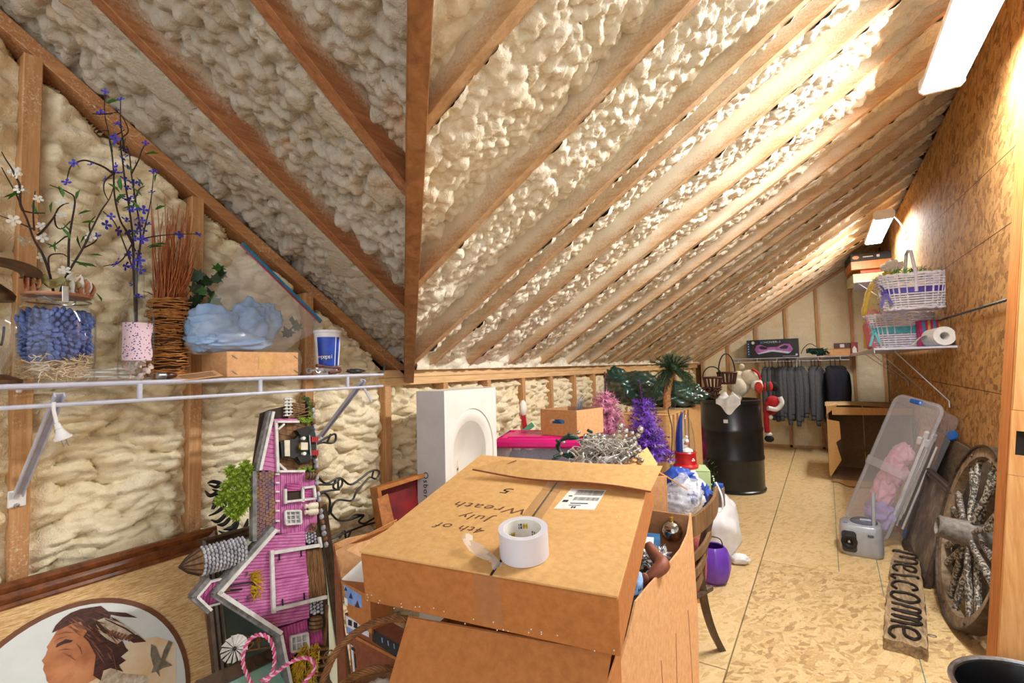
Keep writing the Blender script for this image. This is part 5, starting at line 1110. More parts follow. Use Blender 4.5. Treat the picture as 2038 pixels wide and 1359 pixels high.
# tape roll
c = L_(1044, 1105); TR = TOP.copy(); TR[:3, 3] = TOP[:3, 3]+TOP[:3, 0]*c[0]+TOP[:3, 1]*c[1]+TOP[:3, 2]*.003
zc_ = float((TR[:3, 3]-CAM)@Fv); RT = 49*zc_/FOC; HT = RT*1.12
t = thing('tape_roll', 'white roll of packing tape standing on the big cardboard box', 'tape roll', TR[:3, 3]); mat('tape_white', 'DAD9E2', .3, 'D0CFD9', ns=10)
part('tape', lambda b: b.lathe([(RT*.80, 0), (RT, 0), (RT, HT), (RT*.80, HT), (RT*.80, 0)], (0, 0, 0), 44, caps=False), M['tape_white'], t, TR)
core = part('core', lambda b: b.lathe([(RT*.74, .001), (RT*.80, .001), (RT*.80, HT*.99), (RT*.74, HT*.99), (RT*.74, .001)], (0, 0, 0), 40, caps=False), M['paper'], t, TR); mat('label_yellow', 'E8C21E', .5); mat('label_navy', '1F2A5C', .5)
def inner_patch(a0, a1, z0, z1, m): part('core_print', lambda b: b.grid([[(RT*.738*math.cos(a), RT*.738*math.sin(a), z) for z in (z0*HT, z1*HT)] for a in np.linspace(a0, a1, 8)]), M[m], core, TR)
ca = math.atan2(*(CAM-TR[:3, 3])@TR[:3, [1, 0]].T if False else ((CAM-TR[:3, 3])@TR[:3, 1], (CAM-TR[:3, 3])@TR[:3, 0]))+math.pi
for k, da in enumerate((-1.5, -.75, 0., .75, 1.5)):
    zz = .62 if k % 2 == 0 else .35
    inner_patch(ca+da-.3, ca+da+.02, zz, zz+.2, 'label_yellow'); inner_patch(ca+da+.04, ca+da+.24, zz, zz+.2, 'label_navy')
    for a, s_, m_ in ((ca+da-.14, 'ESSENTIALS', 'ink_black'), (ca+da+.14, 'PRO', 'petal_white')):
        R = np.eye(4); R[:3, 0] = TR[:3, :3]@V(math.sin(a), -math.cos(a), 0); R[:3, 1] = TR[:3, 2]; R[:3, 2] = TR[:3, :3]@V(-math.cos(a), -math.sin(a), 0); R[:3, 3] = TR[:3, 3]+TR[:3, :3]@V(RT*.733*math.cos(a), RT*.733*math.sin(a), HT*(zz+.1))
        text('lettering', s_, R, .0052, M[m_], core, .0001, wid=.72 if len(s_) > 4 else 1)
# --- carton underneath with its front flap hanging out
lo = UD(1000, 1300, .93); ZT2 = .70
Tm = rotz((A_[0]*.5+B_[0]*.5+.02, (A_[1]+B_[1])/2+.10, 0), .18)
t = open_carton('carton', 'tall plain cardboard carton under the large flat box, front flap hanging', Tm, (.40, .16, ZT2), 'card_orange')
p0, p1, p2, p3 = UD(812, 1228, .985), UD(1218, 1300, .87), UD(1200, 1400, .84), UD(762, 1400, .90)
part('flap', lambda b: (b.grid([[p0*(1-u)+p1*u, p3*(1-u)+p2*u] for u in (0, 1)]), b.grid([[p0*(1-u)+p1*u+Fv*.005, p3*(1-u)+p2*u+Fv*.005] for u in (0, 1)])), M['card_orange'], t)
# --- tall open carton at the right with its cut side
q0, q1, q2, q3 = UX(1373, 1020, -.40), UX(1381, 1185, -.40), UX(1340, 1359, -.40), UX(1205, 1359, -.37)
xe = -.40; fy_ = float(q0[1]); ny_ = .97; zl = float(q0[2])
cut = [tuple(UX(x, y, xe)[1:]) for x, y in ((1366, 1062), (1352, 1092), (1326, 1124), (1290, 1162), (1262, 1196))]
t = thing('open_carton', 'tall open cardboard carton with a cut sloping side, full of decorations', 'cardboard box', (-.6, 1.4, 0))
SD = [(fy_-.02, .02), (fy_+.03, zl-.35), (fy_, zl)]+cut+[(cut[-1][0]-.06, cut[-1][1]-.05), (ny_, cut[-1][1]-.10), (ny_, .02)]
def side(b, x): b.prism(SD, 0, .005); v = b.v[-1].copy(); b.v[-1] = np.stack([x+v[:, 2], v[:, 0], v[:, 1]], 1)
part('cut_side', lambda b: side(b, xe), M['card_pale'], t)
part('far_side', lambda b: b.box((-.585, fy_-.015, zl*.5), (.37, .005, zl-.01)), M['card_inner'], t); part('bottom', lambda b: b.box((-.585, (ny_+fy_)/2, .022), (.37, fy_-ny_, .005)), M['card_inner'], t)
part('left_side', lambda b: b.box((-.775, (ny_+fy_)/2+.1, .34), (.005, fy_-ny_-.25, .62)), M['card_inner'], t)
for y, a in ((fy_-.1, .03), (fy_-.25, -.03), (fy_-.4, .04)): part('crease', lambda b: b.bar((xe+.0055, y, .50), (xe+.0055, y+a, .05), .0015, .001, up=(1, 0, 0)), M['card_dark'], t)
t = thing('mirror_ball', 'silver mirrored glass ball in the tall open carton', 'ornament', UD(1337, 1080, 1.62)); mat('mirror', 'D4D0CC', .12, '8F8A86', ns=60, amt=.6, metal=1); part('ball', lambda b: b.sph(UD(1337, 1057, 1.62), .036, 24, 16), M['mirror'], t); part('cap', lambda b: b.lathe([(.008, 0), (.008, .012), (.003, .014)], UD(1337, 1057, 1.62)+V(0, 0, .034), 12), M['gold'], t)
mat('blue_box', '2E6C9E', .4, '1d4c78', ns=20); mat('skin_brown', '8A4B33', .55, '6E3A26'); mat('tinsel_silver', 'CFD3D8', .25, '8d9299', ns=80, amt=.8, metal=.8)
carton('gift_box', 'flat blue printed box with a white label inside the tall carton', rotz(UD(1300, 1125, 1.5)-V(.035, 0, 0), .25, .1), (.11, .17, .06), 'blue_box', 'box', tape=False); 
T = rotz(UD(1303, 1082, 1.5)-V(.03, 0, 0), .25); t = thing('white_card', 'small white printed card lying on the blue box', 'card', T[:3, 3]); part('sheet', lambda b: b.box((0, 0, .0), (.05, .07, .01)), M['paper'], t, T)
t = thing('doll', 'brown doll arm with a bent elbow poking out of the tall carton', 'doll', UD(1295, 1180, 1.3)); part('arm', lambda b: b.tube(spline([UD(1290, 1085, 1.38), UD(1306, 1108, 1.34), UD(1318, 1124, 1.30), UD(1300, 1142, 1.28), UD(1284, 1155, 1.27)], 6), np.interp(np.linspace(0, 1, 25), [0, .4, .5, .8, 1], [.014, .019, .021, .014, .009]), 12), M['skin_brown'], t)
part('hand', lambda b: (b.sph(UD(1283, 1152, 1.27), (.012, .01, .016)), [b.tube([UD(1281, 1156, 1.27), UD(1276-2*k, 1168+3*k, 1.265), UD(1275-1*k, 1178+2*k, 1.262)], [.004, .0035, .002], 6) for k in range(4)]), M['skin_brown'], t)
part('bracelet', lambda b: b.tube([UD(1298, 1143, 1.28)+.016*(math.cos(a)*Rv+math.sin(a)*(.5*Uv+.5*Fv)) for a in np.linspace(0, 6.283, 20, endpoint=False)], .0018, 6, closed=True), M['steel'], t)
t = thing('silver_tinsel', 'crumpled silver tinsel in the tall carton beside the doll arm', 'tinsel', UD(1285, 1150, 1.36)); part('tinsel', lambda b: [crumple(b, UD(1278, 1112, 1.40), (.04, .06, .03), 2, .35, 5, 40, 20), crumple(b, UD(1312, 1105, 1.46), (.03, .05, .025), 6, .35, 5, 40, 20)], M['tinsel_silver'], t)
t = thing('cloth_scrap', 'pale blue and white cloth at the near end of the tall carton', 'cloth', UD(1280, 1200, 1.2)); part('cloth', lambda b: crumple(b, UD(1276, 1172, 1.24)-V(.02, 0, 0), (.025, .05, .05), 3, .25, 3, 30, 18), M['denim'], t)
# --- chair behind the carton
wood('old_wood', '8C6A45', '4A3320', (30, 30, 4), .5); wood('worn_wood', '5C4430', '2A1C12', (30, 30, 4), .55)
t = thing('wooden_chair', 'old bentwood chair with curved slats holding bags and boxes', 'chair', UZ(1400, 1310, 0))
def leg(px, dep, m='worn_wood', w0=.030):
    P = spline([UD(x, y, d) for (x, y), d in zip(px, dep)], 6)
    part('leg', lambda b: b.tube(P, np.full(len(P), w0*.62), 4), M[m], t, smooth=.4)
leg([(1421, 985), (1405, 1060), (1394, 1130), (1402, 1200), (1418, 1255), (1438, 1296)], [2.02, 2.0, 1.98, 2.04, 2.09, 2.15])
leg([(1362, 1240), (1355, 1300), (1350, 1345)], [1.88, 1.93, 1.97]); leg([(1325, 1120), (1318, 1200), (1330, 1270), (1352, 1340)], [1.78, 1.80, 1.85, 1.95])
def slat(px, dep, h, m='old_wood'):
    P = spline([UD(x, y, d) for (x, y), d in zip(px, dep)], 6); g = []
    for k, p in enumerate(P): g.append([p+V(0, 0, h/2), p+V(.012, 0, h/2), p+V(.012, 0, -h/2), p-V(0, 0, h/2), p+V(0, 0, h/2)])
    part('slat', lambda b: b.grid(g), M[m], t, smooth=.5)
slat([(1424, 985), (1418, 1008), (1396, 1033), (1366, 1050), (1318, 1050)], [2.02, 1.95, 1.86, 1.80, 1.78], .075)
slat([(1410, 1062), (1396, 1090), (1372, 1112), (1340, 1122)], [2.0, 1.92, 1.84, 1.79], .030); slat([(1402, 1100), (1390, 1128), (1366, 1152), (1340, 1160)], [2.0, 1.92, 1.84, 1.79], .030); slat([(1396, 1135), (1384, 1162), (1362, 1188), (1335, 1195)], [2.0, 1.92, 1.84, 1.79], .036)
q = UD(1368, 1180, 2.0); part('seat', lambda b: b.box((q[0]-.22, q[1]+.02, .44), (.40, .40, .035), bev=.012), M['old_wood'], t); part('stretcher', lambda b: b.tube([UD(1415, 1170, 2.05), UD(1360, 1200, 1.9)], .012, 8), M['worn_wood'], t)
q = UD(1390, 1130, 2.05); t = thing('red_cushion', 'flat red cushion standing on the chair behind its slats', 'cushion', (q[0]-.03, q[1], .46)); part('cushion', lambda b: b.sph(UD(1386, 1130, 2.06), (.035, .13, .12), 20, 14), mat('cushion_red', 'A5484A', .8, '8d3a3c', ns=60), t)
# --- open carton and printed light boxes at the left of the big box
T = rotz(UD(735, 1200, 1.62)*V(1, 1, 0), .48)
t = thing('torn_carton', 'open brown carton with a torn raised flap behind the big flat box', 'cardboard box', UD(730, 1200, 1.5))
pz = [UD(666, 1083, 1.35), UD(690, 1072, 1.37), UD(735, 1062, 1.45), UD(790, 1034, 1.52), UD(800, 1150, 1.47), UD(676, 1150, 1.36)]
def sheet(name, L, m, tt, th=.004):
    L = [np.array(p, float) for p in L]; n = nrm(np.cross(L[1]-L[0], L[-1]-L[0])); k = len(L)
    return part(name, lambda b: b.add(L+[p+n*th for p in L], [list(range(k)), list(range(2*k-1, k-1, -1))]+[[i, k+i, k+(i+1) % k, (i+1) % k] for i in range(k)]), M[m], tt, smooth=0)
sheet('raised_flap', pz, 'card_pale', t); sheet('torn_edge', [UD(666, 1083, 1.349), UD(735, 1062, 1.449), UD(790, 1034, 1.519), UD(790, 1044, 1.515), UD(735, 1073, 1.445), UD(668, 1093, 1.346)], 'card_orange', t)
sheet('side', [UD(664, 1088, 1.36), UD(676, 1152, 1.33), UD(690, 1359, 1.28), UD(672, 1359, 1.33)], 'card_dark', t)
t = thing('white_sheet', 'white paper sheet sloping out of the torn brown carton', 'paper', UD(700, 1170, 1.3)); sheet('sheet', [UD(680, 1152, 1.28), UD(725, 1110, 1.34), UD(735, 1190, 1.27)], 'paper', t, .001)
mat('print_blue', '8FA9D8', .4, '6F8BC4', ns=20); mat('print_navy', '1F2F55', .4, '14203c', ns=60, amt=.9); mat('print_white', 'DADDE4', .4)
t = thing('light_set_box', 'orange brown box printed with blue icicle light trees beside the wicker basket', 'box', UD(710, 1230, 1.25))
F_ = [UD(678, 1156, 1.27), UD(736, 1186, 1.20), UD(740, 1262, 1.16), UD(694, 1226, 1.22)]
sheet('front', F_, 'card_orange', t, .06); fr_ = frame(F_[0], F_[1]-F_[0], F_[3]-F_[0])
def fpl(name, L, m, tt, z=-.001, th=.0006, FR=None):
    FR_ = fr_ if FR is None else FR; q = upoly(L, FR_); return part(name, lambda b: b.prism(q, -.0012+z, -.0012+z+th if z else -.0004), M[m], tt, FR_, smooth=0)
sgn = 1 if fr_[:3, 2]@(CAM-fr_[:3, 3]) > 0 else -1
def dec(name, L, m, tt, FR, lift=.001):
    s = 1 if FR[:3, 2]@(CAM-FR[:3, 3]) > 0 else -1; q = upoly(L, FR); z0, z1 = sorted((s*lift*.5, s*lift)); return part(name, lambda b: b.prism(q, z0, z1), M[m], tt, FR, smooth=0)
dec('print_panel', [(684, 1162), (720, 1185), (722, 1215), (692, 1200)], 'print_blue', t, fr_); dec('print_panel', [(716, 1208), (736, 1224), (738, 1240), (718, 1230)], 'print_navy', t, fr_)
for x, y, h in ((689, 1172, 8), (699, 1186, 11), (712, 1203, 14)): dec('print_tree', [(x, y-h*.6), (x+h*.35, y+h*.5), (x-h*.35, y+h*.3)], 'print_navy', t, fr_, .0016)
dec('print_label', [(686, 1188), (692, 1192), (693, 1206), (687, 1202)], 'paper', t, fr_, .0016)
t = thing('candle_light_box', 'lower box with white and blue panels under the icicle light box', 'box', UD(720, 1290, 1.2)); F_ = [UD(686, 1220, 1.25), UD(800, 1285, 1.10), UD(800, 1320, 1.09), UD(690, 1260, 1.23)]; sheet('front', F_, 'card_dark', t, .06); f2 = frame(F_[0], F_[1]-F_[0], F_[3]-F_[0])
dec('print_panel', [(688, 1224), (735, 1246), (735, 1268), (690, 1246)], 'print_white', t, f2); dec('print_panel', [(690, 1246), (706, 1254), (706, 1266), (692, 1260)], 'print_blue', t, f2, .0016)
for k in range(2): dec('print_code', [(694+11*k, 1232+5*k), (701+11*k, 1235+5*k), (701+11*k, 1246+5*k), (694+11*k, 1243+5*k)], 'ink_black', t, f2, .0018)
dec('print_band', [(740, 1250), (795, 1282), (796, 1312), (742, 1276)], 'black', t, f2); 
for k in range(3): dec('print_code', [(760+12*k, 1268+6*k), (762+12*k, 1269+6*k), (763+12*k, 1279+6*k), (761+12*k, 1278+6*k)], 'print_blue', t, f2, .0016)
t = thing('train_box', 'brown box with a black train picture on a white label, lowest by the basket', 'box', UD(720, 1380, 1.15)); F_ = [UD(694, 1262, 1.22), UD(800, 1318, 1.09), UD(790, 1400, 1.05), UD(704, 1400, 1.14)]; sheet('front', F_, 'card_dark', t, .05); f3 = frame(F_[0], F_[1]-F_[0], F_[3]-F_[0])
sheet('top_edge', [UD(694, 1258, 1.22), UD(800, 1314, 1.09), UD(800, 1320, 1.085), UD(694, 1264, 1.215)], 'card_orange', t, .002)
dec('print_label', [(698, 1282), (735, 1306), (736, 1359), (704, 1345)], 'print_white', t, f3); dec('print_train', [(705, 1300), (711, 1302), (712, 1312), (718, 1316), (718, 1308), (722, 1308), (723, 1318), (728, 1322), (729, 1336), (708, 1328)], 'ink_black', t, f3, .0016); dec('print_code', [(700, 1286), (733, 1306), (733, 1312), (700, 1292)], 'ink_black', t, f3, .0016)
# --- red velvet shadow box
T = frame(UD(756, 1050, 1.95), UD(842, 1018, 2.1)-UD(756, 1050, 1.95), UD(752, 992, 1.97)-UD(756, 1050, 1.95)); mat('velvet', '8E0A14', .5, '5E0510', ns=8)
t = thing('shadow_box', 'open wooden shadow box lined with red velvet below the white arch', 'box', UD(790, 1050, 2.0)); wood('oak_red', 'C27A36', '8E4E1C', (20, 20, 20), .45)
wq, hq = float(np.linalg.norm(UD(842, 1018, 2.1)-UD(756, 1050, 1.95)))+.1, .26
picture_frame(t, frame(UD(768, 1100, 1.95), T[:3, 0], T[:3, 1]), wq, hq, [(0, -.05), (0, .012), (.016, .012), (.016, -.04), (.012, -.05)], M['oak_red'])
TT = frame(UD(768, 1100, 1.95), T[:3, 0], T[:3, 1]); part('velvet_back', lambda b: b.box((wq/2, hq/2, -.042), (wq-.03, hq-.03, .006)), M['velvet'], t, TT)
sheet('outer_side', [UD(751, 992, 1.93), UD(772, 982, 1.96), UD(790, 1060, 1.93), UD(764, 1060, 1.90)], 'oak_red', t, .01)
# --- white arched panel
a0, a1, a2 = UD(884, 778, 2.12), UD(986, 769, 2.40), UD(829, 784, 2.17)
x_ = nrm((a1-a0)*V(1, 1, 0)); T = frame(UD(884, 778, 2.12)*V(1, 1, 0), x_, (0, 0, 1)); PW = float(np.linalg.norm((a1-a0)[:2])); PH = float(a0[2]); PD = .125
mat('primer', 'EFEBE2', .45, 'E8E3D8', ns=6); mat('primer_shaded', 'C9C6C6', .6, 'BDBABB', ns=8)  # side of the white panel has its shade put into a greyer colour
t = thing('arched_panel', 'tall white panel with a moulded arched niche and handwritten side', 'wall niche', T[:3, 3]+V(0, .1, 0))
ro, ri, dz = PW*.40, PW*.29, UP(935, 813, T)[1]
def arch(r, top, n=24, z0=0.): return [(PW/2+r*math.cos(a)*1., top-r*1.25+r*1.25*math.sin(a)) for a in np.linspace(0, math.pi, n)]
o_, i_ = arch(PW*.43, dz), arch(PW*.31, UP(935, 838, T)[1])
def front(b):
    k = len(o_); L1 = o_[::-1]+[(o_[0][0], 0.0)]; rim = [(0, 0), (0, PH), (PW, PH), (PW, 0)]
    left = [(0, 0), (0, PH)]+[(PW/2, PH)]+o_[k//2:]+[(o_[-1][0], 0)]; right = [(PW/2, PH), (PW, PH), (PW, 0), (o_[0][0], 0)]+o_[:k//2+1]
    b.prism(left, -.02, 0); b.prism(right, -.02, 0)
part('face', front, M['primer'], t, T, smooth=.3)
def ring(b):
    oo, ii = [(o_[0][0], 0)]+o_+[(o_[-1][0], 0)], [(i_[0][0], 0)]+i_+[(i_[-1][0], 0)]
    b.grid([[(*p, -.012), (*p, -.006), (*(np.array(p)*.75+np.array(q)*.25), -.003), (*(np.array(p)*.4+np.array(q)*.6), -.004), (*q, -.014), (*(np.array(q)+(V(PW/2, q[1])-np.array(q))*.04), -.03)] for p, q in zip(oo, ii)])
part('arch_moulding', ring, M['primer'], t, T, smooth=.6)
def niche(b):
    ii = [(i_[0][0], 0)]+i_+[(i_[-1][0], 0)]; g = []
    for q in ii: g.append([(PW/2+(q[0]-PW/2)*math.cos(f), q[1]*(1-.12*f) if q[1] > .5 else q[1], -.014-.085*math.sin(f)) for f in np.linspace(0, 1.5, 7)])
    b.grid(g)
part('niche', niche, M['primer'], t, T, smooth=1.2)
sd_ = nrm((a2-a0)*V(1, 1, 0)); TS = frame(T[:3, 3], sd_, (0, 0, 1)); sl = float(np.linalg.norm((a2-a0)[:2]))
part('side', lambda b: b.box((sl/2, PH/2, 0), (sl, PH, .004)), M['primer_shaded'], t, TS); part('top', lambda b: b.add([V(*a0), V(*a1), V(*a1)+sd_*sl, V(*a0)+sd_*sl], [[0, 1, 2, 3]]), M['primer'], t)
c = UP(848, 975, TS); R = np.eye(4); s_ = 1 if TS[:3, 2]@(CAM-T[:3, 3]) > 0 else -1; R[:3, 2] = TS[:3, 2]*s_; R[:3, 0] = V(0, 0, -1); R[:3, 1] = np.cross(R[:3, 2], R[:3, 0]); R[:3, 3] = TS[:3, 3]+TS[:3, 0]*c[0]+V(0, 0, c[1])+R[:3, 2]*.003
text('handwriting', 'Osborne', R, .034, M['ink_black'], t, .0003, spacing=1.2, wid=1.1)
# --- pink lidded tote, sign, small box
mat('tote_pink', 'E0147E', .35, 'C90F6E', ns=8); mat('cloth_purple', '5B4A7E', .7, '3E3560', ns=12, amt=.9); clear('tote_clear', (.9, .86, .92), haze=.16, hazec=(.8, .75, .85), rough=.2)
zt = float(UD(1070, 868, 2.75)[2]); c = UD(1078, 880, 2.74); T = rotz((c[0]+.03, c[1], zt-.30), .38)
t = thing('storage_tote', 'clear storage tote with a hot pink lid full of purple cloth', 'storage tote', T[:3, 3]); w_, l_ = .50, .34
part('tub', lambda b: b.lathe([(.62, 0), (.66, .02), (.70, .27)], (0, 0, 0), 4, sx=w_*.98, sy=l_*.98, m=0), M['tote_clear'], t, T@np.array([[math.cos(.785), -math.sin(.785), 0, 0], [math.sin(.785), math.cos(.785), 0, 0], [0, 0, 1, 0], [0, 0, 0, 1.]]) if False else T) if False else part('tub', lambda b: [b.box((sx*w_/2, 0, .14), (.003, l_, .26)) for sx in (-1, 1)]+[b.box((0, sy*l_/2, .14), (w_, .003, .26)) for sy in (-1, 1)]+[b.box((0, 0, .01), (w_, l_, .003))], M['tote_clear'], t, T)
part('lid', lambda b: (b.box((0, 0, .285), (w_+.03, l_+.03, .045), bev=.012), b.box((0, 0, .312), (w_-.10, l_-.10, .01), bev=.004)), M['tote_pink'], t, T); part('lid_rim', lambda b: b.tube([(x*(w_/2-.01), y*(l_/2-.01), .308) for x, y in ((-1, -1), (1, -1), (1, 1), (-1, 1))], .008, 8, closed=True), M['tote_pink'], t, T)
tag(part('bundle', lambda b: [crumple(b, (T@V(x, y, .13, 1))[:3], (.13, .14, .11), k, .2, 2.5, 30, 18) for k, (x, y) in enumerate(((-.14, -.05), (.1, -.06), (.0, .06)))], M['cloth_purple'], None) if False else thing('purple_cloth', 'bundled purple clothing inside the pink lidded tote', 'clothing', T[:3, 3]+V(0, 0, .015)), 'bundled purple clothing inside the pink lidded tote', 'clothing')
pc = bpy.data.objects['purple_cloth']; part('cloth', lambda b: [crumple(b, (T@V(x, y, .14, 1))[:3], (.12, .12, .11), k, .2, 2.5, 36, 20) for k, (x, y) in enumerate(((-.13, -.06), (.1, -.07), (.0, .06)))], M['cloth_purple'], pc)
t = thing('direction_sign', 'toy sign post with white knob, red stem and green arm by the wall', 'sign', UD(1045, 865, 3.0)); mat('sign_green', '4FA57A', .5, '419468'); q = UD(1041, 812, 3.0)
part('knob', lambda b: b.sph(q, (.022, .030, .050), 16, 12), M['petal_white'], t); part('stem', lambda b: b.bar(UD(1041, 826, 3.0), UD(1046, 858, 3.0), .030, .02, up=Fv, bev=.003), M['red'], t); part('arm', lambda b: b.bar(UD(1036, 864, 2.98), UD(1061, 844, 3.0), .030, .012, up=Fv, bev=.002), M['sign_green'], t); part('arm_mark', lambda b: b.bar(UD(1044, 859, 2.97), UD(1056, 850, 2.985), .006, .004, up=Fv), M['trim_grey'], t)
# small carton with a hand hole on the tote
zb_ = zt+.02; fl_, fm, frr = UD(1076, 818, 2.68), UD(1147, 817, 2.55), UD(1199, 811, 2.72)
t = thing('open_box', 'small open box with an oval hand hole standing on the pink lid', 'cardboard box', fm*V(1, 1, 0)+V(0, 0, zb_))
hh = float(fm[2]-zb_); d1, d2 = fl_-fm, frr-fm; d1[2] = d2[2] = 0; W_, L2 = float(np.linalg.norm(d1)), float(np.linalg.norm(d2))
T1 = frame(fm*V(1, 1, 0)+V(0, 0, zb_), d1, (0, 0, 1)); hx, hy, hw, hh2 = W_*.53, hh*.55, W_*.21, hh*.085
def holed(b):
    an = np.linspace(0, 2*math.pi, 24, endpoint=False); inn = [(hx+hw*math.copysign(abs(math.cos(a))**.5, math.cos(a)), hy+hh2*math.copysign(abs(math.sin(a))**.7, math.sin(a))) for a in an]
    up_ = [inn[i] for i in range(0, 13)]; lo_ = [inn[i % 24] for i in range(12, 25)]
    b.prism([(W_, hy), (W_, hh), (0, hh), (0, hy)]+up_[::-1], -.002, .002); b.prism([(0, hy), (0, 0), (W_, 0), (W_, hy)]+lo_[::-1], -.002, .002)
part('front_side', holed, M['card'], t, T1, smooth=.3); T2 = frame(fm*V(1, 1, 0)+V(0, 0, zb_), d2, (0, 0, 1)); part('right_side', lambda b: b.box((L2/2, hh/2, 0), (L2, hh, .004)), M['card_pale'], t, T2)
for T_, o, w_ in ((T1, d2, W_), (T2, d1, L2)): part('back_side', lambda b: b.box((w_/2, hh/2, 0), (w_, hh, .004)), M['card_inner'], t, frame(T_[:3, 3]+o, T_[:3, 0], (0, 0, 1)))
t = thing('blue_tinsel', 'silver and blue tinsel filling the small open box', 'tinsel', fm+(d1+d2)/2-V(0, 0, .12)); part('tinsel', lambda b: [crumple(b, fm+(d1+d2)/2-V(0, 0, .07), (W_*.35, W_*.35, .055), 3, .3, 5, 40, 20), crumple(b, fm+d1*.55+d2*.12-V(0, 0, .075), (W_*.2, W_*.08, .03), 5, .3, 5, 30, 16)], [M['blue_box']], t); part('strand', lambda b: [b.tube(spline([UD(1148+4*k, 815, 2.75), UD(1152+3*k, 800, 2.75), UD(1160-2*k, 788+4*k, 2.75)]), .006, 6) for k in range(3)], M['tinsel_silver'], t)
# --- tinsel trees
def tinsel_tree(name, label, base, H, R, m, seed, lean=(0, 0), top=.28):
    t = thing(name, label, 'artificial tree', base); rr = random.Random(seed); b = MB(); base = np.array(base)
    def tuft(p, d, L, r):
        n = int(L/.0024); d = nrm(d); s1 = nrm(np.cross(d, (.3, .1, 1))); s2 = np.cross(d, s1); vs, fs = [], []
        for i in range(n):
            q = p+d*L*i/n; a = rr.uniform(0, 6.28); o = math.cos(a)*s1+math.sin(a)*s2; w_ = .0030*nrm(np.cross(o, d)); e = q+o*r*rr.uniform(.7, 1.2)+d*r*.5; k = len(vs); vs += [q-w_, q+w_, e]; fs.append([k, k+1, k+2])
        b.add(vs, fs)
    ax_ = lambda f: base+V(lean[0]*f*f, lean[1]*f*f, H*f)
    for i in range(12): p, q = ax_(1-top+top*i/12), ax_(1-top+top*(i+1)/12); tuft(p, q-p+1e-6, np.linalg.norm(q-p), .032*(1-.5*i/12)); 
    for L_ in range(12):
        f = .04+(1-top-.02)*L_/11.5; nb = 16-L_; rad = R*(1-f*.86)**.9
        for k in range(nb): a = k*6.283/nb+L_*.5+rr.uniform(-.2, .2); d = V(math.cos(a), math.sin(a), rr.uniform(.05, .4)); tuft(ax_(f), d, rad*rr.uniform(.8, 1.1), .026)
    part('foliage', lambda q: (q.v.extend(b.v), q.f.extend(b.f), q.mi.extend(b.mi)), M[m], t, smooth=0, kind='stuff'); part('stem', lambda q: q.tube([ax_(f) for f in np.linspace(0, .98, 8)], .005, 6), M['twig'], t); return t
mat('tinsel_pink', 'E39AB8', .4, 'CF7FA2', ns=60); mat('tinsel_purple', '5A2BA0', .35, '7A4CC0', ns=60, amt=.9)
pb_ = UD(1208, 872, 3.0); tinsel_tree('pink_tinsel_tree', 'small pale pink tinsel tree behind the open boxes', pb_, float(UD(1205, 738, 3.0)[2]-pb_[2]), .135, 'tinsel_pink', 1, (-.0, .0), .36)
pb_ = UD(1290, 925, 2.72); tinsel_tree('purple_tinsel_tree', 'small purple tinsel tree between the pink tree and the snow dome', pb_, float(UD(1283, 756, 2.72)[2]-pb_[2]), .150, 'tinsel_purple', 2, (-.03, -.02), .26)
# --- beaded garland box and green light string
c = UD(1215, 930, 2.0); T = rotz((c[0], c[1], float(UD(1215, 925, 2.0)[2])-.30), .62)
t = open_carton('garland_box', 'open carton heaped with silver bead garlands behind the big flat box', T, (.36, .30, .28), 'card_pale', flaps=(('+x', .10, -.6), ('-x', .1, .2)))
sheet('raised_flap', [UD(1242, 922, 1.95), UD(1288, 890, 2.1), UD(1308, 922, 2.0), UD(1305, 945, 1.95)], 'card_tan', t)
t = thing('bead_garland', 'tangled heap of silver bead garlands and white wire in the carton', 'garland', UD(1210, 925, 2.0)); mat('silver_bead', 'D2CFC8', .2, 'B5B0A8', ns=60, metal=.85); mat('white_wire', 'E2E2E2', .5, 'C8C8C8'); rr = random.Random(6)
mat('silver_wire', 'DAD7D0', .3, 'A9A59D', ns=60, metal=.35)
def tangle(b, c, r, n, rad, seed, loops=14):
    rg = np.random.RandomState(seed)
    for k in range(n):
        p = np.array(c)+rg.uniform(-1, 1, 3)*np.array(r)*.8; P = []
        ph, w_ = rg.rand(3)*6.28, rg.uniform(.7, 1.4, 3); Rr = rg.uniform(.015, .04)
        for i in range(loops): a = i*.75; P.append(p+V(math.sin(a*w_[0]+ph[0]), math.sin(a*w_[1]+ph[1]), .6*math.sin(a*w_[2]+ph[2]))*Rr)
        b.tube(spline(P, 4), rad, 5, caps=False)
part('wire', lambda b: tangle(b, UD(1205, 895, 2.0), (.12, .11, .05), 120, .0022, 3), M['silver_wire'], t, kind='stuff'); part('white_wire', lambda b: tangle(b, UD(1190, 912, 1.95), (.09, .08, .02), 24, .003, 5), M['white_wire'], t, kind='stuff')
bp_ = MB(); bp_.sph((0, 0, 0), .0125, 12, 8); BEAD = Proto('bead', bp_, M['silver_bead'])
for i, (x, y) in enumerate([(1235, 848), (1275, 855), (1270, 866), (1245, 868), (1222, 866), (1215, 876), (1238, 880), (1200, 870), (1255, 878), (1262, 886), (1250, 892), (1268, 896), (1240, 896), (1225, 890), (1205, 886), (1190, 880), (1180, 872), (1228, 905), (1262, 899), (1266, 909), (1274, 917), (1212, 900), (1195, 896), (1232, 858), (1258, 862), (1245, 858), (1262, 872), (1225, 878)]): BEAD.put(t, UD(x, y, 1.96+.002*(i % 7)), (0, 0, 0), rr.uniform(.75, 1.15))
for i in range(70): BEAD.put(t, UD(1205+rr.gauss(0, 40), 893+rr.gauss(0, 14), 2.0+rr.uniform(-.07, .07)), (0, 0, 0), rr.uniform(.4, .8))
t = thing('green_light_string', 'coil of dark green fairy light wire on the pink tote edge', 'string lights', UD(1130, 910, 2.1)); mat('wire_green', '1E4A3C', .45, '12332a')
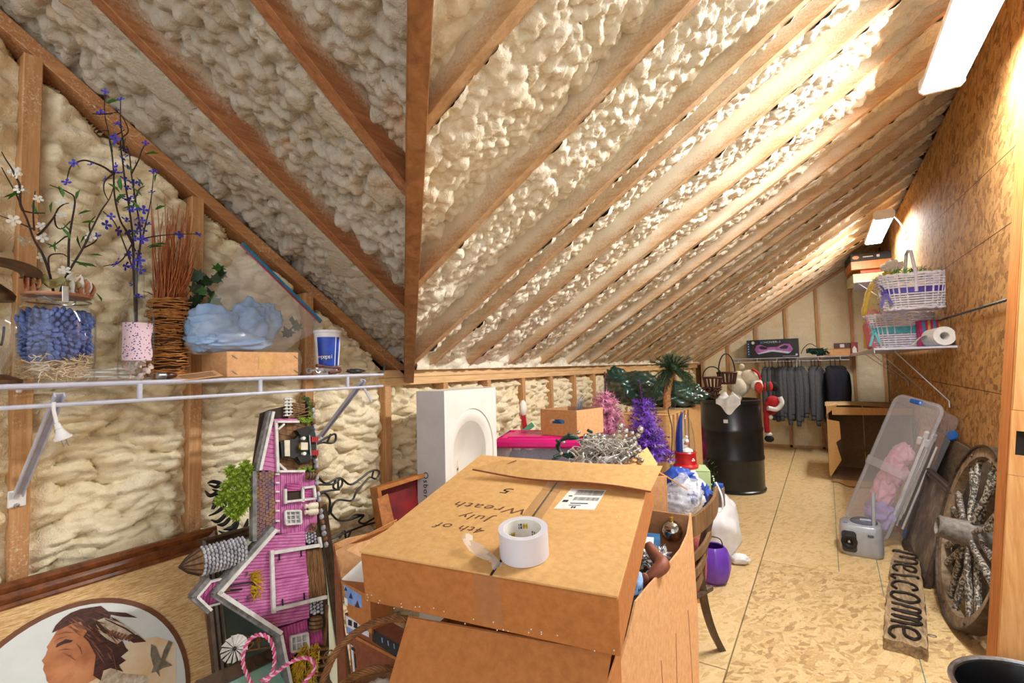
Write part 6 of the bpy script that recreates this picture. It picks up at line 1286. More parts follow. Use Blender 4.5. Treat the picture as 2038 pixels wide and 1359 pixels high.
part('wire', lambda b: [b.tube([UD(1135+(22+2*k)*math.cos(a), 888+(17+k)*math.sin(a)+3*math.sin(3*a+k), 2.1+.015*math.sin(2*a+k)) for a in np.linspace(0, 6.283, 26, endpoint=False)], .0042, 6, closed=True) for k in range(4)]+[b.tube(spline([UD(1118, 905, 2.1), UD(1110, 912, 2.08), UD(1098, 913, 2.08)]), .004, 6)], M['wire_green'], t)
[part('socket', lambda b: b.tube([UD(x, y, 2.07), UD(x+dx, y+dy, 2.06)], .0065, 8), M['wire_green'], t) for x, y, dx, dy in ((1130, 872, 2, -10), (1160, 872, 10, -7), (1115, 880, -8, -4), (1170, 866, 12, 4), (1112, 905, -10, 4), (1150, 905, 10, 8), (1165, 880, 10, 5), (1178, 860, -8, -4))]
# --- big taped carton with green bag and palm on it
c1 = UD(1334, 830, 3.05); c2 = UX(1394, 808, float(c1[0])); c0 = UY(1236, 815, float(c1[1])); zt3 = float(c1[2])+.01
w_, l_ = float(c1[0]-c0[0]), float(c2[1]-c1[1]); T = frame(V((c0[0]+c1[0])/2, (c1[1]+c2[1])/2, 0), (1, 0, 0), (0, 1, 0))
t = carton('taped_carton', 'large cardboard carton wound in clear tape under the palm tree', T, (w_, l_, zt3), 'card_tan'); mat('tape_shiny', 'E2CDA8', .2, 'D2B88C', ns=30)
for k in range(5): part('tape', lambda b: b.bar((w_/2+.001, -l_/2+.05+.10*k, zt3*.4), (w_/2+.001, -l_/2+.07+.10*k, zt3), .05, .001, up=(1, 0, 0)), M['tape_clear'], t, T)
for k in range(4): part('tape', lambda b: b.bar((-w_/2+.05+.1*k, -l_/2-.001, zt3*.4), (-w_/2+.07+.1*k, -l_/2-.001, zt3), .05, .001, up=(0, 1, 0)), M['tape_clear'], t, T)
part('label', lambda b: b.box((w_/2+.0015, -.12, zt3-.22), (.001, .14, .07)), M['paper'], t, T); part('label', lambda b: b.box((w_/2+.0015, -.12, zt3-.32), (.001, .14, .08)), M['paper'], t, T)
part('tape', lambda b: b.box((0, 0, zt3+.004), (w_*.98, .16, .0008)), M['tape_shiny'], t, T)
mat('tarp_green', '1E4438', .3, '12312a', ns=10, Coat_Weight=.5); t = thing('green_bag', 'dark green plastic bag bundle lying on the taped carton', 'plastic bag', UD(1300, 800, 3.6))
part('film', lambda b: [crumple(b, UD(1262, 776, 3.55), (.22, .20, .135), 31, .13, 2.6, 80, 50, floor=zt3+.002), crumple(b, UD(1340, 785, 3.7), (.24, .20, .12), 12, .15, 2.8, 80, 50, floor=zt3+.002), crumple(b, UD(1228, 760, 3.7), (.10, .12, .12), 17, .15, 3, 50, 30, floor=zt3+.002)], M['tarp_green'], t)
# palm
pb_ = UD(1328, 812, 3.15); pt = UD(1338, 738, 3.15); t = thing('palm_tree', 'small artificial palm tree with a furry brown trunk on the carton', 'artificial tree', pb_); mat('coir', 'C08A5A', .9, '8A5A34', ns=80); mat('pine_needle', '33502E', .6, '22391f', ns=40)
b = MB(); rr = random.Random(21)
TP = spline([pb_, UD(1327, 790, 3.15), UD(1331, 765, 3.15), pt], 5); part('trunk', lambda b: b.tube(TP, np.linspace(.026, .020, len(TP)), 12), M['coir'], t)
def fuzz(b):
    for i in range(1400): k = rr.randrange(len(TP)-1); p = TP[k]+(TP[k+1]-TP[k])*rr.random(); a = rr.uniform(0, 6.28); o = V(math.cos(a), math.sin(a), rr.uniform(-.4, .6)); s = V(-math.sin(a), math.cos(a), 0)*.0016; b.add([p+o*.018-s, p+o*.018+s, p+o*.034], [[0, 1, 2]])
part('fibre', fuzz, M['coir'], t, smooth=0, kind='stuff')
for i in range(46):
    a = i*2.4; el = rr.uniform(-.45, 1.2); L = rr.uniform(.11, .175); P = [pt+V(math.cos(a)*math.cos(el)*L*f, math.sin(a)*math.cos(el)*L*f, math.sin(el)*L*f-.075*f*f*(1.2 if el < .4 else .5)) for f in np.linspace(0, 1, 7)]
    def frond(b):
        b.tube(P, .0022, 4, caps=False)
        for k in range(130):
            f = .12+.88*k/130; j = min(5, int(f*6)); p = P[j]+(P[j+1]-P[j])*(f*6-j); d = nrm(P[j+1]-P[j]); o = nrm(np.cross(d, nrm(V(rr.gauss(0, 1), rr.gauss(0, 1), rr.gauss(0, 1))))); s = np.cross(o, d)*.0013; b.add([p-s, p+s, p+o*.027+d*.024], [[0, 1, 2]])
    part('frond', frond, M['pine_needle'], t, smooth=0)
part('cord', lambda b: b.tube(spline([UD(1330, 812, 3.12), UD(1343, 803, 3.1), UD(1342, 812, 3.08), UD(1330, 815, 3.02), UD(1337, 850, 2.95), UD(1337, 890, 2.92), UD(1334, 915, 2.9)]), .003, 6), M['black'], t); part('plug', lambda b: b.box(UD(1334, 921, 2.9), (.014, .014, .025), bev=.003), M['paper'], t)
# --- snow dome and its green box, bags on the chair
gz = float(UD(1372, 934, 2.62)[2]); c = UD(1372, 934, 2.66); T = rotz((c[0], c[1], gz-.16), .35); mat('box_green', 'B9CF9C', .5, 'A9C28B', ns=12)
t = carton('green_box', 'pale green gift box under the snow dome', T, (.19, .17, .16), 'box_green', 'box', tape=False); part('seal', lambda b: b.box((.05, -.0855, .09), (.025, .001, .018)), M['paper'], t, T)
c = V(c[0], c[1], gz+.003)+V(-.015, -.01, 0); R = .058; t = thing('snow_dome', 'tall snow dome with blue back and red base on the green box', 'snow globe', c); mat('dome_red', 'B81A20', .25, 'a5151b'); mat('dome_blue', '2450B4', .35, '1B3F95')
part('base', lambda b: b.lathe([(R*1.1, 0), (R*1.15, .012), (R*.98, .022), (R*.94, .075), (R*1.0, .082), (R*.92, .088), (R*.4, .088)], c, 32), M['dome_red'], t)
DP = [(R*.9, .086), (R*.9, .13), (R*.82, .19), (R*.62, .25), (R*.35, .288), (R*.02, .305)]; part('dome', lambda b: b.lathe(DP, c, 32, caps=False), M['glass'], t)
vd = math.atan2(-c[1], -c[0])
def back(b): A = np.linspace(vd+math.pi*.35, vd+math.pi*1.22, 14)-math.pi*.95; b.grid([[c+V(r*.97*math.cos(a), r*.97*math.sin(a), z) for r, z in DP] for a in np.linspace(vd-2.6, vd-.25, 16)])
part('backdrop', back, M['dome_blue'], t); f_ = part('figure_snow', lambda b: (b.lathe([(.034, .09), (.03, .1), (.01, .11)], c+V(.01, -.01, 0), 14), b.sph(c+V(.012, -.012, .145), .013), b.sph(c+V(.012, -.012, .168), .009)), M['petal_white'], t); part('figure_scarf', lambda b: b.lathe([(.013, .126), (.016, .13), (.012, .136)], c+V(.012, -.012, 0), 12), M['red'], f_)
text('lettering', 'Noel', frame(c+V(math.cos(vd+.7), math.sin(vd+.7), 0)*R*.985+V(0, 0, .048), (-math.sin(vd+.7), math.cos(vd+.7), 0), (0, 0, 1)), .022, M['petal_white'], t, .0004) if False else part('painted_sprig', lambda b: [b.sph(c+V(math.cos(vd+.65+.12*k), math.sin(vd+.65+.12*k), 0)*R*.955+V(0, 0, .045+.008*(k % 2)), .005, 8, 5) for k in range(3)], M['petal_white'], t)
clear('bag_clear', (.93, .95, .99), rough=.10, haze=.25, hazec=(.86, .88, .95), crinkle=.8); mat('bag_white', 'EDEDEF', .5, 'E0E0E4', ns=10); mat('bag_blue', '2A4FB0', .45, '1F3E90')
t = thing('bag_of_bags', 'clear plastic bag with blue print on the chair seat', 'plastic bag', UD(1360, 1040, 2.25)); part('film', lambda b: [crumple(b, UD(1362, 985, 2.2), (.085, .085, .085), 3, .16, 3, 50, 30), crumple(b, UD(1345, 1000, 2.15), (.06, .06, .05), 9, .18, 3, 40, 24)], M['bag_clear'], t); part('print', lambda b: [crumple(b, UD(1350, 950, 2.3), (.075, .075, .05), 4, .2, 3, 40, 20), crumple(b, UD(1368, 985, 2.27), (.05, .05, .045), 2, .3, 3, 40, 20), crumple(b, UD(1405, 990, 2.26), (.03, .03, .06), 2, .3, 3, 40, 20)], M['bag_blue'], t); part('inner_bag', lambda b: crumple(b, UD(1360, 985, 2.32), (.12, .11, .12), 7, .15, 2.5, 50, 30), M['bag_white'], t)
t = thing('white_sack', 'tall stuffed white plastic sack standing on the floor behind the chair', 'plastic bag', UZ(1440, 1110, 0)); q = UZ(1432, 1110, 0); part('film', lambda b: crumple(b, (q[0], q[1], .20), (.14, .15, .22), 9, .08, 2, 50, 36, floor=.002), M['bag_white'], t); part('tail', lambda b: crumple(b, (q[0]+.13, q[1]-.05, .035), (.06, .05, .035), 4, .2, 3, 30, 18, floor=.002), M['bag_white'], t)
q = UZ(1421, 1158, 0); t = thing('pumpkin_pail', 'purple plastic pumpkin pail with a black handle on the floor', 'pail', q); mat('pail_purple', '6A3FB0', .35, '5A2F9E', ns=10)
def pump(b):
    an = np.linspace(0, 2*math.pi, 49)[:-1]; P = [[q+V((r*(1-.06*abs(math.cos(4*a))**.5))*math.cos(a), (r*(1-.06*abs(math.cos(4*a))**.5))*math.sin(a), z) for r, z in ((.055, .003), (.085, .03), (.1, .085), (.098, .14), (.08, .19), (.062, .21), (.058, .205))] for a in an]; b.grid(P, cu=True)
part('pail', pump, M['pail_purple'], t, smooth=1.); part('handle', lambda b: b.tube(spline([q+V(-.06, 0, .2), q+V(-.03, -.03, .26), q+V(.05, -.05, .27), q+V(.06, 0, .2)]), .003, 6), M['black'], t)
T = rotz((c[0]-.05, c[1]+.02, 0), .35)
carton('carton', 'plain carton under the pale green gift box', T, (.17, .17, gz-.166), 'card')
t = thing('greenery_pick', 'frosted green pine garland beside the green gift box', 'garland', UD(1415, 985, 2.75)); rr = random.Random(8)
def gp(b):
    for i in range(260): p = UD(1410+rr.gauss(0, 9), 962+rr.gauss(0, 14), 2.75+rr.uniform(-.06, .06)); d = nrm([rr.gauss(0, 1), rr.gauss(0, 1), rr.gauss(0, 1)]); s = nrm(np.cross(d, (.2, .5, .3)))*.003; b.add([p, p+d*.012+s, p+d*.03, p+d*.012-s], [[0, 1, 2, 3]])
part('needles', gp, M['leaf_dark'], t, smooth=0, kind='stuff'); part('berries', lambda b: [b.sph(UD(1410+rr.gauss(0, 9), 960+rr.gauss(0, 13), 2.7), .005, 6, 4) for i in range(20)], M['petal_white'], t, kind='stuff')
t = thing('metal_tin', 'small grey tin with a blue top beside the chair back', 'tin', UD(1432, 1010, 2.5)); part('tin', lambda b: b.box(UD(1431, 988, 2.5), (.05, .05, .10), bev=.004), M['steel'], t); part('cover', lambda b: b.box(UD(1430, 966, 2.5), (.042, .042, .02), bev=.003), M['bag_blue'], t)
t = thing('white_strap', 'white knotted plastic strap hanging by the grey tin', 'strap', UD(1430, 1020, 2.3)); part('strap', lambda b: b.tube(spline([UD(1425, 960, 2.35), UD(1436, 985, 2.3), UD(1438, 1010, 2.3), UD(1430, 1018, 2.3), UD(1424, 1000, 2.32)]), .005, 6), M['bag_white'], t)
t = thing('burgundy_bag', 'burgundy shiny bag squeezed between taped carton and black barrel', 'bag', UD(1382, 850, 4.3)*V(1, 1, 0)); part('film', lambda b: crumple(b, UD(1380, 850, 4.3)*V(1, 1, 0)+V(0, 0, .42), (.11, .13, .40), 5, .12, 2.5, 40, 30, floor=.003), mat('burgundy', '5E1A38', .3, '3f1026', ns=10), t); 
t = thing('dark_bag', 'dark grey plastic bag on the floor left of the black barrel', 'plastic bag', UD(1382, 915, 4.0)*V(1, 1, 0)); part('film', lambda b: crumple(b, UD(1382, 915, 4.0)*V(1, 1, 0)+V(0, 0, .27), (.12, .14, .28), 6, .14, 2.6, 40, 26, floor=.003), mat('bag_dark', '3C3A3C', .25, '252426', ns=12), t)
# ================================================================ FAR END: BARREL, CLOTHES RACK, FAR SHELF
q = V(-.83, 5.40, 0); mat('drum_black', '232427', .32, '17181a', ns=9); t = thing('drum_barrel', 'black plastic drum barrel on the floor heaped with baskets and soft toys', 'barrel', q)
DH, DR = .90, .292
part('body', lambda b: b.lathe([(DR*.90, .0), (DR*1.02, .004), (DR*1.03, .02), (DR*.985, .03), (DR*.99, .30), (DR*1.012, .31), (DR*1.018, .33), (DR*.995, .345), (DR*.995, .58), (DR*1.012, .59), (DR*1.015, .61), (DR*.985, .625), (DR*.95, .86), (DR*.985, .865), (DR*.985, .895), (DR*.93, .90), (DR*.92, .86), (DR*.90, .80), (0, .80)], q, 56), M['drum_black'], t)
va = math.atan2(-q[1], -q[0])
def onb(da, z, r=DR*.99): return q+V(r*math.cos(va+da), r*math.sin(va+da), z)
part('label', lambda b: b.bar(onb(-.22, .70), onb(-.08, .70), .003, .035), M['paper'], t)
mat('willow', '5A2E1C', .6, '38180e', ns=60); mat('plush_cream', 'E4DCC6', .95, 'CFC5AB', ns=30, bump=.5, bs=200); mat('plush_white', 'F0EEEA', .95, 'DEDBD4', ns=30, bump=.5, bs=200); mat('felt_red', 'C21E24', .85, 'A5161c'); mat('felt_green', '1F5A3C', .85); mat('plush_black', '161618', .9)
def PB(x, y, d=None): return UD(x, y, d or float((q+V(0, 0, .9)-CAM)@Fv))
for i, (x, y, sc, lab) in enumerate(((1418, 762, 1., 'dark brown willow basket with a hoop handle at the left on the barrel'), (1447, 752, 1.05, 'dark brown slatted basket with a tall hoop handle beside the teddy'))):
    c = PB(x, y, 4.75+.05*i); t = thing('gift_basket', lab, 'basket', c-V(0, 0, .06), 'willow baskets on the barrel'); R = .085*sc
    for k in range(14): a = k*6.283/14; part('slat', lambda b: b.tube([c+V(R*.75*math.cos(a), R*.75*math.sin(a), -.06), c+V(R*math.cos(a), R*math.sin(a), .05)], .008, 5), M['willow'], t)
    part('rim', lambda b: b.tube([c+V(R*math.cos(a), R*math.sin(a), .052) for a in np.linspace(0, 6.283, 24, endpoint=False)], .010, 6, closed=True), M['willow'], t); part('bottom', lambda b: b.lathe([(0, -.06), (R*.76, -.06), (R*.78, -.045)], c, 16), M['willow'], t)
    part('handle', lambda b: b.tube([c+V(R*math.cos(a)*(.8 if i else 1), R*.3*math.cos(a), .05+(.19 if i else .11)*math.sin(a)) for a in np.linspace(0, math.pi, 18)], .006, 6), M['black'], t)
c = PB(1405, 775, 4.7); t = thing('twig_wreath', 'dark twig wreath tangled under the brown baskets on the barrel', 'wreath', c); part('twigs', lambda b: tangle(b, c-V(.0, 0, .03), (.13, .1, .05), 46, .005, 12), M['willow'], t, kind='stuff')
mid = q+V(0, 0, .80)
# teddy slumped on the barrel
c = PB(1476, 757, 5.1); t = thing('teddy_bear', 'cream plush teddy slumped on the barrel', 'soft toy', c-V(0, 0, .12)); 
part('body', lambda b: (b.sph(c+V(-.03, 0, -.03), (.12, .11, .13), 22, 16), b.sph(PB(1492, 752, 5.05), (.105, .10, .085), 22, 16), b.sph(PB(1470, 772, 4.95), (.075, .07, .10), 18, 12), b.sph(PB(1505, 762, 5.0), (.06, .06, .045), 16, 10), b.sph(PB(1462, 792, 4.95), (.07, .07, .05), 16, 10)), M['plush_cream'], t, smooth=3)
part('ear', lambda b: b.sph(PB(1476, 729, 5.05), (.028, .02, .028), 12, 8), M['plush_cream'], t); part('ribbon', lambda b: b.tube(spline([PB(1496, 735, 5.0), PB(1508, 742, 4.95), PB(1514, 755, 4.95)]), .012, 8), M['felt_red'], t)
c = PB(1455, 797, 4.78); t = thing('white_cloth', 'white gauzy cloth draped over the front rim of the barrel', 'cloth', onb(-.1, .78)); rr = random.Random(4)
def drape(b):
    g = []
    for i in range(22):
        u = i/21; row = []
        for j in range(12):
            v = j/11; a = -.40+.72*u; hang = .17*(.35+.65*math.exp(-((u-.52)/.30)**2))
            if v < .4: r, z = DR*(.45+.6*v/.4), .96-.02*(v/.4)+.02*math.sin(9*u+4*v)
            else: r, z = DR*1.05+.012*math.sin(14*u+2*v), .935-hang*(v-.4)/.6
            row.append(q+V(r*math.cos(va+a), r*math.sin(va+a), z))
        g.append(row)
    b.grid(g)
part('cloth', drape, M['plush_white'], t, smooth=2)
# santa hanging over the rim
t = thing('santa_toy', 'plush santa in red suit hanging over the right rim of the barrel', 'soft toy', onb(.6, .45)); P = lambda x, y, d=5.0: PB(x, y, d)
part('body', lambda b: b.sph(P(1538, 800), (.07, .06, .065), 18, 12), M['felt_red'], t); part('fur_collar', lambda b: b.tube(spline([P(1528, 812, 4.93), P(1546, 814, 4.93), P(1556, 802, 4.93), P(1552, 790, 4.95)]), .024, 10), M['plush_white'], t)
part('leg', lambda b: b.tube(spline([P(1527, 800), P(1525, 830), P(1527, 860)]), .026, 10), M['felt_red'], t); part('leg', lambda b: b.tube(spline([P(1548, 810, 5.05), P(1542, 818, 5.0), P(1535, 822, 4.98)]), .022, 10), M['felt_red'], t)
part('cuff', lambda b: b.sph(P(1530, 864), (.034, .03, .022), 12, 8), M['plush_white'], t); part('boot', lambda b: b.sph(P(1531, 873), (.045, .04, .035), 14, 10), M['plush_black'], t); part('pompom', lambda b: b.sph(P(1534, 830, 4.95), .022, 10, 8), M['plush_white'], t)
t = thing('snowman_toy', 'plush snowman lying sideways with a red felt heart and black hat', 'soft toy', P(1510, 785, 4.9)-V(0, 0, .05)); part('head', lambda b: b.sph(P(1507, 768, 4.9), (.055, .05, .055), 18, 12), M['plush_white'], t)
part('heart', lambda b: b.sph(P(1510, 771, 4.84), (.038, .02, .058), 16, 10), mat('felt_coral', 'D8402E', .8), t); part('hat_brim', lambda b: b.sph(P(1528, 770, 4.9), (.02, .04, .055), 12, 8), M['felt_green'], t); part('hat_band', lambda b: b.sph(P(1533, 769, 4.9), (.025, .045, .05), 14, 10), M['felt_red'], t); part('hat', lambda b: b.sph(P(1541, 769, 4.92), (.04, .045, .05), 14, 10), M['plush_black'], t); part('hat_stripe', lambda b: b.sph(P(1523, 771, 4.9), (.014, .045, .05), 12, 8), M['felt_red'], t)
# --- far wire shelf with hanging rod
RY = 7.95; zf = float(UY(1560, 712, RY)[2]); xl, xr = float(UY(1455, 714, RY)[0]), float(UY(1690, 708, RY)[0])
t = thing('wall_rack', 'white wire shelf with hanging rod across the far wall', 'shelf', ((xl+xr)/2, RY+.15, zf-.06))
for y, z, nm in ((RY, zf, 'front_rail'), (RY, zf-.05, 'hanging_rod'), (YF-.02, zf, 'back_rail'), (RY+.15, zf-.004, 'rail')): part(nm, lambda b: b.tube([(xl, y, z), (xr, y, z)], .006, 8), M['wire_white'], t)
part('wire_deck', lambda b: [b.tube([(x, RY, zf+.004), (x, YF-.02, zf+.004)], .0024, 5) for x in np.arange(xl+.01, xr, .026)], M['wire_white'], t, kind='stuff')
for x in np.linspace(xl+.1, xr-.1, 6): part('upright', lambda b: b.box((x, RY, zf-.025), (.008, .008, .05)), M['wire_white'], t)
for x in (xl+.12, xr-.5): part('brace', lambda b: b.bar((x, RY, zf-.02), (x, YF-.01, zf-.28), .014, .004, up=(1, 0, 0)), M['wire_white'], t)
# hoverboard box
h0, h1 = UY(1487, 707, RY+.02), UY(1588, 673, RY+.02); bw_, bh_ = float(h1[0]-h0[0]), float(h1[2]-zf-.008); T = frame(((h0[0]+h1[0])/2, RY+.02, zf+.008), (1, 0, 0), (0, 0, 1)); TS2 = T.copy(); TS2[:3, 2] = (0, -1, 0)
t = thing('scooter_box', 'black printed box with a purple self balancing scooter on the far shelf', 'box', T[:3, 3]+V(0, .12, 0)); part('body', lambda b: b.box((0, bh_/2, -.12), (bw_, bh_, .24), bev=.003), mat('print_black', '17171C', .35, '101014'), t, frame(T[:3, 3], (1, 0, 0), (0, 0, 1)) @ np.diag([1, 1, 1, 1.]))
mat('scooter_purple', 'B46BB8', .35, '8C4A96', ns=14); mat('print_side_blue', '1D3F66', .4); mat('print_light', 'C9D6EA', .4)
def bx(x0, x1, z0, z1, m, nm='print', y=.0012): return part(nm, lambda b: b.box(((x0+x1)/2*bw_, (z0+z1)/2*bh_, y), ((x1-x0)*bw_, (z1-z0)*bh_, .0012)), M[m], t, T)
bx(-.495, -.44, .03, .97, 'print_side_blue')
for k in range(5): bx(-.475, -.455, .2+.14*k, .25+.14*k, 'print_light', y=.0022)
hb = [(-.34, .45), (-.30, .70), (-.22, .74), (-.10, .58), (.10, .58), (.22, .74), (.34, .72), (.40, .45), (.36, .28), (.20, .36), (.06, .42), (-.06, .42), (-.18, .33), (-.30, .26)]
part('scooter_print', lambda b: b.prism([(x*bw_, z*bh_) for x, z in hb], .001, .003), M['scooter_purple'], t, T, smooth=0)
for s in (-1, 1): part('pedal_print', lambda b: b.prism([((.03+s*x)*bw_, z*bh_) for x, z in ((.11, .55), (.22, .66), (.29, .6), (.25, .46), (.14, .46))], .003, .004), M['print_black'], t, T, smooth=0)
part('glow_print', lambda b: b.prism([(x*bw_, z*bh_) for x, z in ((-.30, .26), (-.18, .33), (-.06, .42), (.06, .42), (.20, .36), (.36, .28), (.30, .2), (.15, .27), (0, .33), (-.15, .26), (-.26, .2))], .001, .0025), M['print_light'], t, T, smooth=0)
text('lettering', 'HOVER-1', frame(T[:3, 3]+V(.01*bw_, -.002, .85*bh_), (1, 0, 0), (0, 0, 1)), .042, M['print_light'], t, .0006, wid=1.3); part('emblem', lambda b: [b.bar((-.20*bw_-.018, .85*bh_-s*.016, .0015), (-.20*bw_+.018, .85*bh_+s*.016, .0015), .008, .001) for s in (-1, 1)], mat('print_cyan', '2E8FE0', .4), t, T); part('sticker', lambda b: b.lathe([(.022, 0), (.022, .0015), (0, .0015)], T[:3, 3]+V(-.37*bw_, -.0015, .85*bh_), 16, ax=(0, -1, 0)), M['cream'], t)
bx(.2, .45, .06, .075, 'print_light', y=.002); part('sticker', lambda b: b.lathe([(.016, 0), (.016, .0015), (0, .0015)], T[:3, 3]+V(.46*bw_, -.0015, .13*bh_), 12, ax=(0, -1, 0)), M['print_light'], t)
# fairy lights, brown boxes and a red box further along
c = UY(1625, 697, RY+.05); t = thing('dark_light_string', 'tangle of dark green fairy lights on the far shelf', 'string lights', V(c[0], c[1], zf+.008)); part('wire', lambda b: tangle(b, V(c[0]+.02, c[1], zf+.075), (.15, .06, .04), 40, .005, 9), M['wire_green'], t, kind='stuff'); part('strand', lambda b: b.tube(spline([UY(1594, 704, RY), UY(1600, 692, RY), UY(1612, 684, RY), UY(1625, 690, RY)]), .005, 6), M['black'], t)
def sbox(name, lab, x0, x1, y0, y1, m, Y=RY+.03, dep=.14, z=None, cat='box'):
    a, c = UY(x0, y1, Y), UY(x1, y0, Y); z0 = zf+.008 if z is None else z; T = frame(((a[0]+c[0])/2, Y+dep/2, z0), (1, 0, 0), (0, 1, 0)); h = float(c[2])-z0; t = thing(name, lab, cat, T[:3, 3]); part('body', lambda b: b.box((0, 0, h/2), (float(c[0]-a[0]), dep, h), bev=.002), M[m], t, T); return t, T, h, float(c[0]-a[0])
mat('box_maroon', '4E1F1E', .4, '381413'); mat('box_red', '8E2A26', .4); t_, T, h, w_ = sbox('shallow_carton', 'shallow open brown carton on the far shelf holding a maroon box', 1646, 1692, 693, 704, 'card_pale'); part('lip', lambda b: b.box((0, -.071, h-.004), (w_, .004, .01)), M['card'], t_, T)
zb2 = float(T[2, 3])+h; t_, T, h, w_ = sbox('maroon_box', 'long maroon box with a white label lying in the shallow carton', 1660, 1692, 682, 692, 'box_maroon', z=zb2); part('label', lambda b: b.box((0, -.071, h*.5), (.05, .002, h*.6)), M['paper'], t_, T)
t_, T, h, w_ = sbox('red_box', 'small dark red box with a white house print at the end of the far shelf', 1694, 1707, 681, 701, 'box_red', Y=RY-.01); part('print', lambda b: b.prism([(-.3*w_, .2*h), (.3*w_, .2*h), (.3*w_, .5*h), (0, .75*h), (-.3*w_, .5*h)], 0, .002), M['paper'], t_, frame(T[:3, 3]+V(0, -.0715, 0), (1, 0, 0), (0, 0, 1)))
# hoodies on hangers
mat('hoodie_grey', '56585E', .95, '43454B', ns=60, bump=.3, bs=300); mat('hoodie_dark', '2C2E33', .95, '222428', ns=60, bump=.3, bs=300); mat('hoodie_navy', '1B1E2C', .95, '141622', ns=40, bump=.3, bs=300)
zr = zf-.05
def make_hanger():
    t = thing('hanger', '', 'hanger', (0, 0, 0)); part('hook', lambda b: b.tube([(0, .016*math.cos(a), -.008+.016*math.sin(a)) for a in np.linspace(-.6, 3.6, 14)]+[(0, -.004, -.04), (0, 0, -.07)], .0045, 6), M['black'], t)
    part('shoulders', lambda b: b.tube(spline([(0, -.20, -.16), (0, -.10, -.105), (0, 0, -.075), (0, .10, -.105), (0, .20, -.16)]), .008, 6), M['black'], t); return t
def make_hoodie(m):
    t = thing('hoodie', '', 'hoodie', (0, 0, 0))
    def sec(z, wy, wx, cy, k): return [(wx*math.cos(a)*(1+.12*math.sin(3*a+k)), cy+wy*math.sin(a)*(1+.05*math.sin(5*a+k*2)), z) for a in np.linspace(0, 6.283, 28, endpoint=False)]
    def body(b):
        S_ = [(-.085, .05, .03, 0), (-.10, .10, .05, 0), (-.14, .19, .055, 0), (-.20, .235, .060, 0), (-.32, .245, .062, 0), (-.50, .25, .06, .0), (-.66, .25, .055, 0), (-.70, .235, .05, 0), (-.755, .235, .05, 0)]
        P = np.array([sec(z, wy, wx, cy, i*.4) for i, (z, wy, wx, cy) in enumerate(S_)]); b.grid(P.transpose(1, 0, 2), cu=True); n = len(S_)
    part('body', body, M[m], t, smooth=2)
    for s in (-1, 1):
        part('sleeve', lambda b: b.tube(spline([(.01, s*.19, -.16), (.02, s*.255, -.24), (.03, s*.285, -.42), (.02, s*.28, -.62), (.015, s*.275, -.76)]), np.interp(np.linspace(0, 1, 33), [0, .2, .6, 1], [.05, .066, .055, .046]), 12), M[m], t, smooth=2)
        part('cuff', lambda b: b.tube([(.015, s*.275, -.755), (.015, s*.274, -.83)], [.038, .036], 12), M[m], t, smooth=2)
    part('hood', lambda b: crumple(b, (0, .02, -.135), (.065, .15, .055), 3, .12, 2, 30, 18), M[m], t, smooth=2); return t
hg = make_hanger(); hd = {m: make_hoodie(m) for m in ('hoodie_grey', 'hoodie_dark', 'hoodie_navy')}
hx_ = [1522, 1530, 1536, 1548, 1556, 1562, 1568, 1575, 1582, 1588, 1594, 1614, 1621, 1628, 1652, 1661, 1671]; ords = ['first', 'second', 'third', 'fourth', 'fifth', 'sixth', 'seventh', 'eighth', 'ninth', 'tenth', 'eleventh', 'twelfth', 'thirteenth', 'fourteenth']
used = set()
for i, x in enumerate(hx_):
    X = float(UY(x, 712, RY)[0]); m = 'hoodie_navy' if i > 13 else 'hoodie_dark' if i in (2, 3) else 'hoodie_grey'; what = ('navy' if i > 13 else 'charcoal' if i in (2, 3) else 'grey')
    lab = f'grey hoodie, {ords[i]} from the left on the far rack' if i < 14 and i not in (2, 3) else f'charcoal black hoodie, {ords[i]} from the left on the far rack' if i < 14 else f'navy hoodie, {("left", "middle", "right")[i-14]} one of three above the big open carton'
    hl = lab.replace('grey hoodie', 'black hanger of the grey hoodie').replace('charcoal black hoodie', 'black hanger of the charcoal hoodie').replace('navy hoodie', 'black hanger of the navy hoodie')
    loc = V(X, RY, zr); rot = random.uniform(-.10, .10)-(.12 if i in (11, 12, 13) else 0); sc = (.72 if i < 14 else 1.1, 1, random.uniform(.92, 1.08) if i < 14 else .95)
    for src, l, g in ((hg, hl, 'hangers on the far rack'), (hd[m], lab, 'hoodies on the far rack')):
        if src not in used: used.add(src); o = src; o.location = loc; o['label'] = l; o.rotation_euler = (0, 0, rot); o.scale = sc if src is not hg else (1, 1, 1)
        else: o = dup(src, loc, l, rot, sc if src is not hg else (1, 1, 1))
        o['group'] = g
# --- big open carton on its side
mat('card_grey', 'A98A62', .85, '957852', ns=50, bump=.15, bs=200)
x0, x1, y0, y1, hB = .03, .70, 6.15, 6.95, .815
f0 = UZ(1655, 955, 0); y0 = float(f0[1]); x0 = float(f0[0])
tz_ = float(UY(1640, 808, y0)[2]); hB = tz_
t = thing('fallen_carton', 'huge battered open carton lying on its side below the navy hoodies', 'cardboard box', ((x0+x1)/2, (y0+y1)/2, 0)); th = .012
part('top_side', lambda b: b.grid([[(x0-.02+(x1-x0+.05)*u, y0+.02+(y1-y0)*v, hB+.012*math.sin(5*u)-.01*v) for v in np.linspace(0, 1, 6)] for u in np.linspace(0, 1, 10)]), M['card_grey'], t, smooth=2)
part('left_side', lambda b: b.box((x0-.0, (y0+y1)/2, hB/2), (th, y1-y0, hB), bev=.002), M['card_grey'], t); part('right_side', lambda b: b.box((x1, (y0+y1)/2, hB/2), (th, y1-y0, hB)), M['card_grey'], t)
